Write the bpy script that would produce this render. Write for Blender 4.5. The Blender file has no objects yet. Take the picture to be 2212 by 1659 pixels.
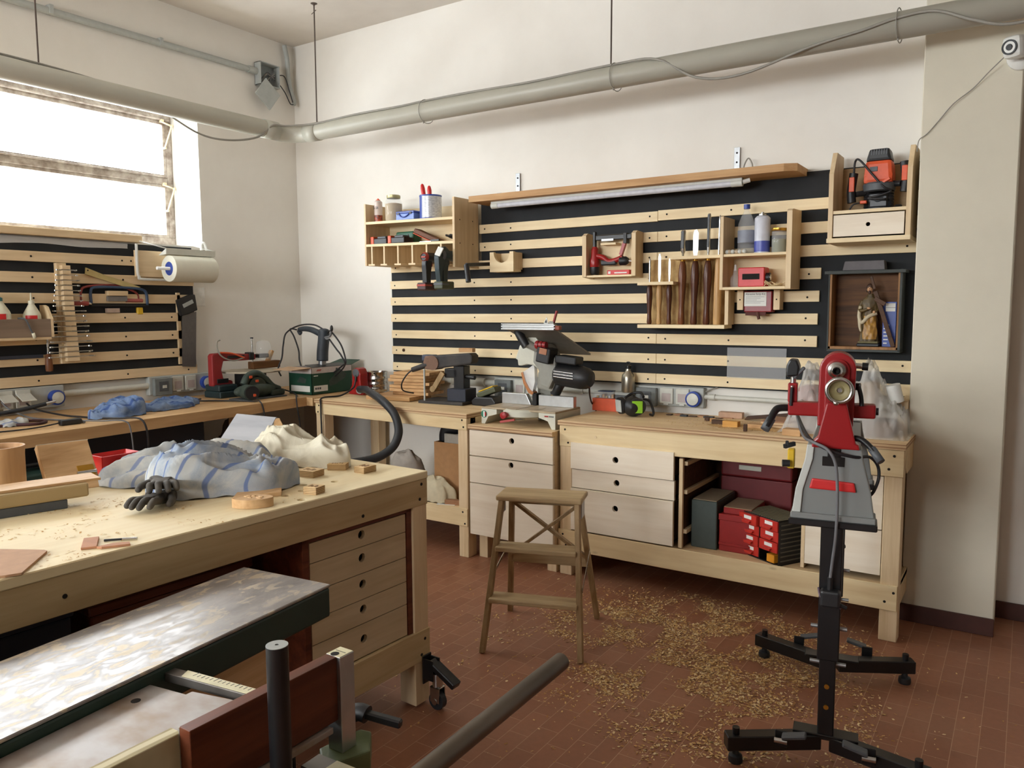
import bpy, bmesh, math, random
from mathutils import Vector, Matrix, Euler, noise
random.seed(7)
SC = bpy.context.scene
COL = SC.collection
PI = math.pi
def R(a): return math.radians(a)

# ------------------------------------------------------------------ camera
F_PX, PITCH, ROLL, YAW = 1690.0, 0.09627, -0.0056, 0.58432
fw = Vector((-math.sin(YAW)*math.cos(PITCH), math.cos(YAW)*math.cos(PITCH), -math.sin(PITCH)))
r0 = Vector((math.cos(YAW), math.sin(YAW), 0)); u0 = r0.cross(fw)
rt = r0*math.cos(ROLL)+u0*math.sin(ROLL); up = -r0*math.sin(ROLL)+u0*math.cos(ROLL)
cam = bpy.data.cameras.new('camera'); cam.sensor_fit = 'HORIZONTAL'; cam.sensor_width = 36.0
cam.lens = F_PX/2212*36.0; cam.clip_start = 0.02; cam.clip_end = 60
camo = bpy.data.objects.new('camera', cam); COL.objects.link(camo)
M4 = Matrix((rt, up, -fw)).transposed().to_4x4(); M4.translation = Vector((0, 0, 1.5))
camo.matrix_world = M4; SC.camera = camo

# ------------------------------------------------------------------ sky and exposure (the daylight enters through the windows)
W = bpy.data.worlds.new('sky'); SC.world = W; W.use_nodes = True
W.node_tree.nodes['Background'].inputs[0].default_value = (0.85, 0.93, 1.0, 1)
W.node_tree.nodes['Background'].inputs[1].default_value = 2.0
GLOW_1, GLOW_2, GLOW_3 = 13.0, 21.0, 25.0
SC.view_settings.view_transform = 'Standard'; SC.view_settings.look = 'None'
SC.view_settings.exposure = 0.15; SC.view_settings.gamma = 1.0; SC.view_settings.use_curve_mapping = False

# ------------------------------------------------------------------ materials
def S(r, g, b):
    f = lambda c: (c/255/12.92 if c/255 <= .04045 else ((c/255+.055)/1.055)**2.4)
    return (f(r), f(g), f(b), 1)
def new_mat(name):
    m = bpy.data.materials.new(name); m.use_nodes = True
    return m, m.node_tree, m.node_tree.nodes['Principled BSDF']
def noise_fac(nt, scale, stretch=(1, 1, 1), detail=4, rough=.55, dist=0.0):
    tc = nt.nodes.new('ShaderNodeTexCoord'); mp = nt.nodes.new('ShaderNodeMapping')
    mp.inputs['Scale'].default_value = stretch
    nz = nt.nodes.new('ShaderNodeTexNoise'); nz.inputs['Scale'].default_value = scale
    nz.inputs['Detail'].default_value = detail; nz.inputs['Roughness'].default_value = rough
    nz.inputs['Distortion'].default_value = dist
    nt.links.new(tc.outputs['Object'], mp.inputs['Vector']); nt.links.new(mp.outputs['Vector'], nz.inputs['Vector'])
    return nz.outputs['Fac']
def ramp(nt, fac, stops):
    r = nt.nodes.new('ShaderNodeValToRGB'); e = r.color_ramp.elements
    while len(e) < len(stops): e.new(.5)
    for i, (p, c) in enumerate(stops): e[i].position = p; e[i].color = c
    nt.links.new(fac, r.inputs['Fac']); return r.outputs['Color']
def bump(nt, p, fac, strength, dist=.002):
    b = nt.nodes.new('ShaderNodeBump'); b.inputs['Strength'].default_value = strength; b.inputs['Distance'].default_value = dist
    nt.links.new(fac, b.inputs['Height']); nt.links.new(b.outputs['Normal'], p.inputs['Normal'])
def mat(name, c, rough=.5, metal=0.0, var=.12, scale=30, stretch=(1, 1, 1), bmp=0.0, c2=None, spec=.5, trans=0, ior=1.45, alpha=1, coat=0):
    """a plain material with a little procedural variation of its own colour"""
    m, nt, p = new_mat(name)
    if c2 is None: c2 = tuple(x*(1-var) for x in c[:3])+(1,)
    f = noise_fac(nt, scale, stretch)
    nt.links.new(ramp(nt, f, [(.35, c2), (.65, c)]), p.inputs['Base Color'])
    p.inputs['Roughness'].default_value = rough; p.inputs['Metallic'].default_value = metal
    p.inputs['Specular IOR Level'].default_value = spec
    if trans: p.inputs['Transmission Weight'].default_value = trans; p.inputs['IOR'].default_value = ior
    if alpha < 1: p.inputs['Alpha'].default_value = alpha
    if coat: p.inputs['Coat Weight'].default_value = coat
    if bmp: bump(nt, p, f, bmp)
    return m
def wood(name, ca, cb, axis='X', scale=9, rough=.55, knots=False, spec=.3, k=14):
    m, nt, p = new_mat(name)
    st = {'X': (1, k, k), 'Y': (k, 1, k), 'Z': (k, k, 1)}[axis]
    f = noise_fac(nt, scale/4, st, 5, .6, .4)
    f2 = noise_fac(nt, 3.0, (1, 1, 1), 2)
    c1 = ramp(nt, f, [(.3, cb), (.62, ca)])
    mx = nt.nodes.new('ShaderNodeMix'); mx.data_type = 'RGBA'; mx.blend_type = 'MULTIPLY'
    mx.inputs[0].default_value = .6
    c2 = ramp(nt, f2, [(.3, (.82, .80, .78, 1)), (.7, (1, 1, 1, 1))])
    nt.links.new(c1, mx.inputs[6]); nt.links.new(c2, mx.inputs[7])
    out = mx.outputs[2]
    if knots:
        tc = nt.nodes.new('ShaderNodeTexCoord'); mp = nt.nodes.new('ShaderNodeMapping')
        mp.inputs['Scale'].default_value = {'X': (2, 5, 5), 'Y': (5, 2, 5), 'Z': (5, 5, 2)}[axis]
        v = nt.nodes.new('ShaderNodeTexVoronoi'); v.inputs['Scale'].default_value = 1.1
        nt.links.new(tc.outputs['Object'], mp.inputs['Vector']); nt.links.new(mp.outputs['Vector'], v.inputs['Vector'])
        kc = ramp(nt, v.outputs['Distance'], [(.03, tuple(x*.35 for x in cb[:3])+(1,)), (.075, (1, 1, 1, 1))])
        m2 = nt.nodes.new('ShaderNodeMix'); m2.data_type = 'RGBA'; m2.blend_type = 'MULTIPLY'; m2.inputs[0].default_value = .8
        nt.links.new(out, m2.inputs[6]); nt.links.new(kc, m2.inputs[7]); out = m2.outputs[2]
    nt.links.new(out, p.inputs['Base Color'])
    p.inputs['Roughness'].default_value = rough; p.inputs['Specular IOR Level'].default_value = spec
    bump(nt, p, f, .15, .001)
    return m
def ply_edge(name, ca, cb, axis='Z', freq=420):
    """plywood edge: thin alternating layers"""
    m, nt, p = new_mat(name)
    tc = nt.nodes.new('ShaderNodeTexCoord'); w = nt.nodes.new('ShaderNodeTexWave')
    w.bands_direction = axis; w.inputs['Scale'].default_value = freq/20; w.inputs['Distortion'].default_value = .6
    w.inputs['Detail'].default_value = 2
    nt.links.new(tc.outputs['Object'], w.inputs['Vector'])
    nt.links.new(ramp(nt, w.outputs['Fac'], [(.25, cb), (.6, ca)]), p.inputs['Base Color'])
    p.inputs['Roughness'].default_value = .6; p.inputs['Specular IOR Level'].default_value = .3
    return m
def glow(name, c, e):
    m, nt, p = new_mat(name)
    p.inputs['Base Color'].default_value = (.8, .8, .8, 1); p.inputs['Roughness'].default_value = .6
    p.inputs['Emission Color'].default_value = c; p.inputs['Emission Strength'].default_value = e
    return m
def glass(name, c=(1, 1, 1, 1), rough=.05, ior=1.3, alpha=.35):
    """thin clear plastic or glass wall"""
    m, nt, p = new_mat(name)
    p.inputs['Base Color'].default_value = c; p.inputs['Roughness'].default_value = rough
    p.inputs['Specular IOR Level'].default_value = .6
    tr = nt.nodes.new('ShaderNodeBsdfTransparent'); tr.inputs[0].default_value = (.96, .97, .97, 1)
    mx = nt.nodes.new('ShaderNodeMixShader'); mx.inputs[0].default_value = alpha
    nt.links.new(tr.outputs[0], mx.inputs[1]); nt.links.new(p.outputs[0], mx.inputs[2])
    nt.links.new(mx.outputs[0], nt.nodes['Material Output'].inputs['Surface'])
    return m

def plaster(name, c, c2, bmp=.12):
    m, nt, p = new_mat(name)
    f = noise_fac(nt, 1.3, (1, 1, 1), 6, .6); g = noise_fac(nt, 130, (1, 1, 1), 3)
    nt.links.new(ramp(nt, f, [(.3, c2), (.65, c)]), p.inputs['Base Color'])
    p.inputs['Roughness'].default_value = .85; p.inputs['Specular IOR Level'].default_value = .2
    bump(nt, p, g, bmp, .003)
    return m
WALL = plaster('white_plaster', S(236, 232, 224), S(226, 221, 212))
PIERM = plaster('cream_plaster', S(222, 215, 196), S(208, 202, 184))
CEIL = plaster('ceiling_plaster', S(224, 217, 207), S(208, 200, 190))
def floor_mat():
    m, nt, p = new_mat('red_clay_tiles')
    tc = nt.nodes.new('ShaderNodeTexCoord'); sp = nt.nodes.new('ShaderNodeSeparateXYZ'); cb = nt.nodes.new('ShaderNodeCombineXYZ')
    nt.links.new(tc.outputs['Object'], sp.inputs[0])
    nt.links.new(sp.outputs['Y'], cb.inputs['X']); nt.links.new(sp.outputs['X'], cb.inputs['Y'])
    b = nt.nodes.new('ShaderNodeTexBrick'); b.inputs['Scale'].default_value = 1
    b.inputs['Brick Width'].default_value = .158; b.inputs['Row Height'].default_value = .078
    b.inputs['Mortar Size'].default_value = .0014; b.inputs['Mortar Smooth'].default_value = .3
    b.inputs['Color1'].default_value = S(158, 108, 80); b.inputs['Color2'].default_value = S(144, 95, 69); b.inputs['Mortar'].default_value = S(184, 146, 116)
    nt.links.new(cb.outputs[0], b.inputs['Vector'])
    f = noise_fac(nt, 2.2, (1, 1, 1), 8, .65); f2 = noise_fac(nt, 40, (1, 1, 1), 4, .7)
    mx = nt.nodes.new('ShaderNodeMix'); mx.data_type = 'RGBA'; mx.blend_type = 'MULTIPLY'; mx.inputs[0].default_value = .7
    nt.links.new(b.outputs['Color'], mx.inputs[6]); nt.links.new(ramp(nt, f2, [(.3, (.84, .82, .8, 1)), (.7, (1.05, 1, 1, 1))]), mx.inputs[7])
    mx2 = nt.nodes.new('ShaderNodeMix'); mx2.data_type = 'RGBA'; mx2.inputs[7].default_value = S(158, 128, 106)
    nt.links.new(ramp(nt, f, [(.5, (0, 0, 0, 1)), (.78, (.35, .35, .35, 1))]), mx2.inputs[0]); nt.links.new(mx.outputs[2], mx2.inputs[6])
    nt.links.new(mx2.outputs[2], p.inputs['Base Color'])
    nt.links.new(ramp(nt, f, [(.35, (.38, .38, .38, 1)), (.7, (.62, .62, .62, 1))]), p.inputs['Roughness'])
    bump(nt, p, b.outputs['Fac'], -.3, .002)
    return m
FARW = plaster('far_wall_dark_tone', S(128, 120, 108), S(112, 104, 94))  # dark tone given to the unseen walls to cut bounced light
FLOORM = floor_mat()
PINE = wood('pine_slat', S(246, 226, 186), S(234, 208, 164), 'X', 8)
PINEY = wood('pine_slat_along_wall', S(236, 212, 174), S(220, 192, 150), 'Y', 8)
PINEZ = wood('pine_upright', S(234, 210, 172), S(216, 188, 146), 'Z', 8)
BENCHX = wood('bench_timber', S(236, 214, 170), S(220, 192, 146), 'X', 6, knots=True)
BENCHY = wood('bench_timber_lengthwise', S(204, 180, 138), S(182, 156, 112), 'Y', 6, knots=True)
TOPX = wood('worktop_ply', S(236, 208, 164), S(218, 184, 138), 'X', 5, .6)
TOPY = wood('worktop_ply_dusty', S(248, 232, 192), S(238, 216, 170), 'Y', 5, .6)
TOPW = wood('worktop_larch', S(212, 176, 130), S(188, 150, 104), 'Y', 5, .5, knots=True)
DRAW = wood('poplar_drawer', S(246, 234, 214), S(234, 218, 194), 'X', 5, .6)
DRAWY = wood('poplar_drawer_lengthwise', S(212, 192, 158), S(190, 168, 132), 'Y', 5, .6)
DRAWD = wood('drawer_side', S(150, 116, 78), S(120, 90, 58), 'Y', 5, .7)
PLYX = ply_edge('ply_edge', S(206, 176, 136), S(160, 122, 88))
MAHOG = wood('mahogany', S(112, 58, 36), S(74, 34, 22), 'Y', 8, .4)
OLDW = wood('old_beech', S(176, 148, 108), S(140, 112, 76), 'Z', 8, .55)
OLDX = wood('old_beech_step', S(196, 172, 132), S(160, 134, 96), 'X', 8, .5)
SCRAP = wood('scrap_wood', S(214, 172, 122), S(180, 132, 86), 'X', 8)
SCRAPY = wood('scrap_wood_lengthwise', S(226, 188, 140), S(196, 152, 104), 'Y', 8)
DARKW = wood('dark_wood', S(92, 62, 40), S(58, 38, 24), 'X', 8)
BLACK = mat('black_board', S(32, 34, 37), .8, c2=S(23, 25, 27), scale=6, bmp=.1)
BPLAST = mat('black_plastic', S(30, 30, 32), .45, var=.2)
RUBBER = mat('black_rubber', S(38, 40, 44), .55, var=.25, scale=12)
BSTEEL = mat('black_painted_steel', S(22, 22, 24), .35, var=.2)
GREYP = mat('grey_plastic', S(176, 180, 176), .45, var=.08)
LGREY = mat('pale_grey_plastic', S(206, 206, 196), .4, var=.06)
DGREY = mat('dark_grey_plastic', S(84, 88, 92), .5, var=.12)
PIPEM = mat('grey_pvc', S(186, 184, 170), .38, var=.06, scale=5)
STEEL = mat('bright_steel', S(200, 200, 198), .25, 1.0, var=.1)
GALV = mat('galvanised_steel', S(170, 172, 174), .4, .9, var=.12)
IRON = mat('machined_iron', S(142, 136, 130), .42, .75, c2=S(108, 102, 96), scale=7, stretch=(1, .25, 1))
ALU = mat('aluminium', S(196, 198, 198), .35, .9, var=.1)
RED = mat('red_enamel', S(158, 30, 30), .3, var=.1)
REDP = mat('red_plastic', S(206, 40, 40), .4, var=.08)
ORANGE = mat('orange_plastic', S(222, 88, 44), .45, var=.1)
BLUE = mat('blue_plastic', S(48, 74, 158), .4, var=.1)
WHITE = mat('white_plastic', S(228, 228, 222), .4, var=.05)
PAPER = mat('white_paper', S(232, 232, 226), .85, var=.04)
YELLOW = mat('yellow_plastic', S(222, 180, 36), .4, var=.1)
GREEN = mat('green_plastic', S(30, 96, 66), .5, var=.15)
LIME = mat('lime_plastic', S(142, 200, 44), .45, var=.1)
TEAL = mat('dark_teal_plastic', S(34, 52, 56), .45, var=.15)
MGREEN = mat('machine_green', S(34, 56, 46), .45, var=.15, scale=10)
CREAM = mat('cream_enamel', S(206, 204, 188), .4, var=.06)
CARD = mat('brown_cardboard', S(176, 132, 88), .8, var=.1)
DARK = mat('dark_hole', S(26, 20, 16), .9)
BRASS = mat('brass', S(206, 160, 70), .3, 1.0)
FILM = glass('thin_film', (.85, .86, .88, 1), .2, alpha=.2)
CLEAR = glass('clear_plastic', (1, 1, 1, 1), .08, alpha=.18)
MILKY = glass('milky_plastic', (.92, .92, .9, 1), .3, alpha=.6)
CORDM = mat('black_cord', S(34, 32, 34), .5)
GCORD = mat('grey_cord', S(110, 110, 112), .5)
WCORD = mat('pale_cord', S(150, 146, 136), .5)

# ------------------------------------------------------------------ mesh builder
class MB:
    def __init__(s): s.bm = bmesh.new(); s.mats = []
    def mi(s, m):
        if m not in s.mats: s.mats.append(m)
        return s.mats.index(m)
    def add(s, verts, faces, m, smooth=False):
        vs = [s.bm.verts.new(v) for v in verts]; i = s.mi(m); fs = []
        for f in faces:
            try: fc = s.bm.faces.new([vs[k] for k in f])
            except ValueError: continue
            fc.material_index = i; fc.smooth = smooth; fs.append(fc)
        return vs, fs
    def merge(s, t, m, mx=None, smooth=False):
        t.verts.ensure_lookup_table(); t.verts.index_update()
        vs = [(mx @ v.co) if mx else v.co.copy() for v in t.verts]
        fs = [[v.index for v in f.verts] for f in t.faces]; t.free()
        return s.add(vs, fs, m, smooth)
    def b(s, x0, x1, y0, y1, z0, z1, m, bev=.0012, mx=None):
        t = bmesh.new(); bmesh.ops.create_cube(t, size=1)
        sx, sy, sz = abs(x1-x0), abs(y1-y0), abs(z1-z0)
        for v in t.verts: v.co = Vector((v.co.x*sx+(x0+x1)/2, v.co.y*sy+(y0+y1)/2, v.co.z*sz+(z0+z1)/2))
        bv = min(bev, .3*min(sx, sy, sz))
        if bv > 0: bmesh.ops.bevel(t, geom=t.edges[:], offset=bv, segments=2 if bv > .004 else 1, affect='EDGES', profile=.5)
        s.merge(t, m, mx); return s
    def box(s, c, size, m, rot=(0, 0, 0), bev=.0012):
        """box by centre, size and rotation in degrees"""
        mx = Matrix.Translation(c) @ Euler([R(a) for a in rot]).to_matrix().to_4x4()
        h = [x/2 for x in size]
        return s.b(-h[0], h[0], -h[1], h[1], -h[2], h[2], m, bev, mx)
    def hexa(s, p, m):
        """p: 8 corners, bottom four then top four, same winding"""
        s.add([Vector(q) for q in p], [(3, 2, 1, 0), (4, 5, 6, 7), (0, 1, 5, 4), (1, 2, 6, 5), (2, 3, 7, 6), (3, 0, 4, 7)], m); return s
    def bar(s, p0, p1, w, h, m, upv=(0, 0, 1), bev=.0012):
        """straight bar of w x h section between two points"""
        p0, p1 = Vector(p0), Vector(p1); d = (p1-p0); L = d.length; d.normalize()
        u = Vector(upv); x = d.cross(u)
        if x.length < 1e-4: x = d.cross(Vector((1, 0, 0)))
        x.normalize(); z = x.cross(d)
        mx = Matrix((x, d, z)).transposed().to_4x4(); mx.translation = (p0+p1)/2
        return s.b(-w/2, w/2, -L/2, L/2, -h/2, h/2, m, bev, mx)
    def cyl(s, p0, p1, r, m, r2=None, n=20, smooth=True, cap=True):
        p0, p1 = Vector(p0), Vector(p1); d = p1-p0; L = d.length
        q = d.to_track_quat('Z', 'Y').to_matrix().to_4x4(); q.translation = p0
        r2 = r if r2 is None else r2
        vs = [q @ Vector((r*math.cos(2*PI*i/n), r*math.sin(2*PI*i/n), 0)) for i in range(n)] + \
             [q @ Vector((r2*math.cos(2*PI*i/n), r2*math.sin(2*PI*i/n), L)) for i in range(n)]
        V, fs = s.add(vs, [(i, (i+1) % n, n+(i+1) % n, n+i) for i in range(n)], m, smooth)
        if cap:
            i = s.mi(m)
            for ring in (V[:n][::-1], V[n:]):
                f = s.bm.faces.new(ring); f.material_index = i
                for e in f.edges: e.smooth = False
        return s
    def lathe(s, prof, m, c=(0, 0, 0), ax='Z', n=24, mx=None):
        """prof: list of (radius, height) pairs"""
        rot = {'Z': Matrix.Identity(4), 'Y': Matrix.Rotation(-PI/2, 4, 'X'), 'X': Matrix.Rotation(PI/2, 4, 'Y')}[ax]
        q = mx if mx else Matrix.Translation(c) @ rot
        vs = []; k = len(prof)
        for r, h in prof:
            for i in range(n): vs.append(q @ Vector((max(r, 1e-5)*math.cos(2*PI*i/n), max(r, 1e-5)*math.sin(2*PI*i/n), h)))
        fs = [(j*n+i, j*n+(i+1) % n, (j+1)*n+(i+1) % n, (j+1)*n+i) for j in range(k-1) for i in range(n)]
        V, F = s.add(vs, fs, m, True)
        for j in range(1, k-1):
            a = Vector(prof[j])-Vector(prof[j-1]); b = Vector(prof[j+1])-Vector(prof[j])
            if a.length > 0 and b.length > 0 and a.angle(b) > .7:
                for i in range(n):
                    e = s.bm.edges.get((V[j*n+i], V[j*n+(i+1) % n]))
                    if e: e.smooth = False
        return s
    def tube(s, pts, r, m, n=8, sub=6, closed=False, r2=None):
        """round cord through points (Catmull-Rom)"""
        P = [Vector(p) for p in pts]
        if sub > 1 and len(P) > 2:
            Q = []; L = len(P); rng = range(L if closed else L-1)
            for i in rng:
                g = (lambda k: P[k % L]) if closed else (lambda k: P[min(max(k, 0), L-1)])
                a, b, c, d = g(i-1), g(i), g(i+1), g(i+2)
                for k in range(sub):
                    t = k/sub
                    Q.append(.5*((2*b)+(c-a)*t+(2*a-5*b+4*c-d)*t*t+(3*b-a-3*c+d)*t**3))
            if not closed: Q.append(P[-1])
            P = Q
        vs = []; L = len(P); x = None
        for i, p in enumerate(P):
            d = (P[(i+1) % L]-P[i-1]) if closed else (P[min(i+1, L-1)]-P[max(i-1, 0)])
            if d.length < 1e-9: d = Vector((0, 0, 1))
            d.normalize()
            if x is None:
                x = d.orthogonal().normalized()
            else:
                x = (x-d*x.dot(d)); x = x.normalized() if x.length > 1e-6 else d.orthogonal().normalized()
            y = d.cross(x); rr = r if r2 is None else r+(r2-r)*i/(L-1)
            vs += [p+(x*math.cos(2*PI*k/n)+y*math.sin(2*PI*k/n))*rr for k in range(n)]
        fs = [(i*n+k, i*n+(k+1) % n, ((i+1) % L)*n+(k+1) % n, ((i+1) % L)*n+k) for i in range(L if closed else L-1) for k in range(n)]
        V, F = s.add(vs, fs, m, True)
        if not closed:
            i = s.mi(m)
            for ring in (V[:n][::-1], V[-n:]):
                f = s.bm.faces.new(ring); f.material_index = i
        return s
    def prism(s, poly, a, b, m, plane='XZ', bev=0, mx=None, smooth=False):
        """polygon extruded from a to b along the axis normal to its plane"""
        t = bmesh.new()
        f = {'XY': lambda p, h: (p[0], p[1], h), 'XZ': lambda p, h: (p[0], h, p[1]), 'YZ': lambda p, h: (h, p[0], p[1])}[plane]
        n = len(poly)
        va = [t.verts.new(f(p, a)) for p in poly]; vb = [t.verts.new(f(p, b)) for p in poly]
        t.faces.new(va); t.faces.new(vb[::-1])
        for i in range(n): t.faces.new((va[i], vb[i], vb[(i+1) % n], va[(i+1) % n]))
        bmesh.ops.recalc_face_normals(t, faces=t.faces[:])
        if bev: bmesh.ops.bevel(t, geom=t.edges[:], offset=bev, segments=2, affect='EDGES', profile=.6, clamp_overlap=True)
        s.merge(t, m, mx, smooth); return s
    def plate(s, x0, x1, z0, z1, y0, y1, holes, m, n=24):
        """upright board (front face at y0) with one round hole (cx, cz, r)"""
        cx, cz, r = holes
        ang = sorted([2*PI*i/n for i in range(n)]+[math.atan2(z-cz, x-cx) % (2*PI) for x in (x0, x1) for z in (z0, z1)])
        inner, outer = [], []
        for a in ang:
            c, sn = math.cos(a), math.sin(a)
            t = min([((x1 if c > 0 else x0)-cx)/c if abs(c) > 1e-9 else 9e9, ((z1 if sn > 0 else z0)-cz)/sn if abs(sn) > 1e-9 else 9e9])
            inner.append((cx+r*c, cz+r*sn)); outer.append((cx+t*c, cz+t*sn))
        k = len(ang); vs = [Vector((p[0], y, p[1])) for y in (y0, y1) for L in (inner, outer) for p in L]
        fs = []
        for i in range(k):
            j = (i+1) % k
            fs += [(i, j, k+j, k+i), (2*k+i, 3*k+i, 3*k+j, 2*k+j), (i, 2*k+i, 2*k+j, j), (k+i, k+j, 3*k+j, 3*k+i)]
        s.add(vs, fs, m); return s
    def ball(s, c, r, m, sc=(1, 1, 1), seg=16, rings=10, rot=None):
        t = bmesh.new(); bmesh.ops.create_uvsphere(t, u_segments=seg, v_segments=rings, radius=r)
        mx = Matrix.Translation(c) @ (Euler([R(a) for a in rot]).to_matrix().to_4x4() if rot else Matrix.Identity(4)) @ Matrix.Diagonal((*sc, 1))
        s.merge(t, m, mx, True); return s
    def surf(s, f, nu, nv, m, wrap=False):
        vs = [Vector(f(i/nu, j/nv)) for i in range(nu if wrap else nu+1) for j in range(nv+1)]
        k = nv+1; L = nu if wrap else nu+1
        fs = [(i*k+j, ((i+1) % L)*k+j, ((i+1) % L)*k+j+1, i*k+j+1) for i in range(nu) for j in range(nv)]
        s.add(vs, fs, m, True); return s
    def warp(s, f):
        for v in s.bm.verts: v.co = Vector(f(v.co))
        return s
BASE = {}
def link(o, name, parent=None):
    COL.objects.link(o)
    if parent is not None: o.parent = parent
    return o
def build(mb, name, parent=None, loc=None, local=False, rz=0, rot=None):
    """one mesh object. Under a parent: geometry given in world space unless local=True"""
    bmesh.ops.recalc_face_normals(mb.bm, faces=mb.bm.faces[:])
    me = bpy.data.meshes.new(name)
    if parent is not None: base = BASE.get(parent.name, Vector((0, 0, 0)))
    else: base = Vector(loc) if loc is not None else Vector((0, 0, 0))
    if not local and base.length > 0: bmesh.ops.translate(mb.bm, verts=mb.bm.verts[:], vec=-base)
    mb.bm.to_mesh(me); mb.bm.free()
    for m in mb.mats: me.materials.append(m)
    o = link(bpy.data.objects.new(name, me), name, parent); BASE[o.name] = base
    if parent is None:
        o.location = base; o.rotation_euler = rot if rot else (0, 0, rz)
    return o
def tag(o, label=None, cat=None, group=None, kind=None):
    for k, v in (('label', label), ('category', cat), ('group', group), ('kind', kind)):
        if v: o[k] = v
    return o
def thing(name, label, cat, loc=(0, 0, 0), rz=0, group=None, rot=None):
    o = bpy.data.objects.new(name, None); o.empty_display_size = .05; COL.objects.link(o)
    o.location = loc; o.rotation_euler = rot if rot else (0, 0, rz)
    BASE[o.name] = Vector(loc)
    return tag(o, label, cat, group)
def solo(mb, name, label, cat, loc=None, group=None, local=False, rz=0, rot=None, kind=None):
    return tag(build(mb, name, None, loc, local, rz, rot), label, cat, group, kind)
def dup(root, loc, rz=None, label=None, group=None, rot=None):
    r = root.copy(); COL.objects.link(r); r.location = loc; BASE[r.name] = Vector(loc)
    if rz is not None: r.rotation_euler = (0, 0, rz)
    if rot is not None: r.rotation_euler = rot
    if label: r['label'] = label
    if group: r['group'] = group
    for ch in list(root.children):
        c = ch.copy(); COL.objects.link(c); c.parent = r
        for g in ch.children:
            d = g.copy(); COL.objects.link(d); d.parent = c
    return r
def struct(mb, name): return tag(build(mb, name), kind='structure')
def modmesh(o):
    """apply the modifiers of o to its mesh"""
    dg = bpy.context.evaluated_depsgraph_get(); dg.update()
    me = bpy.data.meshes.new_from_object(o.evaluated_get(dg)); old = o.data; o.modifiers.clear(); o.data = me
    if old.users == 0: bpy.data.meshes.remove(old)
    return o
def cut(o, mb):
    """take the volume of mb (same space as the geometry of o) out of o"""
    c = build(mb, 'cutter', None, None, True)
    c.matrix_world = o.matrix_world.copy() if o.parent is None else (o.parent.matrix_basis @ o.matrix_basis)
    bpy.context.view_layer.update()
    m = o.modifiers.new('cut', 'BOOLEAN'); m.operation = 'DIFFERENCE'; m.object = c; m.solver = 'EXACT'
    modmesh(o); me = c.data; bpy.data.objects.remove(c); bpy.data.meshes.remove(me)
    return o
def skin(name, verts, edges, radii, m, parent=None, sub=2, root=0):
    """limb-like surface grown from a skeleton (world space under a parent)"""
    base = BASE.get(parent.name, Vector((0, 0, 0))) if parent else Vector((0, 0, 0))
    me = bpy.data.meshes.new(name); me.from_pydata([Vector(v)-base for v in verts], edges, [])
    o = link(bpy.data.objects.new(name, me), name, parent); BASE[o.name] = base
    o.modifiers.new('skin', 'SKIN'); sm = o.modifiers.new('sub', 'SUBSURF'); sm.levels = sub; sm.render_levels = sub
    for i, v in enumerate(me.skin_vertices[0].data):
        r = radii[i]; v.radius = r if isinstance(r, tuple) else (r, r); v.use_root = (i == root)
    bpy.context.view_layer.update(); modmesh(o)
    for p in o.data.polygons: p.use_smooth = True
    o.data.materials.clear(); o.data.materials.append(m)
    return o
def text(body, size, m, parent, loc, rot, name='lettering', depth=.0004, align='CENTER'):
    cu = bpy.data.curves.new('lettering', 'FONT'); cu.body = body; cu.size = size; cu.extrude = depth
    cu.align_x = align; cu.align_y = 'CENTER'
    t = bpy.data.objects.new('lettering', cu); COL.objects.link(t); bpy.context.view_layer.update()
    dg = bpy.context.evaluated_depsgraph_get(); me = bpy.data.meshes.new_from_object(t.evaluated_get(dg))
    bpy.data.objects.remove(t); bpy.data.curves.remove(cu)
    base = BASE.get(parent.name, Vector((0, 0, 0)))
    mx = Matrix.Translation(Vector(loc)-base) @ Euler([R(a) for a in rot]).to_matrix().to_4x4()
    me.transform(mx); me.materials.clear(); me.materials.append(m)
    o = link(bpy.data.objects.new(name, me), name, parent); BASE[o.name] = base
    return o
def fbm(p, k=4): return noise.fractal(p, 1.0, 2.0, k)
# ================================================================== the room
XW, YW, ZC = -4.915, 4.35, 3.54
struct(MB().b(-5.5, 3.2, -5.2, 4.6, -.12, 0, FLOORM, 0), 'floor')
struct(MB().b(-5.5, 3.2, -5.2, 4.6, ZC, ZC+.12, CEIL, 0), 'ceiling')
struct(MB().b(-5.5, 3.2, YW, 4.6, 0, ZC, WALL, 0), 'wall_back')
WZ0, WZ1 = 1.945, 2.90
mb = MB()
mb.b(-5.5, XW, -5.0, YW, 0, WZ0, WALL, 0); mb.b(-5.5, XW, -5.0, YW, WZ1, ZC, WALL, 0)
mb.b(-5.5, XW, 3.47, YW, WZ0, WZ1, WALL, 0); mb.b(-5.5, XW, -.55, .75, WZ0, WZ1, WALL, 0); mb.b(-5.5, XW, -5.0, -3.4, WZ0, WZ1, WALL, 0)
struct(mb, 'wall_left')
struct(MB().b(3.0, 3.2, -5.0, YW, 0, ZC, FARW, 0), 'wall_right')
struct(MB().b(-5.5, 3.2, -5.2, -5.0, 0, ZC, FARW, 0), 'wall_front')
struct(MB().b(-.456, -.075, 4.07, YW, 0, ZC, PIERM, .004), 'wall_pier')
BASEB = mat('dark_red_skirting_tile', S(78, 42, 34), .45, var=.25, scale=12)
struct(MB().b(-.462, -.072, 4.058, 4.07, 0, .082, BASEB, .002), 'baseboard_pier')
struct(MB().b(-.075, 3.0, 4.337, YW, 0, .082, BASEB, .002), 'baseboard_back')
struct(MB().b(2.987, 3.0, -5.0, 4.337, 0, .082, BASEB, .002), 'baseboard_right')
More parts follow.
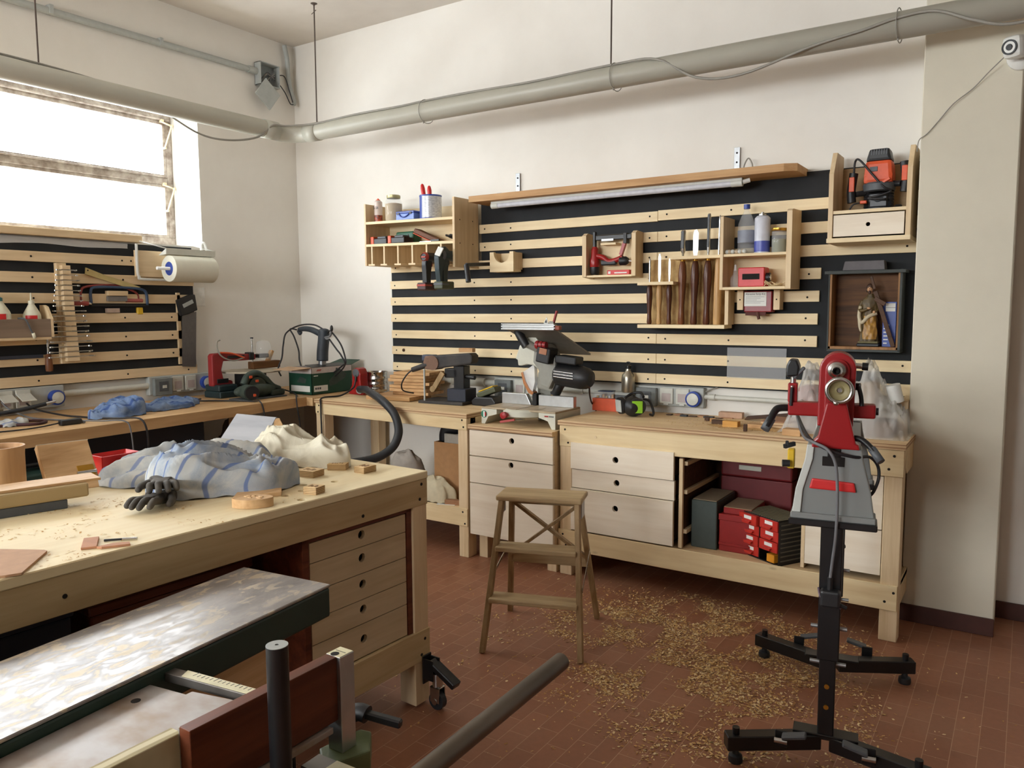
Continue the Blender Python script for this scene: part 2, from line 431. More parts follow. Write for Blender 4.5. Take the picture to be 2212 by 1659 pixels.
# ---- windows: old steel frames with hoppers, frosted wired panes blown out by the daylight behind them
PANE = glow('daylit_frosted_glass', (.88, .95, 1, 1), GLOW_1)
PANE2 = glow('daylit_glass_side', (.9, .96, 1, 1), GLOW_2)
PANE3 = glow('daylit_glass_behind', (.92, .97, 1, 1), GLOW_3)
FRAME = mat('old_window_paint', S(178, 168, 156), .6, c2=S(126, 112, 100), scale=18)
LATCH = mat('cream_latch', S(214, 196, 160), .5, var=.1)
def window(name, y0, y1, latch, PANE):
    gx = -5.25
    w = bpy.data.objects.new(name, None); COL.objects.link(w); w.location = (gx, y0, WZ0); BASE[w.name] = Vector(w.location); w['kind'] = 'structure'
    m = MB()
    m.b(gx-.03, gx+.03, y0, y1, 2.835, WZ1, FRAME, .004); m.b(gx-.03, gx+.03, y0, y1, WZ0, 2.02, FRAME, .004)
    m.b(gx-.03, gx+.03, y0, y0+.05, 2.02, 2.835, FRAME, .004); m.b(gx-.03, gx+.03, y1-.05, y1, 2.02, 2.835, FRAME, .004)
    m.b(gx-.025, gx+.035, y0+.05, y1-.05, 2.395, 2.445, FRAME, .006); m.b(gx-.015, gx+.045, y0+.05, y1-.05, 2.442, 2.452, FRAME, .002)
    m.b(gx-.005, gx+.045, y0+.03, y1-.02, 2.842, 2.853, FRAME, .002); m.b(gx-.005, gx+.04, y0+.03, y1-.02, 2.885, 2.897, FRAME, .002)
    build(m, 'window_frame', w)
    for a, b in ((2.02, 2.395), (2.445, 2.835)):
        m = MB()
        for (p, q, r, t) in ((y0+.05, y1-.05, b-.022, b), (y0+.05, y1-.05, a, a+.02), (y0+.05, y0+.07, a+.02, b-.022), (y1-.07, y1-.05, a+.02, b-.022)):
            m.b(gx-.018, gx+.028, p, q, r, t, FRAME, .002)
        s = build(m, 'sash', w)
        build(MB().b(gx-.004, gx+.004, y0+.07, y1-.07, a+.02, b-.022, PANE, 0), 'pane', s)
    if latch:
        for z in (2.815, 2.375):
            m = MB(); m.bar((gx+.05, y1-.075, z+.012), (gx+.05, y1+.004-.01, z-.004), .006, .02, LATCH, (1, 0, 0))
            m.bar((gx+.058, y1-.012, z), (gx+.05, y1-.068, z-.165), .006, .014, LATCH, (1, 0, 0))
            m.cyl((gx+.045, y1-.013, z-.004), (gx+.066, y1-.013, z-.004), .008, LATCH); m.cyl((gx+.03, y1-.068, z-.165), (gx+.06, y1-.068, z-.165), .007, LATCH)
            m.box((gx+.04, y1-.08, z+.022), (.03, .02, .02), LATCH)
            build(m, 'latch_arm', w)
    return w
window('window_1', .75, 3.47, True, PANE)
window('window_2', -3.4, -.55, False, PANE2)
# a second daylit window in the wall behind the photographer
gy = -4.93
w3 = bpy.data.objects.new('window_3', None); COL.objects.link(w3); w3.location = (-3.0, gy, 1.7); BASE[w3.name] = Vector(w3.location); w3['kind'] = 'structure'
m = MB()
for a in ((-4.4, -1.2, 2.85, 2.92), (-4.4, -1.2, 1.68, 1.75), (-4.4, -4.33, 1.75, 2.85), (-1.27, -1.2, 1.75, 2.85), (-2.83, -2.77, 1.75, 2.85)): m.b(a[0], a[1], gy-.07, gy, a[2], a[3], FRAME, .003)
build(m, 'window_frame', w3)
for a, b_ in ((-4.33, -2.83), (-2.77, -1.27)): build(MB().b(a, b_, gy-.045, gy-.037, 1.75, 2.85, PANE3, 0), 'pane', w3)
# rendered patch of bare plaster under the panel end
struct(MB().b(XW-.002, XW+.004, 3.36, 3.47, 1.53, 1.66, mat('fresh_filler', S(236, 234, 228), .9), .001), 'trim_1')

# ================================================================== pipes and cables under the ceiling
PY, PX, PZ, PR = 3.83, -4.35, 2.705, .057
t = thing('overhead_pipe', 'thick grey plastic pipe hung under the ceiling, bending round the corner of the room', 'pipe', (PX, PY, PZ))
m = MB()
run = [(PX, -3.0, PZ+.012), (PX, PY-.16, PZ+.004)] + [(PX+.13*(1-math.cos(a)), PY-.13+.13*math.sin(a), PZ) for a in [k*PI/16 for k in range(9)]] + [(3.0, PY, PZ-.012)]
m.tube(run, PR, PIPEM, 28, 1); build(m, 'pipe', t)
m = MB(); m.tube([(PX, PY-.26, PZ+.005), (PX, PY-.15, PZ+.004)], PR+.004, PIPEM, 28, 1); build(m, 'socket_collar', t)
m = MB(); m.tube([(PX+.15, PY, PZ), (PX+.26, PY, PZ)], PR+.004, PIPEM, 28, 1); build(m, 'socket_collar', t)
ROD = mat('rusty_rod', S(96, 84, 76), .6, .5)
for i, (x, y, lab) in enumerate(((PX, 2.15, 'thin threaded rod holding the grey pipe in front of the window'), (-4.11, PY, 'thin threaded rod holding the grey pipe beside the corner of the room'), (-1.9, PY, 'thin threaded rod holding the grey pipe above the middle of the long shelf'))):
    r = thing('hanger_rod', lab, 'rod', (x, y, PZ+PR-.005), 0, 'threaded rods carrying the pipe')
    build(MB().cyl((x, y, PZ+PR-.004), (x+.004, y, ZC-.01), .0045, ROD, n=8), 'rod', r)
    build(MB().lathe([(.0, -.014), (.006, -.014), (.009, -.006), (.022, -.002), (.022, 0)], ROD, (x+.004, y, ZC), n=14), 'ceiling_plate', r)
    build(MB().cyl((x-.03, y+.008, ZC-.06), (x+.03, y-.008, ZC-.05), .0025, ROD, n=6), 'pin', r)
def onpipe(x, ang, off=.006): return (x, PY-math.sin(ang)*(PR+off), PZ-.012*(x-PX)/7.3+math.cos(ang)*(PR+off))
cab = [(PX, 1.2, PZ+PR+.012), (PX, 2.15, PZ+PR+.014), (PX-.045, 2.7, PZ+PR-.01), (PX-.06, 2.9, PZ-.02), (PX-.045, 3.12, PZ-PR-.05), (PX, 3.3, PZ-PR-.062), (PX+.03, 3.5, PZ-PR-.012), (PX+PR+.005, 3.6, PZ+.02), (PX+.075, 3.68, PZ+.03), (PX+.14, 3.735, PZ+.035)]
cab += [onpipe(-4.05, .9), onpipe(-3.73, .5), onpipe(-3.33, .65), onpipe(-3.15, .3), onpipe(-2.83, .35), onpipe(-2.35, .8), onpipe(-1.87, .3), onpipe(-1.62, 1.0), (-1.42, PY-.04, PZ-PR-.03), (-1.2, PY-.03, PZ-PR-.05), onpipe(-.88, 2.2), onpipe(-.67, 1.75), onpipe(-.53, 1.35), onpipe(-.39, 1.35), (-.25, PY-.075, PZ-.06), (-.12, PY-.07, PZ-.1), (.1, PY-.06, PZ-.08), (.5, PY-.06, PZ-.05), (2.9, PY-.06, PZ-.04)]
m = MB(); m.tube(cab, .0065, WCORD, 8, 6)
cabo = thing('electric_cable', 'long thin grey cable draped along the overhead pipe', 'cable', (PX, 2.15, PZ)); build(m, 'cable', cabo)
for x in (-3.15, -1.87, -.53):
    m = MB(); pts = [(x+.004*math.sin(a), PY+math.sin(a)*(PR+.0135), PZ-.012*(x-PX)/7.3+math.cos(a)*(PR+.0135)) for a in [k*PI/12 for k in range(24)]]
    m.tube(pts, .0022, WCORD, 6, 1, True); m.box((x, PY-.03, PZ-PR-.012), (.006, .008, .016), WCORD); build(m, 'cable_tie', cabo)
# conduit on the left wall with its opened junction box
t = thing('wall_conduit', 'straight grey conduit high on the left wall, above the window', 'conduit', (XW+.02, 3.9, 3.255))
build(MB().cyl((XW+.022, .5, 3.235), (XW+.022, 3.93, 3.267), .021, GREYP), 'conduit', t)
build(MB().cyl((XW+.022, 3.9, 3.266), (XW+.022, 3.98, 3.267), .026, GREYP), 'end_gland', t)
for y in (2.5, 3.2): build(MB().b(XW, XW+.046, y-.012, y+.012, 3.23+.01*(y-2), 3.285+.005*(y-2), GREYP), 'clip', t)
t = thing('junction_box', 'opened grey junction box on the left wall with its lid hanging down', 'junction box', (XW, 4.04, 3.25))
m = MB(); Y0, Y1, Z0, Z1 = 3.975, 4.155, 3.17, 3.335
m.b(XW, XW+.006, Y0, Y1, Z0, Z1, mat('box_inside_grey', S(150, 156, 156), .6)); m.b(XW, XW+.07, Y0, Y0+.006, Z0, Z1, GREYP); m.b(XW, XW+.07, Y1-.006, Y1, Z0, Z1, GREYP); m.b(XW, XW+.07, Y0, Y1, Z0, Z0+.006, GREYP); m.b(XW, XW+.07, Y0, Y1, Z1-.006, Z1, GREYP)
build(m, 'box', t)
build(MB().box((XW+.075, 4.03, 3.105), (.012, .165, .165), GREYP, (-38, 0, 0), .003), 'lid', t)
m = MB(); 
for k in range(5): m.tube([(XW+.02, 4.0+.02*k, 3.2), (XW+.05, 4.02+.018*k, 3.24+.01*(k % 3)), (XW+.03, 4.08, 3.28-.015*k), (XW+.04, 4.13, 3.22+.02*k)], .004, WCORD if k % 2 else GCORD, 6)
build(m, 'wires', t)
t = thing('corrugated_hose', 'short bent piece of corrugated conduit hanging in the ceiling corner', 'conduit', (XW+.03, 4.26, 3.4))
m = MB(); pts = [(XW+.03, 4.24, 3.52), (XW+.04, 4.255, 3.42), (XW+.03, 4.27, 3.3), (XW+.03, 4.29, 3.2), (XW+.05, 4.3, 3.12), (XW+.06, 4.29, 3.085)]
m.tube(pts, .017, GREYP, 10, 6); build(m, 'hose', t)
m = MB(); m.tube([(XW+.06, 4.15, 3.27), (XW+.07, 4.2, 3.27), (XW+.08, 4.235, 3.17), (XW+.06, 4.285, 3.09)], .004, CORDM, 6); m.tube([(XW+.06, 4.15, 3.21), (XW+.08, 4.19, 3.15), (XW+.09, 4.23, 3.075), (XW+.06, 4.285, 3.085)], .004, CORDM, 6)
build(m, 'wires', t)
# camera on the pier
t = thing('security_camera', 'small white round security camera on the pillar near the top right corner', 'camera', (-.12, 4.07, 2.56))
build(MB().lathe([(0, 0), (.055, 0), (.055, .02), (.035, .035), (0, .037)], WHITE, (-.085, 4.07, 2.55), 'Y', mx=Matrix.Translation((-.085, 4.07, 2.55)) @ Matrix.Rotation(PI/2, 4, 'X')), 'base', t)
q = Matrix.Translation((-.105, 3.99, 2.575)) @ Euler((R(100), 0, R(-25))).to_matrix().to_4x4()
build(MB().b(-.035, .04, -.045, .045, -.035, .05, WHITE, .018, q), 'housing', t)
m = MB(); m.lathe([(.03, .05), (.03, .058), (.024, .058), (.024, .054), (.012, .054), (.012, .06), (0, .06)], BPLAST, mx=q); m.lathe([(.023, .0545), (.023, .0555), (.013, .0555)], WHITE, mx=q); build(m, 'lens', t)
build(MB().cyl((-.09, 4.04, 2.55), (-.1, 3.99, 2.56), .018, WHITE), 'neck', t)
m = MB(); m.tube([(-.13, 3.985, 2.555), (-.2, 4.03, 2.5), (-.259, 4.055, 2.445), (-.33, 4.05, 2.39), (-.386, 4.06, 2.326), (-.43, 4.06, 2.275), (-.462, 4.06, 2.25), (-.468, 4.06, 2.2)], .0022, WCORD, 6)
solo(m, 'thin_wire', 'thin wire drooping from the camera down to the router cabinet', 'wire', (-.259, 4.055, 2.445))
# ================================================================== benches
def screw(mb, x, y, z, ax='Y', r=.006):
    d = {'Y': (0, -.0012, 0), 'X': (.0012, 0, 0)}[ax]
    mb.cyl((x, y, z), (x+d[0], y+d[1], z), r, DARK, n=10)
def drawer(parent, x0, x1, z0, z1, y, depth, mt, hole, side=DRAWD, r=.017, t=.018):
    """drawer with a round finger hole in its front; front face at y, facing -y"""
    m = MB(); m.plate(x0, x1, z0, z1, y, y+t, (hole[0], hole[1], r), mt)
    d = build(m, 'drawer', parent)
    m = MB(); a, b_ = x0+.02, x1-.02
    m.b(a, a+.012, y+t, y+depth, z0+.01, z1-.02, side, 0); m.b(b_-.012, b_, y+t, y+depth, z0+.01, z1-.02, side, 0)
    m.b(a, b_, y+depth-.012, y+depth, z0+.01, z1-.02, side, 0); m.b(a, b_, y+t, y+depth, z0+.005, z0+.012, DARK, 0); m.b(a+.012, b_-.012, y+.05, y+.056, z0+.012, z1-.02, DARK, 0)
    build(m, 'drawer_box', d)
    return d
# ---- bench A: the long one on the right
KA = .0121
def shA(v): return (v.x, v.y, v.z+max(0, min(1, (v.z-.5)/.3))*KA*(v.x+.43)) if v.z > .5 else (v.x, v.y, v.z)
A = thing('workbench', 'long pale timber workbench under the right half of the slatted wall, with an open bay', 'workbench', (-1.3, 4.03, 0))
m = MB(); m.b(-2.172, -.425, 3.744, 4.32, .874, .9, TOPX, .001); m.b(-2.1725, -.4245, 3.7435, 3.7445, .8745, .8995, PLYX, 0); m.b(-2.1728, -2.172, 3.745, 4.32, .8745, .8995, PLYX, 0); m.b(-.425, -.4243, 3.745, 4.32, .8745, .8995, PLYX, 0)
build(m.warp(shA), 'benchtop', A)
m = MB(); m.b(-2.165, -.43, 3.752, 3.79, .752, .873, BENCHX, .002)
for x, z in ((-2.13, .85), (-2.11, .775), (-.47, .845), (-.49, .785)): screw(m, x, 3.752, z)
m.cyl((-1.94, 3.752, .82), (-1.94, 3.7495, .82), .008, PINEZ, n=12)
build(m.warp(shA), 'apron', A)
m = MB(); m.prism([(3.79, .873), (4.3, .873), (4.3, .752), (3.86, .752), (3.80, .79)], -.446, -.43, BENCHX, 'YZ'); build(m.warp(shA), 'end_apron', A)
m = MB(); m.b(-2.165, -2.135, 3.79, 4.3, .76, .873, BENCHX); build(m.warp(shA), 'end_apron', A)
for x0, x1 in ((-2.165, -2.09), (-.507, -.432)):
    for y0, y1 in ((3.757, 3.832), (4.22, 4.29)):
        m = MB().b(x0, x1, y0, y1, 0, .873, PINEZ, .003); build(m.warp(shA), 'leg', A)
m = MB(); m.b(-2.17, -.435, 3.745, 3.757, .146, .262, BENCHX, .002)
for x, z in ((-2.14, .235), (-2.12, .175), (-.45, .23), (-.485, .185)): screw(m, x, 3.745, z)
build(m, 'lower_rail', A)
m = MB(); m.b(-.45, -.435, 3.757, 4.3, .146, .262, BENCHX, .002); build(m, 'lower_rail', A)
m = MB(); m.b(-2.165, -.435, 3.758, 4.3, .235, .258, TOPX); build(m, 'lower_shelf', A)
m = MB(); m.b(-2.165, -.435, 4.3, 4.312, .26, .87, DARKW, 0); build(m.warp(shA), 'back_panel', A)
for z0, z1, y, h in ((.617, .762, 3.742, (-1.815, .69)), (.509, .611, 3.757, (-1.815, .562)), (.272, .505, 3.742, (-1.815, .424))):
    drawer(A, -2.088, -1.488, z0, z1, y, .45, DRAW, h)
m = MB(); m.b(-1.468, -1.45, 3.775, 4.29, .262, .75, DARKW)
for z in (.335, .545, .7): m.b(-1.45, -1.43, 3.79, 4.29, z, z+.022, PINEY)
m.b(-1.466, -1.446, 3.765, 3.785, .262, .74, PINEZ); build(m.warp(shA), 'runner_panel', A)
m = MB(); m.b(-.862, -.845, 3.79, 4.29, .262, .75, PINEY); build(m.warp(shA), 'divider', A)
for z0, z1, h in ((.502, .745, (-.676, .62)), (.292, .496, (-.676, .4))): drawer(A, -.84, -.512, z0, z1, 3.772, .42, DRAW, h)

# ---- cabinet C: low drawers under the mitre saw
C_ = thing('drawer_cabinet', 'low pale cabinet of three drawers under the mitre saw, between the two benches', 'cabinet', (-2.45, 4.0, 0))
m = MB(); m.b(-2.757, -2.176, 3.69, 4.32, .79, .817, TOPX); m.b(-2.757, -2.176, 3.6892, 3.6902, .791, .816, PLYX, 0); build(m, 'cabinet_top', C_)
m = MB(); m.b(-2.752, -2.735, 3.722, 4.31, .15, .79, PINEY); m.b(-2.195, -2.178, 3.722, 4.31, .15, .79, PINEY); m.b(-2.735, -2.195, 4.298, 4.31, .15, .79, PINE); m.b(-2.735, -2.195, 3.73, 4.298, .15, .165, PINE); build(m, 'carcass', C_)
for z0, z1, h in ((.633, .784, (-2.452, .742)), (.47, .627, (-2.458, .6)), (.153, .464, (-2.458, .43))): drawer(C_, -2.753, -2.178, z0, z1, 3.7, .45, DRAW, h)
for x in (-2.73, -2.25):
    for y in (3.76, 4.23): build(MB().b(x, x+.06, y, y+.07, 0, .15, PINEZ), 'foot', C_)
for z in (.2, .35):
    pass
# ---- bench B: left half of the back wall
def shB(v): 
    w = max(0, min(1, (v.z-.4)/.4)); return (v.x, v.y, v.z-w*.0115*(v.x+4.06)) if v.z > .4 else (v.x, v.y, v.z)
B = thing('workbench', 'pale timber workbench in the room corner, belt sander and board stack on it', 'workbench', (-3.4, 4.0, 0))
m = MB(); m.b(-4.06, -2.762, 3.685, 4.32, .866, .893, TOPX); m.b(-4.06, -2.762, 3.6843, 3.6853, .867, .892, PLYX, 0); m.b(-2.762, -2.7613, 3.686, 4.32, .867, .892, PLYX, 0); build(m.warp(shB), 'benchtop', B)
m = MB(); m.b(-4.055, -2.766, 3.69, 3.725, .792, .866, BENCHX, .002)
for x, z in ((-4.02, .85), (-4.03, .805), (-2.8, .853), (-2.79, .812)): screw(m, x, 3.69, z)
build(m.warp(shB), 'apron', B)
m = MB(); m.b(-2.785, -2.765, 3.725, 4.3, .792, .866, BENCHX)
for y, z in ((3.76, .85), (3.76, .812)): screw(m, -2.765, y, z, 'X')
build(m.warp(shB), 'end_apron', B)
for x0, x1 in ((-4.055, -3.975), (-2.835, -2.765)):
    for y0, y1 in ((3.695, 3.78), (4.22, 4.3)):
        m = MB().b(x0, x1, y0, y1, 0, .866, PINEZ, .003); build(m.warp(shB), 'leg', B)
m = MB(); m.b(-4.055, -2.766, 3.688, 3.7, .193, .302, BENCHX, .002)
for x, z in ((-2.8, .28), (-2.785, .21)): screw(m, x, 3.688, z)
build(m, 'lower_rail', B)
m = MB(); m.b(-4.05, -2.77, 3.7, 4.31, .276, .3, TOPX); build(m, 'lower_shelf', B)
# ---- bench W: thick planks along the left wall
Wb = thing('plank_bench', 'thick knotty plank bench running along the left wall under the window', 'workbench', (-4.5, 2.5, 0))
m = MB(); m.hexa([(-4.9, .2, .838), (-3.93, .2, .838), (-4.14, 3.69, .838), (-4.9, 3.69, .838), (-4.9, .2, .9), (-3.93, .2, .9), (-4.14, 3.69, .9), (-4.9, 3.69, .9)], TOPW)
build(m, 'plank_top', Wb)
m = MB(); m.b(-4.9, -4.08, 3.69, 4.33, .84, .897, TOPW); build(m, 'plank_top', Wb)
for y in (.3, 1.7, 3.1):
    for x in (-4.88, -4.2): build(MB().b(x, x+.08, y, y+.08, 0, .838, PINEZ), 'leg', Wb)
NAVY = mat('dark_blue_filler', S(38, 44, 58), .7, var=.15, scale=5)  # dark of the under-bench space put into the colour
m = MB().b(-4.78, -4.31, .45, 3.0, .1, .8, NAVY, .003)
store = thing('dark_filler_box', 'low dark blue filler box added to darken the space under the left bench', 'chest', (-4.55, 1.8, 0))  # made-up box, added to keep the space under the bench dark
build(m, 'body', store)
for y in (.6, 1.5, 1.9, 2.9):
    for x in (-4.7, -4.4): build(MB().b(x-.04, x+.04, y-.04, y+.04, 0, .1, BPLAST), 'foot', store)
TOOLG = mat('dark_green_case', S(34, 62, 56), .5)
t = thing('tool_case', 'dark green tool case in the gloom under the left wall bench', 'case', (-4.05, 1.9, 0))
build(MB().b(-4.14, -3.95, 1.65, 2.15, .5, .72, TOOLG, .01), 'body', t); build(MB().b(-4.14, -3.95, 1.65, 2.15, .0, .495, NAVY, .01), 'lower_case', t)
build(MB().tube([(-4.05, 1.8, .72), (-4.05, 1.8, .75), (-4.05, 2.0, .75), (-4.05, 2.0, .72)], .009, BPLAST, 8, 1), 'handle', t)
SACK = mat('grey_sack_cloth', S(104, 96, 90), .9, var=.25, scale=6, bmp=.2)
def lump(c, sx, sy, h, amp=.25, seed=0, k=1.0, flat=.9):
    def f(u, v):
        a = 2*PI*u; r = math.sin(v*PI/2)**flat if v < 1 else 1
        n = fbm(Vector((math.cos(a)*2*k, math.sin(a)*2*k, v*3+seed)))*amp+noise.noise(Vector((math.cos(a)*5*k, math.sin(a)*5*k, v*6*k+seed)))*amp*.5
        q = 1+n*min(1, 3*v)
        return (c[0]+sx*r*q*math.cos(a), c[1]+sy*r*q*math.sin(a), c[2]+max(.002, h*math.cos(v*PI/2)**.7*(1+n)))
    return f
for i, (x, y, sx, sy, h, lab) in enumerate(((-4.32, 3.25, .2, .2, .72, 'tall grey sack under the left bench, nearer the corner'), (-4.42, 3.42, .22, .16, .62, 'sagging grey sack behind the taller one under the left bench'))):
    m = MB(); m.surf(lump((x, y, 0), sx, sy, h, .18, i*7.3), 36, 20, SACK, True); solo(m, 'sack', lab, 'sack', (x, y, 0), 'sacks under the left bench')

# ---- bench G: the mobile bench in the foreground (local frame at its far right corner)
G = thing('assembly_bench', 'big mobile timber bench in the foreground covered with towels and sawdust', 'workbench', (-1.848, 2.222, 0), R(-2.1))
def gl(mb, name, parent=G): return build(mb, name, parent, local=True)
top = gl(MB().b(-1.02, 0, -2.7, 0, .872, .9, TOPY, .003), 'benchtop')
m = MB()
GI = G.matrix_basis.inverted() if False else (Matrix.Translation(G.location) @ Matrix.Rotation(R(-2.1), 4, 'Z')).inverted()
def tog(x, y, z=.9): return GI @ Vector((x, y, z))
for x, y in ((-2.057, 1.806), (-1.986, 1.670), (-1.995, 1.748), (-1.901, 1.662), (-2.005, 1.905), (-2.035, 2.075)):
    p = tog(x, y); m.cyl((p.x, p.y, .83), (p.x, p.y, .93), .0155, DARKW, n=20)
cut(top, m)
m = MB(); m.b(-.035, -.002, -2.7, -.002, .775, .872, BENCHY, .002)
for y, z in ((-.035, .855), (-.045, .80), (-1.3, .82), (-.33, .8)): screw(m, -.002, y, z, 'X', .006)
m.b(-.0022, -.0012, -2.7, -.002, .8735, .8985, BENCHY, 0)
gl(m, 'apron')
gl(MB().b(-1.015, -.035, -.035, -.002, .775, .872, BENCHX, .002), 'apron')
gl(MB().b(-1.015, -.98, -2.7, -.035, .775, .872, BENCHY, .002), 'apron')
for x0 in (-.085, -1.0):
    for y0 in (-.082, -2.6): gl(MB().b(x0, x0+.08, y0, y0+.078, .012, .874, PINEZ, .003), 'leg')
m = MB(); m.b(-.03, -.001, -2.6, -.001, .178, .297, BENCHY, .002)
for y, z in ((-.03, .262), (-.05, .205)): screw(m, -.001, y, z, 'X')
gl(m, 'lower_rail')
gl(MB().b(-.98, -.03, -.034, -.004, .178, .297, BENCHX, .002), 'lower_rail')
gl(MB().b(-.45, -.03, -.6, -.03, .27, .297, TOPY), 'lower_shelf')
m = MB()
for y in (-.107, -.582): m.b(-.42, -.012, y, y+.026, .297, .775, MAHOG)
m.b(-.42, -.012, -.582, -.081, .76, .772, MAHOG)
m.b(-.42, -.41, -.582, -.081, .297, .76, MAHOG); gl(m, 'drawer_frame')
for z0, z1 in ((.692, .757), (.598, .689), (.506, .595), (.420, .503), (.302, .417)):
    # front faces +x: build facing -y and turn
    q = Matrix.Rotation(PI/2, 4, 'Z')
    m = MB(); a, b_ = -.553, -.112; m.plate(a, b_, z0, z1, 0, .016, ((a+b_)/2+.005, (z0+z1)/2+(.004 if z1 < .5 else .008), .0155), DRAWY)
    m.warp(lambda v: (-.014-v.y, v.x, v.z)); d = gl(m, 'drawer')
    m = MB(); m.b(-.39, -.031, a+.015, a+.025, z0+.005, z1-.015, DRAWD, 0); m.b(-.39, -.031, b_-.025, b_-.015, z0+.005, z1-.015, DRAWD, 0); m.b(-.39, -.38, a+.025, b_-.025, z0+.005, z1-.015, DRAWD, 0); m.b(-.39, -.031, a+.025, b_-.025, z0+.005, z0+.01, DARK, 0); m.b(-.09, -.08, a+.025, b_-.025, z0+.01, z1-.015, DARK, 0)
    gl(m, 'drawer_box', d)
# castor on the outer face of the leg
m = MB(); m.b(0, .006, -.05, -.002, .09, .2, BSTEEL, .002); m.b(.006, .05, -.048, -.042, .11, .19, BSTEEL, .001); m.b(.006, .05, -.01, -.004, .11, .19, BSTEEL, .001)
cas = gl(m, 'castor')
gl(MB().bar((.025, -.026, .178), (.145, -.022, .112), .044, .026, BSTEEL, bev=.005), 'foot_pedal', cas)
gl(MB().cyl((.055, -.026, .14), (.055, -.026, .085), .02, STEEL).b(.033, .077, -.046, -.041, .03, .09, STEEL).b(.033, .077, -.011, -.006, .03, .09, STEEL).b(.033, .077, -.046, -.006, .085, .09, STEEL), 'fork', cas)
gl(MB().cyl((.055, -.038, .034), (.055, -.014, .034), .034, RUBBER, n=24).cyl((.055, -.048, .034), (.055, -.004, .034), .012, STEEL), 'wheel', cas)

# made-up dark boxes, added to darken the space under the assembly bench
def under(label, x0, x1, y0, y1, h, m, lidm):
    c_ = G.matrix_basis @ Vector((0, 0, 0)); q = Matrix.Translation(G.location) @ Matrix.Rotation(R(-2.1), 4, 'Z'); p = q @ Vector(((x0+x1)/2, (y0+y1)/2, 0))
    t = thing('filler_crate', label, 'crate', p, R(-2.1), 'filler boxes added under the assembly bench')
    sx, sy = (x1-x0)/2, (y1-y0)/2
    build(MB().b(-sx, sx, -sy, sy, 0, h-.03, m, .006), 'body', t, local=True); build(MB().b(-sx-.006, sx+.006, -sy-.006, sy+.006, h-.028, h, lidm, .004), 'lid', t, local=True)
under('dark brown filler box added to darken the gap beside the assembly bench drawers', -.78, -.2, -1.15, -.64, .70, MAHOG, MAHOG)
under('dark navy filler box added to darken the near end under the assembly bench', -.8, -.2, -2.3, -1.2, .72, NAVY, NAVY)
under('dark navy filler box added to darken the far side under the assembly bench', -.98, -.5, -.6, -.1, .66, NAVY, NAVY)
# ================================================================== slatted tool wall, back
SP = thing('slatted_tool_wall', 'black board with rows of pale slats covering the back wall above the benches', 'tool wall', (-2.2, 4.34, 1.05))
m = MB(); m.prism([(-3.91, 1.045), (-.457, 1.045), (-.457, 2.2), (-3.1, 2.2), (-3.1, 1.79), (-3.91, 1.79)], 4.326, YW, BLACK, 'XZ'); build(m, 'backing_board', SP)
rows = [(1.083, -3.9, -.475), (1.201, -3.905, -.46), (1.318, -3.905, -.93), (1.436, -3.908, -.93), (1.555, -3.91, -.925), (1.673, -3.91, -.92), (1.791, -3.9, -.462), (1.91, -3.105, -.457), (2.027, -3.105, -.457)]
for k, (z, x0, x1) in enumerate(rows):
    j = -1.83 if k not in (4, 5) else -1.6; h = .029
    for a, b_ in ((x0, j-.001), (j+.001, x1)):
        dz = .004 if (k == 8 and a > -2) else 0
        m = MB(); m.b(a, b_, 4.308, 4.326, z-h+dz, z+h+dz, PINE, .0015)
        for x in (x0+.045, -3.15, -2.853, -1.88, -1.775, -1.4, x1-.06): 
            if a < x < b_: screw(m, x, 4.308, z+random.uniform(-.006, .006)+dz, 'Y', .0055)
        build(m, 'slat', SP)
m = MB(); m.lathe([(0, 0), (.012, 0), (.011, .006), (.006, .012), (0, .013)], DARKW, mx=Matrix.Translation((-3.79, 4.308, 1.203)) @ Matrix.Rotation(PI/2, 4, 'X')); build(m, 'dark_knot', SP)
m = MB(); m.b(-1.405, -1.083, 4.3055, 4.307, 1.108, 1.277, FILM, 0)
solo(m, 'plastic_sheet', 'clear plastic sheet taped over two low slats behind the lathe', 'sheet', (-1.24, 4.306, 1.19))
# ---- wall shelf on the left
def tilt(v): return (v.x, v.y, v.z-.016*(v.x+3.5))
SH = thing('wall_shelf', 'pale plywood wall shelf with slotted tool bays, left end of the slatted wall', 'shelf', (-3.5, 4.3, 1.8))
def shp(mb, n): return build(mb.warp(tilt), n, SH)
shp(MB().b(-3.905, -3.89, 4.05, 4.31, 1.795, 2.22, PINEZ), 'side_panel')
m = MB(); m.b(-3.128, -3.11, 4.045, 4.306, 1.775, 2.22, PINEZ)
for y, z in ((4.1, 2.08), (4.24, 2.08), (4.1, 1.93), (4.24, 1.93)): screw(m, -3.11, y, z, 'X', .004)
shp(m, 'side_panel')
shp(MB().b(-3.89, -3.128, 4.292, 4.306, 1.8, 2.2, PINE), 'back_panel')
for z in (2.088, 1.935): shp(MB().b(-3.895, -3.122, 4.05, 4.292, z-.009, z+.009, PINE), 'shelf_board')
for x in (-3.844, -3.731, -3.605, -3.478, -3.354, -3.233):
    shp(MB().b(x-.007, x+.007, 4.055, 4.29, 1.805, 1.926, PINEZ).b(x-.03, x+.03, 4.05, 4.29, 1.795, 1.807, PINEY), 'divider')
zt = lambda x, z: z-.016*(x+3.5)
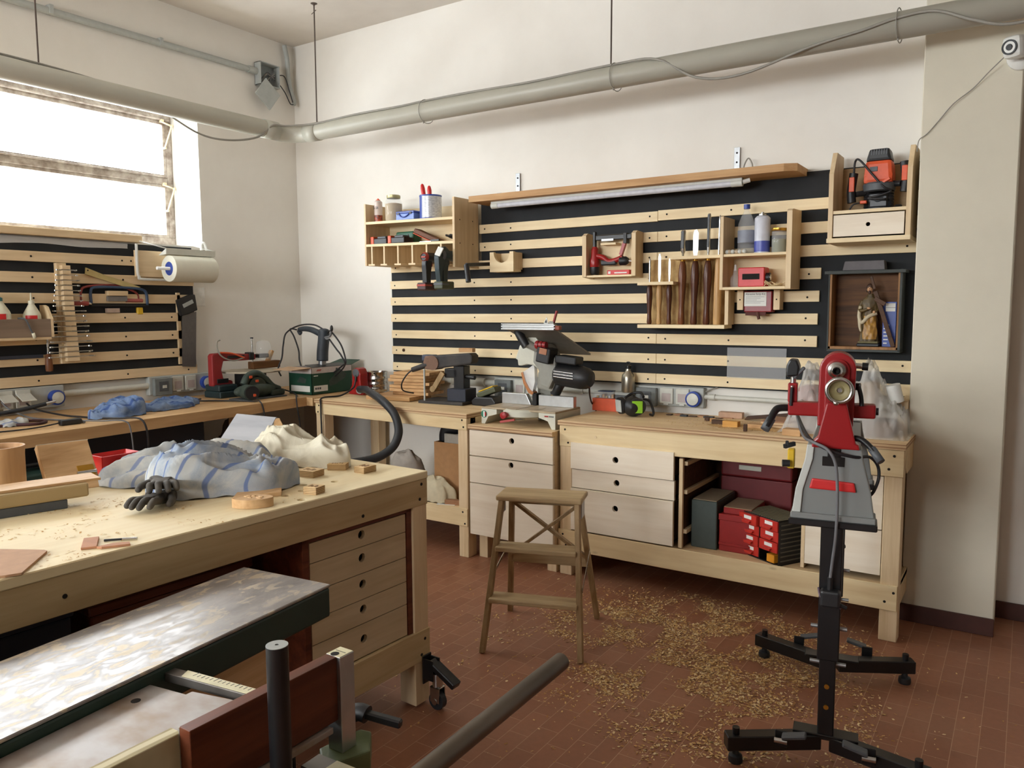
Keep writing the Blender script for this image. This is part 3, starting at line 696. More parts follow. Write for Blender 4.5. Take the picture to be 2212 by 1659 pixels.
# spray can
def spray(name, label, x, y, z, r, h, body, band, capm, txt=None, tc=None):
    t = thing(name, label, 'spray can', (x, y, z))
    build(MB().lathe([(0, 0), (r, 0), (r, .004), (r, h*.84), (r*.97, h*.86), (r*.7, h*.91), (r*.5, h*.92), (r*.5, h*.93)], body, (x, y, z)), 'can', t)
    build(MB().lathe([(r*1.004, h*.04), (r*1.004, h*.3)], band, (x, y, z)), 'lower_band', t)
    build(MB().lathe([(r*.52, h*.92), (r*.52, h*.95), (r*.22, h*.955), (r*.2, h), (0, h)], capm, (x, y, z)), 'nozzle', t)
    if txt: text(txt, r*.9, tc, t, (x+.004, y-r-.0006, z+h*.6), (90, 0, 0), 'lettering')
    return t
x = -3.845
spray('spray_can', 'slim orange and white spray can on the wall shelf beside the sand jar', x, 4.13, zt(x, 2.098), .029, .165, mat('white_red_can', S(224, 206, 196), .3), mat('orange_can_band', S(196, 84, 50), .35, c2=S(60, 40, 36), scale=60), ORANGE, '5-56', BPLAST)
# jar of sand-coloured glue
t = thing('glass_jar', 'big glass jar filled with pale sawdust on top of the wall shelf', 'jar', (-3.71, 4.14, zt(-3.71, 2.098)))
c = (-3.71, 4.14, zt(-3.71, 2.098))
build(MB().lathe([(0, 0), (.055, 0), (.06, .01), (.06, .125), (.05, .148), (.043, .155), (.043, .17)], CLEAR, c), 'jar_glass', t)
build(MB().lathe([(0, .003), (.053, .003), (.057, .012), (.057, .12), (.03, .126), (0, .125)], mat('pale_sawdust', S(190, 166, 126), .9, scale=90, bmp=.3), c), 'contents', t)
build(MB().lathe([(.046, .158), (.047, .16), (.047, .178), (.04, .181), (0, .181)], mat('jar_lid', S(186, 178, 132), .35, .4), c), 'lid', t)
t = thing('tool_box', 'small light blue plastic box with a handle on top of the wall shelf', 'box', (-3.55, 4.15, zt(-3.55, 2.097)))
z = zt(-3.55, 2.098)
build(MB().b(-3.63, -3.47, 4.07, 4.2, z, z+.042, mat('pale_blue_plastic', S(108, 136, 206), .4), .003), 'body', t)
build(MB().b(-3.63, -3.47, 4.07, 4.2, z+.0425, z+.058, BLUE, .003), 'lid', t)
build(MB().tube([(-3.6, 4.068, z+.04), (-3.58, 4.064, z+.022), (-3.55, 4.064, z+.018), (-3.52, 4.064, z+.03), (-3.51, 4.068, z+.042)], .004, BLUE, 6).b(-3.615, -3.595, 4.066, 4.07, z+.035, z+.05, BPLAST).b(-3.51, -3.49, 4.066, 4.07, z+.035, z+.05, BPLAST), 'handle', t)
cx, cy = -3.39, 4.15; z = zt(cx, 2.098)
t = thing('paint_tin', 'white tin with a blue stripe holding red-handled tools on the wall shelf', 'tin', (cx, cy, z))
TIN = mat('printed_tin', S(212, 214, 218), .3, .2, c2=S(172, 176, 184), scale=60, stretch=(1, 1, 2.5))
build(MB().lathe([(0, .003), (.071, .003), (.074, .004), (.074, .158), (.071, .158), (.071, .006)], TIN, (cx, cy, z), n=32), 'tin', t)
m = MB()
vs = [(cx+.0748*math.sin(a), cy-.0748*math.cos(a), z+h) for h in (.006, .15) for a in [R(-38+4*k) for k in range(8)]]
m.add([Vector(v) for v in vs], [(k, k+1, 9+k, 8+k) for k in range(7)], BLUE, True)
m.lathe([(.0748, .148), (.076, .153), (.0748, .158)], BLUE, (cx, cy, z), n=32); m.lathe([(.0748, 0), (.0755, .004), (.0748, .008)], BLUE, (cx, cy, z), n=32)
build(m, 'blue_stripe', t)
for dx, lab, a, h in ((-.022, 'pointed red-handled tool standing in the tin, the left one', -10, .235), (.012, 'rounded red-handled tool standing in the tin, the right one', -4, .215)):
    q = Matrix.Translation((cx+dx, cy-.01, z+.008)) @ Matrix.Rotation(R(a), 4, 'Y')
    p = thing('red_tool', lab, 'tool', (cx+dx, cy, z), 0, 'red tools in the tin')
    build(MB().b(-.004, .004, -.002, .002, 0, .13, STEEL, 0, q), 'shaft', p)
    m = MB(); m.lathe([(.004, .12), (.013, .13), (.015, h-.03), (.011, h-.008), (.004, h), (0, h)], REDP, mx=q); build(m, 'handle', p)
# middle shelf
z = zt(-3.7, 1.944)
for x, lab in ((-3.80, 'orange and black battery pack on the wall shelf, the left one'), (-3.64, 'orange and black battery pack on the wall shelf, under the green case')):
    t = thing('battery_pack', lab, 'battery', (x, 4.12, z), 0, 'battery packs on the wall shelf')
    build(MB().b(x-.07, x+.07, 4.08, 4.18, z, z+.042, BPLAST, .006), 'body', t)
    build(MB().b(x-.075, x-.045, 4.075, 4.185, z+.002, z+.055, ORANGE, .005), 'end_cap', t)
    build(MB().b(x-.03, x+.05, 4.095, 4.165, z+.04, z+.056, DGREY, .004), 'rail_top', t)
solo(MB().b(-3.75, -3.59, 4.2, 4.28, z, z+.09, GREEN, .01).b(-3.71, -3.70, 4.197, 4.2, z+.05, z+.07, BPLAST).b(-3.64, -3.63, 4.197, 4.2, z+.05, z+.07, BPLAST), 'bit_case', 'green plastic case on the wall shelf behind the battery packs', 'case', (-3.67, 4.22, z))
z = zt(-3.42, 1.944)
t = thing('sanding_block', 'worn brown sanding block leaning on the wall shelf right of the green case', 'sanding block', (-3.45, 4.16, z))
build(MB().box((-3.45, 4.2, z+.05), (.2, .09, .03), mat('worn_brown', S(120, 84, 66), .7), (0, 24, 12), .004), 'body', t)
build(MB().box((-3.457, 4.2, z+.031), (.2, .092, .005), ORANGE, (0, 24, 12), .001), 'edge', t)
solo(MB().b(-3.43, -3.33, 4.075, 4.083, z, z+.006, STEEL, .001).b(-3.33, -3.26, 4.07, 4.085, z, z+.014, BSTEEL, .002), 'scraper', 'flat steel scraper lying on the front edge of the wall shelf', 'scraper', (-3.36, 4.08, z))
m = MB(); pts = []
for k in range(15): pts.append((-3.19+.045*math.cos(k*1.7), 4.15+.04*math.sin(k*2.3), z+.012+.03*abs(math.sin(k*1.1))))
m.tube(pts, .004, CORDM, 6); solo(m, 'coiled_cord', 'tangle of thin black cord at the right end of the wall shelf', 'cord', (-3.19, 4.15, z))
# drills hanging in the bays
def drill(label, x, zt_, body, accent, batt, big):
    t = thing('cordless_drill', label, 'drill', (x, 4.0, zt_-.24))
    r = .034 if big else .031
    m = MB(); m.lathe([(0, -.03), (r*.7, -.03), (r, -.015), (r, .09), (r*.8, .12), (r*.55, .135)], body, (x, 3.99, zt_), 'Y'); build(m, 'motor_housing', t)
    m = MB(); m.lathe([(r*.75, -.034), (r*1.02, -.02), (r*1.02, -.012)], accent, (x, 3.99, zt_), 'Y'); m.b(x-r*.6, x+r*.6, 3.955, 3.962, zt_-.006, zt_+.006, accent, .002); build(m, 'accent_ring', t)
    m = MB(); m.lathe([(.02, .13), (.022, .135), (.022, .17), (.012, .19), (0, .19)], BSTEEL, (x, 3.99, zt_), 'Y'); build(m, 'chuck', t)
    m = MB(); m.prism([(3.965, zt_-.01), (4.03, zt_-.01), (4.022, zt_-.06), (4.014, zt_-.1), (4.01, zt_-.17), (3.965, zt_-.17), (3.962, zt_-.1), (3.958, zt_-.05)], x-.019, x+.019, body, 'YZ', .008); build(m, 'handle', t)
    build(MB().b(x-.012, x+.012, 4.02, 4.04, zt_-.06, zt_-.03, accent, .004), 'trigger', t)
    build(MB().b(x-.036, x+.036, 3.93, 4.055, zt_-.215, zt_-.165, batt, .008), 'battery', t)
    build(MB().b(x-.037, x+.037, 3.928, 4.0, zt_-.19, zt_-.175, accent, .003), 'battery_latch', t)
    return t
drill('red and black cordless drill hanging in the shelf bay, the left one', -3.30, 1.835, BPLAST, mat('brick_red_plastic', S(176, 66, 52), .45), mat('red_black_battery', S(70, 40, 38), .5), False)
d2 = drill('dark teal cordless drill hanging in the end bay of the wall shelf', -3.16, 1.84, TEAL, DGREY, mat('teal_battery', S(70, 74, 52), .5), True)
build(MB().prism([(3.935, 1.87), (3.99, 1.9), (4.03, 1.875), (4.03, 1.83), (3.96, 1.74), (3.955, 1.66), (3.935, 1.66), (3.92, 1.75), (3.915, 1.83)], -3.18, -3.14, TEAL, 'YZ', .01), 'front_shell', d2)
build(MB().box((-3.145, 3.928, 1.862), (.045, .008, .06), WHITE, (-20, 18, 0), .008), 'white_badge', d2)
solo(MB().cyl((-2.985, 4.0, 1.775), (-2.955, 3.98, 1.668), .017, BPLAST).cyl((-2.985, 4.0, 1.775), (-3.0, 4.307, 1.795), .012, BPLAST), 'black_tube', 'short black tube hanging below the right end of the wall shelf', 'tube', (-2.97, 3.99, 1.7))
# cup holder
arc = [(-2.853+.062*math.cos(a), 1.862-.062*abs(math.sin(a))*1.12) for a in [PI+k*PI/14 for k in range(15)]]
m = MB(); m.prism([(-2.945, 1.735), (-2.762, 1.735), (-2.762, 1.862)]+arc[::-1]+[(-2.945, 1.862)], 4.2, 4.222, PINE, 'XZ')
m.b(-2.945, -2.762, 4.222, 4.29, 1.735, 1.75, PINE); m.b(-2.945, -2.92, 4.222, 4.307, 1.75, 1.858, PINEZ); m.b(-2.787, -2.762, 4.222, 4.307, 1.75, 1.858, PINEZ); m.b(-2.92, -2.787, 4.29, 4.307, 1.735, 1.858, PINE)
solo(m, 'cradle', 'small pale wooden cradle with a half-round cut hung on the slats', 'holder', (-2.853, 4.26, 1.735))
# ---- long board with lamp
t = thing('long_shelf', 'long rough board shelf above the tool wall with a tube light under it', 'shelf', (-2.0, 4.3, 2.2))
m = MB(); m.prism([(-3.045, 4.11), (-1.07, 4.1), (-1.01, 4.13), (-1.01, 4.345), (-3.045, 4.345)], 2.178, 2.217, wood('rough_larch', S(206, 166, 120), S(176, 132, 88), 'X', 7, .7, knots=True), 'XY', .002); build(m, 'board', t)
for x in (-2.815, -1.384):
    m = MB(); m.b(x-.016, x+.016, 4.337, 4.343, 2.21, 2.37, GALV, .001); m.b(x-.016, x+.016, 4.12, 4.34, 2.217, 2.221, GALV, .001); m.cyl((x, 4.337, 2.34), (x, 4.334, 2.34), .005, DARK, n=8); m.cyl((x, 4.337, 2.29), (x, 4.334, 2.29), .005, DARK, n=8)
    build(m, 'shelf_bracket', t)
m = MB(); m.tube([(-1.33, 4.28, 2.218), (-1.325, 4.28, 2.26), (-1.305, 4.285, 2.295), (-1.285, 4.29, 2.26), (-1.29, 4.3, 2.218)], .004, WCORD, 6); build(m, 'cable_loop', t)
t = thing('tube_light', 'unlit white tube light fixed under the long board shelf', 'lamp', (-2.1, 4.2, 2.155))
build(MB().cyl((-2.86, 4.18, 2.153), (-1.36, 4.18, 2.153), .017, mat('tube_diffuser', S(206, 206, 212), .35), n=16), 'diffuser', t)
build(MB().b(-2.91, -1.3, 4.165, 4.2, 2.164, 2.179, LGREY, .002), 'batten', t)
build(MB().cyl((-2.91, 4.18, 2.153), (-2.86, 4.18, 2.153), .019, LGREY, n=16), 'end_cap', t)
build(MB().cyl((-1.36, 4.18, 2.153), (-1.3, 4.18, 2.153), .019, LGREY, n=16).cyl((-1.3, 4.18, 2.156), (-1.265, 4.19, 2.165), .012, WHITE, n=12), 'end_cap', t)
# ---- nailer rack
t = thing('nailer_rack', 'square pale wooden rack on the slats holding the red nail gun', 'rack', (-2.09, 4.3, 1.68))
for x0 in (-2.267, -1.945): build(MB().prism([(4.2, 1.685), (4.305, 1.675), (4.305, 1.94), (4.225, 1.945), (4.2, 1.93)], x0, x0+.026, PINEZ, 'YZ'), 'side_panel', t)
build(MB().b(-2.241, -1.945, 4.298, 4.307, 1.69, 1.935, PINE), 'back_panel', t)
build(MB().b(-2.241, -1.945, 4.205, 4.3, 1.682, 1.694, PINE), 'shelf_board', t)
build(MB().b(-2.16, -2.06, 4.23, 4.3, 1.872, 1.884, PINE), 'peg_block', t)
t = thing('nail_gun', 'red and black air nail gun hanging in the square rack', 'nail gun', (-2.12, 4.24, 1.72))
m = MB(); m.lathe([(.0, 0), (.022, 0), (.028, .01), (.028, .045)], BPLAST, (-2.205, 4.245, 1.7)); build(m, 'cap', t)
m = MB(); m.lathe([(.028, .045), (.03, .05), (.03, .085), (.022, .11), (.022, .15), (.014, .165), (0, .165)], RED, (-2.205, 4.245, 1.7)); build(m, 'head', t)
build(MB().tube([(-2.19, 4.245, 1.81), (-2.15, 4.245, 1.80), (-2.11, 4.245, 1.775), (-2.05, 4.245, 1.785), (-2.02, 4.245, 1.80)], .016, RED, 10).b(-2.16, -2.06, 4.23, 4.262, 1.752, 1.785, BPLAST, .008), 'handle', t)
build(MB().lathe([(0, 0), (.026, 0), (.026, .035), (.016, .05), (0, .05)], BPLAST, (-2.035, 4.245, 1.775), 'X').cyl((-1.99, 4.245, 1.775), (-1.95, 4.245, 1.77), .006, STEEL), 'end_cap', t)
build(MB().b(-2.19, -1.955, 4.222, 4.26, 1.9, 1.93, BSTEEL, .004).b(-2.15, -2.07, 4.22, 4.225, 1.893, 1.908, GALV).b(-2.005, -1.985, 4.215, 4.262, 1.875, 1.935, BPLAST), 'magazine', t)
build(MB().b(-2.215, -2.195, 4.232, 4.256, 1.86, 1.955, BSTEEL, .004), 'nose', t)
build(MB().bar((-2.0, 4.24, 1.895), (-2.03, 4.24, 1.81), .022, .02, RED), 'magazine_strut', t)
t = thing('nail_box', 'small red box lying at the bottom of the nail gun rack', 'box', (-2.03, 4.24, 1.694))
build(MB().b(-2.108, -1.965, 4.215, 4.255, 1.6945, 1.722, REDP, .002), 'body', t)
build(MB().b(-2.06, -1.98, 4.2138, 4.2148, 1.702, 1.709, PAPER, 0).b(-2.1, -2.085, 4.2138, 4.2148, 1.70, 1.715, PAPER, 0), 'white_print', t)
# ---- turning tool rack
OSB = mat('chip_board', S(206, 174, 118), .8, c2=S(166, 128, 78), scale=26, stretch=(1, 1, .6), bmp=.3)
t = thing('tool_rack', 'stepped wooden rack of turning chisels in the middle of the slatted wall', 'rack', (-1.64, 4.3, 1.38))
build(MB().prism([(-1.875, 1.405), (-1.385, 1.405), (-1.385, 1.785), (-1.69, 1.785), (-1.69, 1.775), (-1.875, 1.775)], 4.29, 4.307, OSB, 'XZ'), 'back_board', t)
build(MB().b(-1.89, -1.38, 4.17, 4.3, 1.384, 1.404, PINE), 'bottom_ledge', t)
def slotted(x0, x1, z, xs):
    o = build(MB().b(x0, x1, 4.175, 4.29, z-.009, z+.009, PINE), 'upper_ledge', t)
    return o
slotted(-1.895, -1.677, 1.637, 0); slotted(-1.69, -1.385, 1.775, 0)
build(MB().b(-1.39, -1.37, 4.2, 4.305, 1.405, 1.60, PINEZ), 'side_panel', t)
HAND = {'d': wood('rosewood_handle', S(98, 56, 36), S(54, 30, 22), 'Z', 10, .3), 'l': wood('ash_handle', S(206, 166, 112), S(172, 128, 78), 'Z', 10, .35), 'm': wood('walnut_handle', S(124, 76, 46), S(84, 46, 28), 'Z', 10, .3)}
tl = [(-1.845, 'd', .235, 1.782, .0065, 0, 'slim dark-handled turning chisel at the left end of the rack'), (-1.785, 'l', .235, 1.806, .008, 1, 'pale-handled turning chisel between two dark ones, short section of the rack'), (-1.725, 'd', .235, 1.778, .006, 1, 'slim dark-handled turning chisel right of the pale short one'),
      (-1.651, 'm', .365, 1.93, .016, 2, 'long dark-handled turning gouge with the broadest blade'), (-1.578, 'd', .365, 1.93, .015, 3, 'long dark-handled turning chisel with a flat rounded blade'), (-1.505, 'd', .365, 2.012, .011, 2, 'long dark-handled turning tool with the tallest blade'), (-1.445, 'l', .375, 2.0, .009, 4, 'long pale-handled turning tool at the right end of the rack')]
for x, hm, hl, ztop, bw, kind, lab in tl:
    y, z0 = 4.235, 1.4045; big = hl > .3; k = 1.35 if big else 1
    tt = thing('turning_chisel', lab, 'chisel', (x, y, z0), 0, 'turning chisels in the rack')
    lean = .015 if big else .004
    q = Matrix.Translation((x, y, z0)) @ Matrix.Rotation(lean, 4, 'Y')
    m = MB()
    if kind == 4: m.lathe([(0, 0), (.02, 0), (.021, .01), (.021, hl*.6), (.018, hl*.9), (.014, hl)], HAND[hm], mx=q, n=16)
    else: m.lathe([(0, 0), (.012*k, 0), (.0145*k, .012), (.0125*k, hl*.18), (.0115*k, hl*.3), (.0165*k, hl*.62), (.0175*k, hl*.74), (.0145*k, hl*.9), (.0095*k, hl*.97)], HAND[hm], mx=q, n=16)
    build(m, 'handle', tt)
    m = MB(); m.lathe([(.0098*k, hl*.965), (.0102*k, hl*.97), (.0098*k, hl*1.02), (0, hl*1.02)], BRASS if big else STEEL, mx=q, n=14); build(m, 'ferrule', tt)
    m = MB(); h = ztop-z0
    if kind in (1, 3): m.prism([(-bw*.45, hl), (bw*.45, hl), (bw, hl+.05), (bw, h-.02), (bw*.3, h), (-bw*.6, h-.004), (-bw, h-.025), (-bw, hl+.05)], -.002, .002, STEEL, 'XZ', 0, q)
    elif kind == 2: 
        m.lathe([(.006, hl), (.006, hl+.03), (bw*.85, hl+.045), (bw*.85, h-.01), (bw*.6, h)], STEEL, mx=q, n=14); m.b(-bw*.55, bw*.55, -bw-.002, -bw*.6, hl+.06, h-.006, BSTEEL, .001, q)
    else: m.lathe([(.0055, hl), (.0055, h-.03), (.005, h-.01), (.002, h), (0, h)], STEEL, mx=q, n=12)
    build(m, 'blade', tt)
# ---- open box shelf right of the rack
BX = thing('box_shelf', 'open pale wooden box shelf with bottle and spray can right of the chisel rack', 'shelf', (-1.2, 4.3, 1.59))
build(MB().b(-1.395, -1.378, 4.12, 4.307, 1.592, 1.978, PINEZ), 'side_panel', BX)
build(MB().prism([(4.12, 1.592), (4.307, 1.592), (4.307, 2.0), (4.14, 1.995), (4.12, 1.985)], -1.052, -1.026, PINEZ, 'YZ'), 'side_panel', BX)
build(MB().b(-1.378, -1.052, 4.12, 4.3, 1.592, 1.606, PINE), 'shelf_board', BX)
build(MB().b(-1.378, -1.052, 4.125, 4.3, 1.766, 1.78, PINE), 'shelf_board', BX)
build(MB().b(-1.378, -1.052, 4.3, 4.307, 1.606, 1.766, PINE), 'back_panel', BX)
c = (-1.285, 4.215, 1.7805)
t = thing('plastic_bottle', 'clear plastic bottle with a blue cap in the box shelf', 'bottle', c)
build(MB().lathe([(0, 0), (.04, 0), (.045, .01), (.045, .13), (.043, .16), (.028, .2), (.014, .225), (.013, .24)], CLEAR, c), 'bottle', t)
build(MB().lathe([(0, .24), (.0165, .238), (.0165, .262), (0, .264)], BLUE, c), 'cap', t)
build(MB().lathe([(.0455, .06), (.0455, .125)], mat('grey_label', S(150, 156, 170), .6), c), 'label_band', t)
spray('spray_can', 'white and blue spray can standing in the middle of the box shelf', -1.2, 4.21, 1.7805, .04, .215, mat('white_blue_can', S(212, 214, 224), .3), mat('blue_can_band', S(84, 94, 178), .35), STEEL)
c = (-1.112, 4.21, 1.7805)
t = thing('glass_jar', 'glass jar with a gold lid at the right of the box shelf', 'jar', c)
build(MB().lathe([(0, 0), (.035, 0), (.038, .006), (.038, .105), (.034, .115)], CLEAR, c), 'jar_glass', t)
build(MB().lathe([(0, .003), (.034, .003), (.035, .07), (0, .072)], mat('green_grey_paste', S(120, 122, 92), .7), c), 'contents', t)
build(MB().lathe([(.038, .112), (.0395, .114), (.0395, .126), (0, .128)], BRASS, c), 'lid', t)
for k in range(7):
    p = (-1.365+.016*k+.004*math.sin(k*5), 4.15+.012*math.sin(k*3.1), 1.781)
    solo(MB().ball((p[0], p[1], p[2]+.012), .013, mat('wax_lump%d' % (k % 2), S(196, 176, 150) if k % 2 else S(206, 206, 198), .5), (1, .8, .9), 10, 6), 'wax_lump', 'small pale lump in the row in front of the clear bottle', 'lump', p, 'pale lumps in the box shelf')
c = (-1.335, 4.2, 1.6065)
t = thing('glass_vial', 'small clear glass vial in the lower bay of the box shelf', 'bottle', c)
build(MB().lathe([(0, 0), (.024, 0), (.026, .006), (.026, .05), (.012, .07), (.011, .09)], CLEAR, c), 'bottle', t); build(MB().lathe([(0, .088), (.009, .088), (.005, .12), (0, .121)], MILKY, c), 'nozzle', t)
t = thing('wax_dispenser', 'red metal dispenser with a black knob in the lower bay of the box shelf', 'dispenser', (-1.24, 4.2, 1.607))
build(MB().b(-1.308, -1.17, 4.16, 4.25, 1.607, 1.708, REDP, .004), 'body', t)
build(MB().b(-1.285, -1.195, 4.157, 4.161, 1.645, 1.675, DARK, .002), 'slot', t)
build(MB().cyl((-1.17, 4.2, 1.655), (-1.15, 4.2, 1.655), .024, BPLAST).cyl((-1.15, 4.2, 1.655), (-1.147, 4.2, 1.655), .016, STEEL), 'knob', t)
m = MB()
for k in range(26): m.box((-1.13+.03*math.sin(k*2.1)+.012*math.cos(k), 4.19+.04*math.cos(k*1.7), 1.612+.018*abs(math.sin(k*.9))*(k % 3)/2), (.035, .004, .004), PINE, (20*math.sin(k), 30*math.cos(k*2), k*47), 0)
solo(m, 'wood_shavings', 'small heap of pale shavings beside the red dispenser', 'shavings', (-1.13, 4.2, 1.607), kind='stuff')
# ---- abrasive kit
for x0, lab in ((-1.334, 'small wooden block left of the red abrasive kit'), (-1.14, 'small wooden block right of the red abrasive kit')):
    m = MB(); m.b(x0, x0+.033, 4.235, 4.307, 1.485, 1.59, PINEZ); screw(m, x0+.016, 4.235, 1.54, 'Y', .004)
    solo(m, 'wooden_block', lab, 'block', (x0, 4.307, 1.485))
t = thing('abrasive_kit', 'red box of abrasive strips with a printed white label below the box shelf', 'box', (-1.23, 4.26, 1.475))
build(MB().b(-1.298, -1.148, 4.24, 4.306, 1.472, 1.586, mat('dark_red_plastic', S(134, 28, 34), .35), .006), 'body', t)
build(MB().b(-1.295, -1.178, 4.2375, 4.2395, 1.505, 1.58, PAPER, 0), 'label_card', t)
text('Abrasive Strip Kit', .0145, BPLAST, t, (-1.2365, 4.2372, 1.569), (90, 0, 0))
m = MB()
for k in range(5): m.b(-1.288, -1.288+.1-.02*(k % 3), 4.237, 4.2374, 1.553-.008*k, 1.5545-.008*k, DGREY, 0)
build(m, 'printed_lines', t)
build(MB().tube([(-1.225, 4.25, 1.475), (-1.222, 4.243, 1.46), (-1.215, 4.243, 1.435)], .01, mat('brown_strip', S(96, 58, 46), .8), 4, 3).b(-1.29, -1.18, 4.242, 4.25, 1.455, 1.475, mat('brown_strips', S(92, 50, 44), .8)), 'loose_strip', t)
# ---- router cabinet
t = thing('router_cabinet', 'pale wooden wall cabinet with one drawer holding the orange router', 'cabinet', (-.66, 4.3, 1.81))
for x0, x1 in ((-.848, -.826), (-.506, -.484)):
    build(MB().prism([(4.08, 1.81), (4.308, 1.81), (4.308, 2.25), (4.15, 2.25), (4.08, 2.14)], x0, x1, PINEZ, 'YZ', .002), 'side_panel', t)
build(MB().b(-.826, -.506, 4.296, 4.308, 1.82, 2.19, wood('poplar_ply', S(186, 158, 118), S(164, 134, 94), 'X', 5)), 'back_panel', t)
build(MB().b(-.826, -.506, 4.085, 4.296, 1.946, 1.962, PINE), 'shelf_board', t)
build(MB().b(-.85, -.482, 4.07, 4.308, 1.808, 1.83, PINE), 'bottom_board', t)
drawer(t, -.822, -.512, 1.838, 1.94, 4.083, .2, DRAW, (-.667, 1.89), r=.01, t=.014)
# ---- router
c = Vector((-.64, 4.19, 1.963))
t = thing('plunge_router', 'orange and black plunge router standing in the router cabinet', 'router', c)
o = lambda dx, dy, dz: (c.x+dx, c.y+dy, c.z+dz)
build(MB().lathe([(0, 0), (.068, 0), (.068, .007), (.03, .01)], DGREY, o(0, 0, 0), n=28), 'base_plate', t)
for dx in (-.05, .05): build(MB().lathe([(.012, .008)]+[(.015+.004*(k % 2), .012+.0065*k) for k in range(12)]+[(.012, .092)], BPLAST, o(dx, .0, 0), n=14), 'bellows', t)
build(MB().b(*[v for p in zip(o(-.045, -.02, .008), o(.045, .05, .085)) for v in p], BSTEEL, .01).cyl(o(0, -.02, .06), o(0, .01, .05), .022, DGREY), 'plunge_base', t)
build(MB().lathe([(.05, .085), (.07, .09), (.074, .12), (.068, .128)], DGREY, o(0, 0, 0), n=28), 'collar', t)
build(MB().prism([(-.066, .122), (.066, .122), (.064, .16), (.058, .23), (-.058, .23), (-.064, .16)], -.055, .055, ORANGE, 'XZ', .018, Matrix.Translation(c)), 'motor_body', t)
build(MB().prism([(-.058, .228), (.058, .228), (.05, .252), (.045, .285), (-.042, .285), (-.05, .252)], -.05, .05, BPLAST, 'XZ', .012, Matrix.Translation(c)), 'top_cap', t)
m = MB()
for k in range(7): m.b(c.x-.034+k*.011, c.x-.029+k*.011, c.y-.052, c.y-.048, c.z+.255, c.z+.28, DGREY, 0)
build(m, 'vents', t)
build(MB().b(c.x-.036, c.x-.002, c.y-.058, c.y-.0545, c.z+.178, c.z+.2, DGREY, .001), 'badge', t)
for s, z0 in ((-1, .04), (1, .075)):
    build(MB().cyl(o(s*.06, -.01, z0+.045), o(s*.1, -.03, z0+.04), .014, BPLAST).tube([o(s*.115, -.035, z0+.0), o(s*.12, -.035, z0+.05), o(s*.115, -.035, z0+.1), o(s*.11, -.035, z0+.14)], .02, BPLAST, 12), 'handle', t)
    build(MB().b(c.x+s*.115-.012, c.x+s*.115+.012, c.y-.058, c.y-.05, c.z+z0+.05, c.z+z0+.12, ORANGE, .004), 'handle_grip', t)
build(MB().bar(o(.015, -.055, .118), o(.055, -.06, .14), .02, .012, ORANGE), 'plunge_lever', t)
build(MB().tube([o(-.11, -.035, .18), o(-.105, -.04, .235), o(-.08, -.06, .235), o(-.02, -.065, .16), o(.03, -.066, .1), o(.06, -.05, .085), o(.03, -.05, .07), o(-.04, -.05, .055), o(.04, -.055, .045)], .005, CORDM, 8), 'cord', t)
build(MB().tube([o(-.06, -.05, .035), o(-.1, -.06, .03), o(-.12, -.06, .006)], .004, CORDM, 6).b(c.x-.075, c.x-.045, c.y-.06, c.y-.04, c.z+.03, c.z+.045, ORANGE, .003), 'depth_stop', t)
m = MB(); m.lathe([(0, 0), (.012, .002), (.018, .008), (.012, .014), (0, .015)], BPLAST, (-.545, 4.13, 1.963)); solo(m, 'rubber_bung', 'small black rubber bung lying beside the router base', 'bung', (-.545, 4.13, 1.963))
# ---- niche with the figurine
t = thing('niche_box', 'black-framed wooden niche box on the tool wall holding a figurine', 'niche', (-.69, 4.3, 1.285))
NW = wood('niche_brown', S(112, 74, 40), S(64, 40, 22), 'X', 7, .6); NF = wood('niche_edge', S(164, 120, 76), S(120, 84, 50), 'Z', 8)
NG = mat('grey_niche_paint', S(66, 70, 68), .7)
build(MB().b(-.86, -.845, 4.215, 4.326, 1.285, 1.675, NF).b(-.862, -.8555, 4.212, 4.326, 1.28, 1.68, NG), 'side_panel', t)
build(MB().b(-.543, -.53, 4.215, 4.326, 1.285, 1.675, NF).b(-.535, -.524, 4.212, 4.326, 1.28, 1.68, NG), 'side_panel', t)
build(MB().b(-.86, -.53, 4.215, 4.326, 1.286, 1.3, NF).b(-.862, -.524, 4.212, 4.326, 1.274, 1.286, NG), 'bottom_board', t)
build(MB().b(-.88, -.51, 4.2, 4.326, 1.662, 1.678, NG), 'top_board', t)
build(MB().b(-.845, -.543, 4.318, 4.326, 1.3, 1.662, NW, 0), 'back_panel', t)
solo(MB().prism([(-.80, 1.679), (-.605, 1.679), (-.61, 1.725), (-.79, 1.725)], 4.22, 4.3, mat('grey_purple_block', S(104, 100, 102), .7), 'XZ', .004), 'grey_block', 'flat grey block lying on top of the niche box', 'block', (-.7, 4.26, 1.679))
# figurine
fx, fy, fz = -.672, 4.262, 1.3005
t = thing('figurine', 'painted carved figurine of a robed bearded man standing in the niche', 'figurine', (fx, fy, fz))
ROBE = mat('olive_gold_robe', S(104, 82, 42), .5, c2=S(70, 58, 34), scale=40); GOLD = mat('gold_robe', S(184, 138, 62), .4, c2=S(140, 100, 44), scale=50); SKINM = mat('painted_skin', S(206, 160, 118), .5); HAIRM = mat('painted_hair', S(70, 46, 32), .6); CLOTH = mat('cream_cloak', S(196, 182, 152), .5)
build(MB().b(fx-.052, fx+.052, fy-.035, fy+.035, fz, fz+.016, BPLAST, .004).b(fx-.047, fx+.047, fy-.031, fy+.031, fz+.016, fz+.026, mat('mossy_base', S(112, 104, 70), .7), .003), 'base', t)
secs = [(.026, .043, .028, -.002, 0), (.06, .04, .027, 0, 0), (.1, .036, .026, .001, 0), (.135, .036, .026, -.002, 0), (.16, .034, .025, -.002, 0), (.19, .037, .025, -.001, 0), (.215, .041, .024, 0, 0), (.235, .036, .02, .001, 0), (.25, .018, .015, .001, -.002), (.262, .012, .012, .001, -.003)]
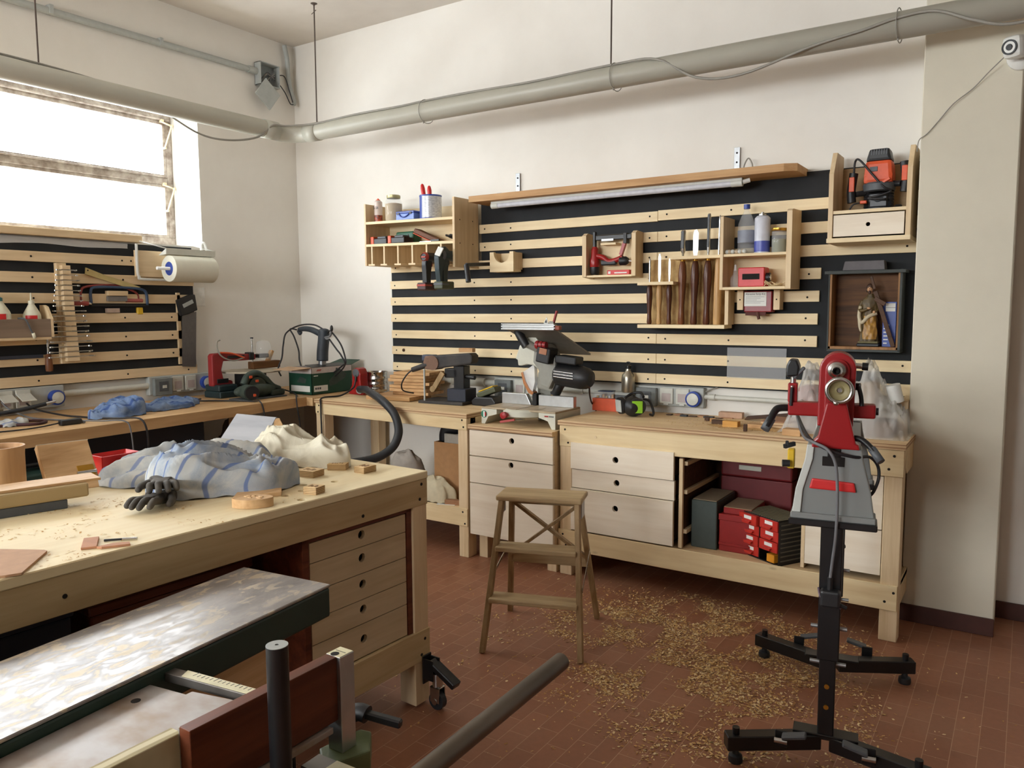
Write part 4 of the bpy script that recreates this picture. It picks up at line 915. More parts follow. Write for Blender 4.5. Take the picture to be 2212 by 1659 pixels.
def ring(s, a, amp):
    z, rx, ry, ox, oy = s; k = 1+amp*math.sin(a*7+z*60)+amp*.6*math.sin(a*11-z*90)
    return (fx+ox+rx*k*math.cos(a), fy+oy+ry*k*math.sin(a), fz+z)
def body(u, v):
    q = v*(len(secs)-1); i = min(int(q), len(secs)-2); w = q-i
    s = [secs[i][k]*(1-w)+secs[i+1][k]*w for k in range(5)]
    return ring(s, 2*PI*u, .07 if s[0] < .2 else .03)
build(MB().surf(body, 40, 36, ROBE, True), 'body', t)
def gold(u, v):
    q = .3+v*3.4; i = min(int(q), len(secs)-2); w = q-i; s = [secs[i][k]*(1-w)+secs[i+1][k]*w for k in range(5)]
    s[1] *= 1.08; s[2] *= 1.1; return ring(s, -2.2+1.7*u, .06)
build(MB().surf(gold, 16, 16, GOLD), 'tunic_front', t)
build(MB().tube([(fx-.042, fy-.012, fz+.2), (fx-.045, fy-.024, fz+.15), (fx-.03, fy-.03, fz+.12), (fx, fy-.032, fz+.15), (fx+.035, fy-.02, fz+.165)], .009, CLOTH, 8).tube([(fx-.044, fy-.02, fz+.15), (fx-.04, fy-.026, fz+.1), (fx-.034, fy-.026, fz+.075)], .01, CLOTH, 8, 6, False, .004), 'cloak', t)
build(MB().tube([(fx-.034, fy, fz+.228), (fx-.046, fy-.01, fz+.19), (fx-.032, fy-.03, fz+.178), (fx-.004, fy-.038, fz+.188)], .0105, ROBE, 10, 6, False, .007).tube([(fx+.034, fy, fz+.226), (fx+.044, fy-.01, fz+.19), (fx+.03, fy-.028, fz+.175)], .0105, ROBE, 10, 6, False, .007), 'sleeve', t)
build(MB().ball((fx-.001, fy-.039, fz+.19), .0075, SKINM, (1.3, .8, .8), 10, 6).ball((fx+.024, fy-.032, fz+.172), .007, SKINM, (1, .8, 1), 10, 6), 'hand', t)
hx, hy, hz = fx-.002, fy-.006, fz+.288
build(MB().ball((hx, hy, hz), .0165, SKINM, (.86, .95, 1.2), 16, 12).ball((hx-.001, hy-.0165, hz-.001), .0035, SKINM, (.8, 1, 1.3), 8, 6).ball((hx-.0055, hy-.0145, hz+.004), .0016, HAIRM, seg=6, rings=4).ball((hx+.0045, hy-.0148, hz+.004), .0016, HAIRM, seg=6, rings=4).b(hx-.004, hx+.003, hy-.0158, hy-.014, hz-.0095, hz-.0075, RED, 0), 'head', t)
build(MB().ball((hx, hy+.003, hz+.006), .0185, HAIRM, (.95, .95, 1.05), 16, 10).ball((hx-.014, hy+.002, hz-.008), .006, HAIRM, (.7, 1, 1.8), 8, 6).ball((hx+.014, hy+.002, hz-.008), .006, HAIRM, (.7, 1, 1.8), 8, 6).ball((hx, hy-.011, hz-.019), .0085, HAIRM, (.85, .7, 1.3), 10, 6), 'hair', t)
t = thing('wooden_cross', 'dark wooden cross leaning in front of the figurine', 'cross', (-.6, 4.228, 1.301))
build(MB().bar((-.556, 4.232, 1.302), (-.645, 4.226, 1.575), .02, .014, DARKW, (0, 1, 0)).bar((-.648, 4.226, 1.585), (-.667, 4.232, 1.648), .012, .01, DARKW, (0, 1, 0)), 'post', t)
build(MB().bar((-.645, 4.222, 1.54), (-.598, 4.222, 1.51), .02, .014, DARKW, (0, 1, 0)), 'crossbar', t)
t = thing('blue_book', 'blue box with white labels standing in the right corner of the niche', 'box', (-.58, 4.29, 1.301))
build(MB().b(-.612, -.552, 4.262, 4.312, 1.3005, 1.522, BLUE, .001), 'body', t)
build(MB().b(-.6, -.557, 4.2605, 4.262, 1.475, 1.515, PAPER, 0).b(-.6, -.557, 4.26, 4.2605, 1.493, 1.495, BPLAST, 0), 'label_card', t)
m = MB()
for k in range(6): m.b(-.606, -.59+.004*(k % 3), 4.2608, 4.262, 1.315+.018*k, 1.321+.018*k, PAPER, 0)
build(m, 'white_print', t)

# ================================================================== slatted tool wall, left
LP = thing('slatted_tool_wall', 'black board with pale slats under the window on the left wall', 'tool wall', (XW+.01, 2.2, 1.05))
xf = XW+.022
build(MB().b(XW, xf, .4, 3.365, 1.055, 1.93, BLACK, 0), 'backing_board', LP)
for k in range(7):
    z = 1.09+.1215*k; y1 = 3.36 if k in (0, 4, 5) else (3.25 if k < 4 else 2.98); 
    m = MB(); m.b(xf, xf+.018, .4, y1, z-.03, z+.03, PINEY, .0015)
    for y in (1.3, 2.02, 2.3, 2.85, y1-.07): screw(m, xf+.018, y, z, 'X', .006)
    build(m, 'slat', LP)
build(MB().b(xf, xf+.018, 3.225, 3.25, 1.13, 1.62, PINEZ), 'stop_batten', LP)
t = solo(MB().b(XW-.1, XW+.06, .4, 2.985, 1.94, 1.985, PINEY, .003), 'sill_plank', 'long plank lying along the window sill above the left tool wall', 'plank', (XW, 1.7, 1.94))
def film(u, v):
    y = 1.6+1.3*u; return (xf+.004+.006*noise.noise(Vector((y*9, v*3, 0))), y, 1.93-.06*v*(.6+.5*noise.noise(Vector((y*4, 1, 2)))))
solo(MB().surf(film, 40, 4, MILKY), 'plastic_film', 'torn strip of thin plastic film along the top of the left tool wall', 'film', (xf, 2.2, 1.9))
# glue shelf with bottles
t = thing('glue_tray', 'wooden glue tray hung on the left tool wall below the window', 'tray', (xf, 2.0, 1.34))
DKB = wood('tray_front', S(150, 130, 112), S(128, 110, 94), 'Y', 5)
build(MB().b(-4.77, -4.755, 1.4, 2.33, 1.35, 1.455, DKB), 'front_board', t); build(MB().b(xf+.018, -4.755, 1.4, 2.33, 1.335, 1.35, PINEY), 'bottom_board', t)
build(MB().prism([(xf+.018, 1.35), (-4.755, 1.35), (-4.755, 1.455), (-4.80, 1.525), (-4.83, 1.535), (xf+.018, 1.535)], 2.33, 2.345, PINEZ, 'XZ'), 'side_panel', t)
GLUE = mat('cream_glue_bottle', S(226, 222, 198), .4)
for y, r, h, capm, lab in ((2.09, .056, .27, mat('teal_cap', S(60, 120, 120), .4), 'fat glue bottle with a teal cap in the glue tray'), (2.262, .046, .25, GLUE, 'slim glue bottle with a pointed nozzle in the glue tray')):
    c = (-4.825, y, 1.3505); b_ = thing('glue_bottle', lab, 'bottle', c, 0, 'glue bottles in the tray')
    build(MB().lathe([(0, 0), (r, 0), (r, h*.5), (r*.9, h*.56), (r*.35, h*.75), (r*.3, h*.78)], GLUE, c), 'bottle', b_)
    build(MB().lathe([(0, h*.76), (r*.36, h*.765), (r*.36, h*.83), (r*.14, h*.85), (r*.07, h*1.02), (0, h*1.02)], capm, c), 'nozzle', b_)
    m = MB(); vs = [(c[0]+r*1.01*math.sin(a), c[1]-r*1.01*math.cos(a), c[2]+z) for z in (h*.34, h*.5) for a in [R(20+10*k) for k in range(9)]]
    m.add([Vector(v) for v in vs], [(k, k+1, 10+k, 9+k) for k in range(8)], REDP, True)
    vs = [(c[0]+r*1.008*math.sin(a), c[1]-r*1.008*math.cos(a), c[2]+z) for z in (h*.1, h*.34) for a in [R(20+10*k) for k in range(9)]]
    m.add([Vector(v) for v in vs], [(k, k+1, 10+k, 9+k) for k in range(8)], PAPER, True); build(m, 'label_band', b_)
t = thing('glue_brush', 'thin brush with pale ferrules hooked over the front of the glue tray', 'brush', (-4.75, 2.27, 1.36))
build(MB().tube([(-4.79, 2.17, 1.46), (-4.748, 2.19, 1.452), (-4.745, 2.215, 1.39), (-4.745, 2.225, 1.37)], .005, DGREY, 8), 'handle', t); build(MB().tube([(-4.745, 2.224, 1.375), (-4.745, 2.232, 1.345)], .009, GLUE, 8, 1), 'bristles', t)
# wrench rack
def yr(z): return 2.487+.027*(1.78-z)/.58
t = thing('wrench_rack', 'tall stepped wooden rack full of wrenches on the left tool wall', 'rack', (xf+.04, 2.46, 1.19))
build(MB().prism([(2.425, 1.185), (2.5, 1.185), (2.48, 1.785), (2.425, 1.785)], xf+.018, xf+.05, PINEZ, 'YZ'), 'back_board', t)
for k in range(19):
    z = 1.21+.0305*k; build(MB().b(xf+.05, xf+.085, 2.44, yr(z), z-.0115, z+.0115, PINEY, .001), 'spacer_block', t)
words = ['lowest', 'second lowest', 'third from the bottom', 'fourth from the bottom', 'fifth from the bottom', 'sixth from the bottom', 'seventh from the bottom', 'eighth from the bottom', 'ninth from the bottom', 'ninth from the top', 'eighth from the top', 'seventh from the top', 'sixth from the top', 'fifth from the top', 'fourth from the top', 'third from the top', 'second highest', 'highest']
for k in range(18):
    z = 1.225+.0305*k; L = .115-.004*k; x = xf+.066
    w = thing('wrench', 'steel wrench lying across the wrench rack, '+words[k], 'wrench', (x, 2.47, z), 0, 'wrenches in the rack')
    build(MB().b(x-.006, x+.006, 2.465-L, 2.48+L*.95, z-.0025, z+.0025, STEEL, .001), 'shank', w)
    m = MB(); r = .008+.006*(18-k)/18; y = 2.48+L
    m.lathe([(r*.6, -.004), (r, -.004), (r, .004), (r*.6, .004), (r*.6, -.004)], STEEL, mx=Matrix.Translation((x, y, z)) @ Matrix.Rotation(R(12 if k % 2 else -8), 4, 'X'), n=14) if k % 3 else m.prism([(-r, -r*.4), (r*.2, -r*.9), (r*1.3, -r*.9), (r*.6, -r*.3), (r*.6, r*.3), (r*1.3, r*.9), (r*.2, r*.9), (-r, r*.4)], -.004, .004, STEEL, 'XY', 0, Matrix.Translation((x, y, z)) @ Matrix.Rotation(PI/2+.2, 4, 'Z'))
    build(m, 'jaw', w)
    m = MB(); y = 2.465-L; m.lathe([(r*.6, -.004), (r, -.004), (r, .004), (r*.6, .004), (r*.6, -.004)], STEEL, mx=Matrix.Translation((x, y, z)), n=14); build(m, 'ring_end', w)
# saws
t = thing('hacksaw', 'blue hacksaw with a long red handle on the left tool wall', 'hacksaw', (-4.86, 2.8, 1.55))
BLUEF = mat('dark_blue_frame', S(52, 74, 104), .45)
x = -4.862
build(MB().tube([(x, 2.63, 1.545), (x, 2.63, 1.62), (x, 2.66, 1.645), (x, 2.8, 1.647), (x, 2.95, 1.64), (x, 2.995, 1.615), (x, 3.0, 1.535)], .009, BLUEF, 8, 4), 'frame', t)
build(MB().tube([(x, 2.475, 1.545), (x, 2.5, 1.545), (x, 2.58, 1.545), (x, 2.61, 1.545)], .019, mat('faded_red_handle', S(172, 70, 62), .45), 12, 4, False, .013).cyl((x, 2.61, 1.545), (x, 2.63, 1.545), .008, STEEL), 'handle', t)
build(MB().b(x-.001, x+.001, 2.63, 3.01, 1.528, 1.542, BSTEEL, 0), 'blade', t)
x2 = -4.88
t = thing('hacksaw', 'red framed hacksaw hanging behind the blue one', 'hacksaw', (x2, 2.75, 1.56))
build(MB().tube([(x2, 2.575, 1.56), (x2, 2.58, 1.62), (x2, 2.62, 1.65), (x2, 2.8, 1.66), (x2, 2.93, 1.62), (x2, 2.95, 1.57)], .008, mat('brick_red_frame', S(150, 62, 56), .5), 8, 4), 'frame', t)
build(MB().tube([(x2, 2.86, 1.565), (x2, 2.9, 1.565), (x2, 2.975, 1.565)], .014, mat('pinkish_handle', S(176, 96, 88), .5), 10, 3).cyl((x2, 2.6, 1.565), (x2, 2.86, 1.565), .003, STEEL), 'handle', t)
solo(MB().b(-4.89, -4.85, 2.735, 2.865, 1.595, 1.625, PINEY), 'sanding_cork', 'pale wooden block held inside the blue hacksaw frame', 'block', (-4.87, 2.8, 1.595))
solo(MB().b(-4.89, -4.86, 2.735, 2.865, 1.56, 1.592, mat('grey_felt', S(128, 124, 120), .8)), 'felt_pad', 'grey pad just below the pale block in the hacksaw frame', 'pad', (-4.87, 2.8, 1.56))
solo(MB().b(-4.89, -4.86, 2.73, 2.81, 1.487, 1.515, mat('pink_grey_block', S(190, 166, 150), .7)), 'eraser_block', 'small pinkish block on the wall below the hacksaw blade', 'block', (-4.87, 2.77, 1.487))
solo(MB().b(-4.89, -4.87, 2.935, 2.975, 1.475, 1.52, YELLOW, .004), 'padlock', 'small yellow lock hanging at the right end of the hacksaws', 'lock', (-4.88, 2.955, 1.475))
m = MB(); m.prism([(2.605, 1.725), (2.61, 1.765), (2.72, 1.725), (2.96, 1.652), (2.94, 1.648), (2.84, 1.655)], -4.872, -4.862, mat('yellowed_rule', S(198, 178, 120), .6), 'YZ'); m.cyl((-4.861, 2.62, 1.748), (-4.866, 2.62, 1.748), .005, DARK, n=10)
solo(m, 'wooden_rule', 'yellowed wooden straightedge slanting above the hacksaws', 'rule', (-4.87, 2.78, 1.65))
t = thing('hand_saw', 'hand saw with a black handle hanging at the right end of the left tool wall', 'saw', (-4.86, 3.3, 1.1))
build(MB().prism([(3.235, 1.115), (3.34, 1.105), (3.362, 1.49), (3.25, 1.47)], -4.864, -4.862, mat('dull_saw_steel', S(110, 108, 108), .45, .6), 'YZ'), 'blade', t)
h = build(MB().prism([(3.235, 1.46), (3.225, 1.5), (3.21, 1.57), (3.3, 1.605), (3.35, 1.61), (3.365, 1.5), (3.3, 1.475)], -4.876, -4.848, BPLAST, 'YZ', .008), 'handle', t)
build(MB().box((-4.847, 3.29, 1.545), (.004, .085, .026), GREYP, (24, 0, 0), .001), 'grip_inset', t)
t = thing('wood_chisel', 'chisel with a brown handle hanging tip up below the glue tray', 'chisel', (-4.87, 2.34, 1.14))
build(MB().lathe([(0, 0), (.018, .003), (.021, .02), (.019, .07), (.014, .1), (.01, .105)], wood('chisel_handle', S(140, 92, 62), S(104, 64, 42), 'Z', 8, .4), (-4.868, 2.36, 1.14)), 'handle', t); build(MB().b(-4.871, -4.866, 2.354, 2.366, 1.245, 1.4, STEEL, .001), 'blade', t)
t = thing('long_file', 'dark file stuck behind the slats left of the chisel', 'file', (-4.89, 2.2, 1.225))
build(MB().b(-4.893+.018, -4.865, 2.05, 2.33, 1.225, 1.245, mat('dull_iron', S(70, 76, 90), .5, .6), .001), 'blade', t)
# paper roll and holder
t = thing('roll_holder', 'white tube frame screwed to the left tool wall carrying the paper roll', 'roll holder', (-4.86, 3.1, 1.7))
build(MB().b(xf+.018, xf+.036, 2.93, 3.30, 1.72, 1.89, PINEY), 'mounting_board', t)
x = -4.848
build(MB().tube([(x, 2.935, 1.93), (x, 2.935, 1.76), (x, 2.945, 1.72), (x, 2.98, 1.703), (x, 3.36, 1.703)], .009, WHITE, 10, 5), 'frame', t)
build(MB().tube([(-4.72, 2.99, 1.772), (-4.72, 3.45, 1.772)], .011, WHITE, 12, 1), 'axle', t)
build(MB().bar((-4.72, 3.445, 1.772), (-4.86, 3.445, 1.73), .012, .02, WHITE), 'side_arm', t)
build(MB().hexa([(-4.80, 3.06, 1.86), (-4.72, 3.06, 1.865), (-4.72, 3.43, 1.865), (-4.80, 3.43, 1.86), (-4.80, 3.06, 1.863), (-4.715, 3.06, 1.905), (-4.715, 3.43, 1.905), (-4.80, 3.43, 1.863)], LGREY), 'tear_bar', t)
for y in (3.06, 3.42): build(MB().tube([(-4.72, y, 1.903), (-4.89, y-.12, 1.96)], .004, WHITE, 6, 1), 'stay', t)
build(MB().tube([(-4.77, 3.36, 1.9), (-4.78, 3.37, 1.95), (-4.77, 3.385, 1.955), (-4.765, 3.4, 1.9)], .01, WHITE, 8, 5), 'hook', t)
t = thing('paper_roll', 'big white paper roll on the white tube frame below the window', 'paper roll', (-4.72, 3.24, 1.69))
build(MB().lathe([(.045, 0), (.084, 0), (.086, .002), (.086, .318), (.084, .32), (.045, .32), (.045, 0)], mat('tissue_paper', S(224, 222, 206), .9, var=.03), (-4.72, 3.075, 1.772), 'Y', 36), 'paper', t)
build(MB().lathe([(.012, .004), (.038, .002), (.0445, .002), (.0445, .318), (.012, .318)], BLUE, (-4.72, 3.075, 1.772), 'Y', 24), 'core', t)
# ---- socket strips and conduits
LENS = mat('smoked_plastic', S(126, 132, 132), .25)
def sockets(name, label, p, ax, L, z0, z1, first=True, flap=False):
    """grey socket strip: p=(x,y) of its left end on the wall, ax = direction of its length"""
    t = thing(name, label, 'socket box', (p[0], p[1], z0))
    if ax == 'X': q = Matrix.Translation((p[0], p[1], z0))
    else: q = Matrix.Translation((p[0], p[1], z0)) @ Matrix.Rotation(PI/2, 4, 'Z')
    h = z1-z0
    build(MB().b(0, L, -.045, 0, 0, h, GREYP, .006, q), 'box', t)
    build(MB().b(.02, .15, -.075, -.044, -.004, h*.9, LENS, .004, q).b(.05, .12, -.078, -.075, h*.2, h*.72, DGREY, .002, q).b(.075, .105, -.081, -.078, h*.36, h*.52, LGREY, .001, q), 'breaker_window', t)
    for k in range(2):
        x0 = .165+.098*k
        build(MB().b(x0, x0+.082, -.055, -.044, h*.12, h*.92, LGREY, .006, q).b(x0+.014, x0+.068, -.057, -.054, h*.24, h*.66, mat('pink_grey_flap', S(186, 172, 168), .5), .003, q).b(x0+.026, x0+.056, -.06, -.055, h*.08, h*.14, WHITE, .002, q), 'socket', t)
        if flap: build(MB().box(q @ Vector((x0+.04, -.085, h*.62)), (.08, .1, .006) if ax == 'X' else (.1, .08, .006), LGREY, (35, 0, 0) if ax == 'X' else (0, 25, 0), .002), 'open_flap', t)
    qr = q @ Matrix.Translation((L-.055, -.045, h*.45)) @ Matrix.Rotation(PI/2, 4, 'X')
    build(MB().lathe([(.045, 0), (.045, .03), (.036, .034), (.036, .026)], BLUE, mx=qr), 'blue_collar', t)
    build(MB().lathe([(.036, .025), (.034, .036), (0, .04)], LGREY, mx=qr), 'cover', t)
    return t
sockets('socket_strip', 'grey socket strip with a blue industrial outlet on the left wall beside the scroll saw', (XW, 2.99), 'Y', .48, .935, 1.06)
sockets('socket_strip', 'grey socket strip with open flaps and plugged cords below the glue tray', (XW, 1.9), 'Y', .54, .925, 1.055, flap=True)
sockets('socket_strip', 'grey socket strip behind the lime green respirator', (-1.965, YW), 'X', .43, .925, 1.04)
sockets('socket_strip', 'grey socket strip partly hidden behind the mitre saw', (-2.99, YW), 'X', .42, .92, 1.04)
m = MB(); m.cyl((XW+.025, 2.44, 1.0), (XW+.025, 2.99, 1.0), .02, LGREY); solo(m, 'wall_conduit', 'grey conduit between the two socket strips on the left wall', 'conduit', (XW+.025, 2.7, 1.0))
m = MB(); m.cyl((-3.9, YW-.025, 1.0), (-2.99, YW-.025, 1.0), .02, LGREY); m.cyl((-3.35, YW-.03, 1.0), (-3.07, YW-.03, 1.0), .03, PIPEM); solo(m, 'wall_conduit', 'grey conduit along the back wall behind the belt sander', 'conduit', (-3.4, YW-.025, 1.0))
m = MB(); m.cyl((-2.57, YW-.025, .985), (-1.965, YW-.025, .985), .016, LGREY); m.cyl((-2.35, YW-.025, .985), (-2.32, YW-.025, .985), .02, LGREY); solo(m, 'wall_conduit', 'thin grey conduit behind the mitre saw motor', 'conduit', (-2.3, YW-.025, .985))
m = MB(); m.cyl((-1.535, YW-.025, .99), (-.46, YW-.025, .99), .014, LGREY); m.cyl((-1.51, YW-.025, .99), (-1.475, YW-.025, .99), .018, LGREY); solo(m, 'wall_conduit', 'thin grey conduit running right behind the lathe', 'conduit', (-1.0, YW-.025, .99))
m = MB(); m.tube([(-1.53, YW-.03, 1.02), (-1.5, YW-.03, 1.035), (-1.46, YW-.02, 1.05), (-1.44, YW-.02, 1.07)], .004, WCORD, 6); solo(m, 'loose_wire', 'short loose wire leaving the socket strip behind the respirator', 'wire', (-1.48, YW-.03, 1.04))
# ================================================================== things on the benches along the walls
def zB(x): return .8935-.0115*(x+4.06)
def zA(x): return .9005+.0121*(x+.43)
ZW, ZCB = .9005, .8175
# scroll saw
t = thing('scroll_saw', 'red scroll saw with a round table and clear blade guard on the left wall bench', 'saw', (-4.64, 3.42, ZW))
x = -4.64
build(MB().b(x-.1, x+.08, 3.31, 3.66, ZW, ZW+.045, TEAL, .008).b(x-.09, x+.07, 3.31, 3.46, ZW+.045, ZW+.09, TEAL, .01), 'base', t)
build(MB().prism([(3.30, ZW+.08), (3.30, 1.19), (3.315, 1.205), (3.40, 1.207), (3.59, 1.19), (3.66, 1.188), (3.66, 1.145), (3.5, 1.145), (3.39, 1.15), (3.372, 1.09), (3.385, 1.03), (3.46, 1.01), (3.46, ZW+.08)], x-.035, x+.02, mat('faded_red_casting', S(150, 42, 44), .45), 'YZ', .012), 'arm', t)
build(MB().b(x+.02, x+.026, 3.42, 3.56, 1.165, 1.185, BPLAST, .003).b(x+.02, x+.026, 3.33, 3.42, 1.0, 1.03, BPLAST, .003), 'side_slots', t)
build(MB().lathe([(0, 0), (.205, 0), (.207, .005), (.203, .01), (0, .01)], mat('dusty_saw_table', S(188, 178, 158), .5), (x+.02, 3.617, 1.062), n=40), 'saw_table', t)
build(MB().b(x-.05, x+.06, 3.52, 3.72, ZW+.045, 1.06, BSTEEL, .01).lathe([(0, 0), (.026, 0), (.026, .02), (.014, .03), (0, .03)], GREYP, (x+.06, 3.7, 1.0), 'X'), 'motor', t)
build(MB().cyl((x, 3.645, 1.13), (x, 3.645, 1.30), .006, STEEL, n=10).cyl((x, 3.645, 1.295), (x, 3.645, 1.305), .011, BPLAST, n=12).b(x-.03, x+.03, 3.6, 3.64, 1.145, 1.2, BPLAST, .006), 'blade_clamp', t)
build(MB().lathe([(.052, 0), (.055, .005), (.055, .09), (.045, .125), (.02, .138), (0, .14)], CLEAR, (x+.01, 3.735, 1.145)).b(x-.02, x+.03, 3.68, 3.77, 1.155, 1.185, BSTEEL, .006), 'blade_guard', t)
build(MB().tube([(x+.01, 3.375, 1.295), (x+.01, 3.35, 1.28), (x+.025, 3.345, 1.22), (x+.035, 3.38, 1.175), (x+.035, 3.46, 1.15), (x+.035, 3.54, 1.165)], .005, WCORD, 8).tube([(x+.03, 3.36, 1.21), (x+.035, 3.45, 1.2), (x+.035, 3.55, 1.165)], .006, ORANGE, 8), 'air_hose', t)
# green circular saw lying in front of it
SAWG = mat('dusty_green_tool', S(64, 78, 70), .55, c2=S(46, 58, 52), scale=12)
t = thing('circular_saw', 'dusty dark green circular saw lying in front of the scroll saw', 'saw', (-4.38, 3.45, ZW))
build(MB().b(-4.46, -4.30, 3.30, 3.66, ZW, ZW+.008, DGREY, .002), 'base_plate', t)
build(MB().ball((-4.385, 3.46, ZW+.055), .1, SAWG, (.55, 1.75, .5)).b(-4.43, -4.34, 3.56, 3.68, ZW+.008, ZW+.05, SAWG, .015), 'body_shell', t)
build(MB().cyl((-4.40, 3.46, ZW+.07), (-4.36, 3.46, ZW+.07), .075, SAWG, n=28).lathe([(.03, 0), (.03, .004), (0, .006)], DGREY, (-4.36, 3.46, ZW+.07), 'X'), 'blade_housing', t)
build(MB().cyl((-4.35, 3.36, ZW+.055), (-4.26, 3.33, ZW+.055), .05, SAWG, n=20).cyl((-4.27, 3.335, ZW+.055), (-4.245, 3.325, ZW+.055), .046, BPLAST, n=20), 'motor', t)
build(MB().tube([(-4.38, 3.36, ZW+.10), (-4.38, 3.40, ZW+.155), (-4.38, 3.47, ZW+.17), (-4.38, 3.54, ZW+.13), (-4.38, 3.60, ZW+.075), (-4.38, 3.66, ZW+.05)], .026, SAWG, 12, 6, False, .018), 'handle', t)
m = MB()
for p in ((-4.352, 3.4, ZW+.15), (-4.352, 3.45, ZW+.12), (-4.24, 3.34, ZW+.04)): m.b(p[0]-.004, p[0]+.004, p[1]-.012, p[1]+.012, p[2]-.009, p[2]+.009, ORANGE, .003)
build(m, 'switch', t)
build(MB().tube([(-4.38, 3.66, ZW+.05), (-4.32, 3.72, ZW+.02), (-4.2, 3.66, ZW+.008), (-4.14, 3.60, ZW+.012), (-4.115, 3.585, ZW-.06), (-4.11, 3.6, ZW-.2), (-4.11, 3.6, ZW-.5)], .005, CORDM, 8), 'cord', t)
m = MB(); m.tube([(-4.86, 3.2, ZW+.01), (-4.6, 3.12, ZW+.006), (-4.44, 3.2, ZW+.006), (-4.35, 3.24, ZW+.006), (-4.2, 3.3, ZW+.006), (-4.13, 3.29, ZW+.01), (-4.105, 3.3, ZW-.06), (-4.1, 3.32, ZW-.3)], .005, CORDM, 8)
solo(m, 'power_lead', 'black lead crossing the left wall bench below the dusty circular saw', 'lead', (-4.35, 3.24, ZW))
m = MB(); m.b(-4.62, -4.58, 2.93, 2.97, ZW, ZW+.025, BPLAST, .005); m.tube([(-4.6, 2.97, ZW+.012), (-4.6, 3.05, ZW+.008), (-4.62, 3.2, ZW+.007)], .005, CORDM, 8); m.cyl((-4.595, 2.93, ZW+.015), (-4.595, 2.91, ZW+.015), .003, STEEL, n=6); m.cyl((-4.605, 2.93, ZW+.015), (-4.605, 2.91, ZW+.015), .003, STEEL, n=6)
solo(m, 'mains_plug', 'black mains plug lying on the wall bench behind the small blue cloth', 'plug', (-4.6, 2.95, ZW))
# plane on a crate
t = thing('wooden_plane', 'old wooden hand plane resting on the round scroll saw table', 'plane', (-4.71, 3.8, 1.0725))
build(MB().b(-4.74, -4.68, 3.68, 3.93, 1.0728, 1.125, wood('old_plane', S(136, 92, 54), S(100, 64, 36), 'Y', 8), .004), 'body', t)
build(MB().box((-4.71, 3.85, 1.15), (.035, .022, .11), SCRAP, (-28, 0, 0), .002), 'wedge', t)
# cloth heaps on the wall bench
def cloth_mat(name, base, dark, stripe, sc=30.0):
    m, nt, p = new_mat(name)
    tc = nt.nodes.new('ShaderNodeTexCoord'); f = noise_fac(nt, 7, (1, 1, 1), 6, .65, .8)
    w = nt.nodes.new('ShaderNodeTexWave'); w.inputs['Scale'].default_value = sc/20; w.inputs['Distortion'].default_value = 5; w.inputs['Detail'].default_value = 2; w.inputs['Detail Scale'].default_value = .6
    nt.links.new(tc.outputs['Object'], w.inputs['Vector'])
    a = ramp(nt, f, [(.38, dark), (.58, base)]); mx = nt.nodes.new('ShaderNodeMix'); mx.data_type = 'RGBA'
    nt.links.new(ramp(nt, w.outputs['Fac'], [(.945, (0, 0, 0, 1)), (.98, (.7, .7, .7, 1))]), mx.inputs[0]); nt.links.new(a, mx.inputs[6]); mx.inputs[7].default_value = stripe
    nt.links.new(mx.outputs[2], p.inputs['Base Color']); p.inputs['Roughness'].default_value = .95; p.inputs['Specular IOR Level'].default_value = .1
    g = noise_fac(nt, 260, (1, 1, 1), 2); bump(nt, p, g, .25, .002); return m
TOWEL = cloth_mat('blue_grey_towel', S(192, 190, 182), S(160, 164, 166), S(96, 116, 160), 70)
TOWELB = cloth_mat('blue_rag', S(132, 152, 184), S(84, 108, 152), S(48, 72, 132), 60)
WHITEC = cloth_mat('cream_rag', S(226, 220, 200), S(206, 198, 176), S(214, 206, 184), 10)
def heap(c, rx, ry, h, seed, turn=0, folds=5, amp=.5, droop=.35, lip=.012):
    """crumpled cloth: a dome over an uneven outline with sharp radial and crossing folds"""
    ca, sa = math.cos(R(turn)), math.sin(R(turn))
    def f(u, v):
        a = 2*PI*u; k = 1+.22*noise.noise(Vector((math.cos(a)*1.4, math.sin(a)*1.4, seed)))+.06*math.sin(a*folds+seed*3)
        r = math.sin(v*PI/2); x, y = rx*k*r*math.cos(a), ry*k*r*math.sin(a)
        q = Vector((x*9, y*9, seed)); w = Vector((noise.noise(q*.5+Vector((3, 1, 0))), noise.noise(q*.5+Vector((7, 5, 2))), 0))
        dm = max(0, 1-v**2.4)**.55; st = Vector((x*7+w.x*.9, y*16+w.y*.9, seed))
        rid = 1-abs(noise.noise(st*.8)*2.2); rid2 = 1-abs(noise.noise(st*2.1+Vector((9, 2, 4)))*2.2); low = noise.noise(q*.45+Vector((1, 8, 3)))
        z = h*dm*(.55+.5*low+.5*amp*rid+.3*amp*rid2)
        z = max(z, lip*(1-.6*v)+.002)
        if v > .97: z = .001+lip*.2*(1+math.sin(a*folds*3+seed))
        x += .012*w.x*r; y += .012*w.y*r
        return (c[0]+x*ca-y*sa, c[1]+x*sa+y*ca, c[2]+z)
    return f
def cloth(label, c, rx, ry, h, seed, m, turn=0, group=None, name='cloth', **kw):
    mb = MB(); mb.surf(heap(c, rx, ry, h, seed, turn, **kw), 110, 46, m, True); return solo(mb, name, label, name.replace('_', ' '), c, group)
cloth('crumpled blue rag, the bigger mound on the wall bench', (-4.33, 2.46, ZW), .11, .15, .105, 3.1, TOWELB, 0, 'blue rags on the wall bench', amp=.6)
cloth('flat crumpled blue rag on the wall bench, nearer the scroll saw', (-4.40, 2.84, ZW), .09, .20, .055, 8.4, TOWELB, 12, 'blue rags on the wall bench', amp=.8)
cloth('small grey-blue rag among the cords at the left end of the wall bench', (-4.45, 1.95, ZW), .07, .08, .05, 5.5, TOWEL, 0, None)
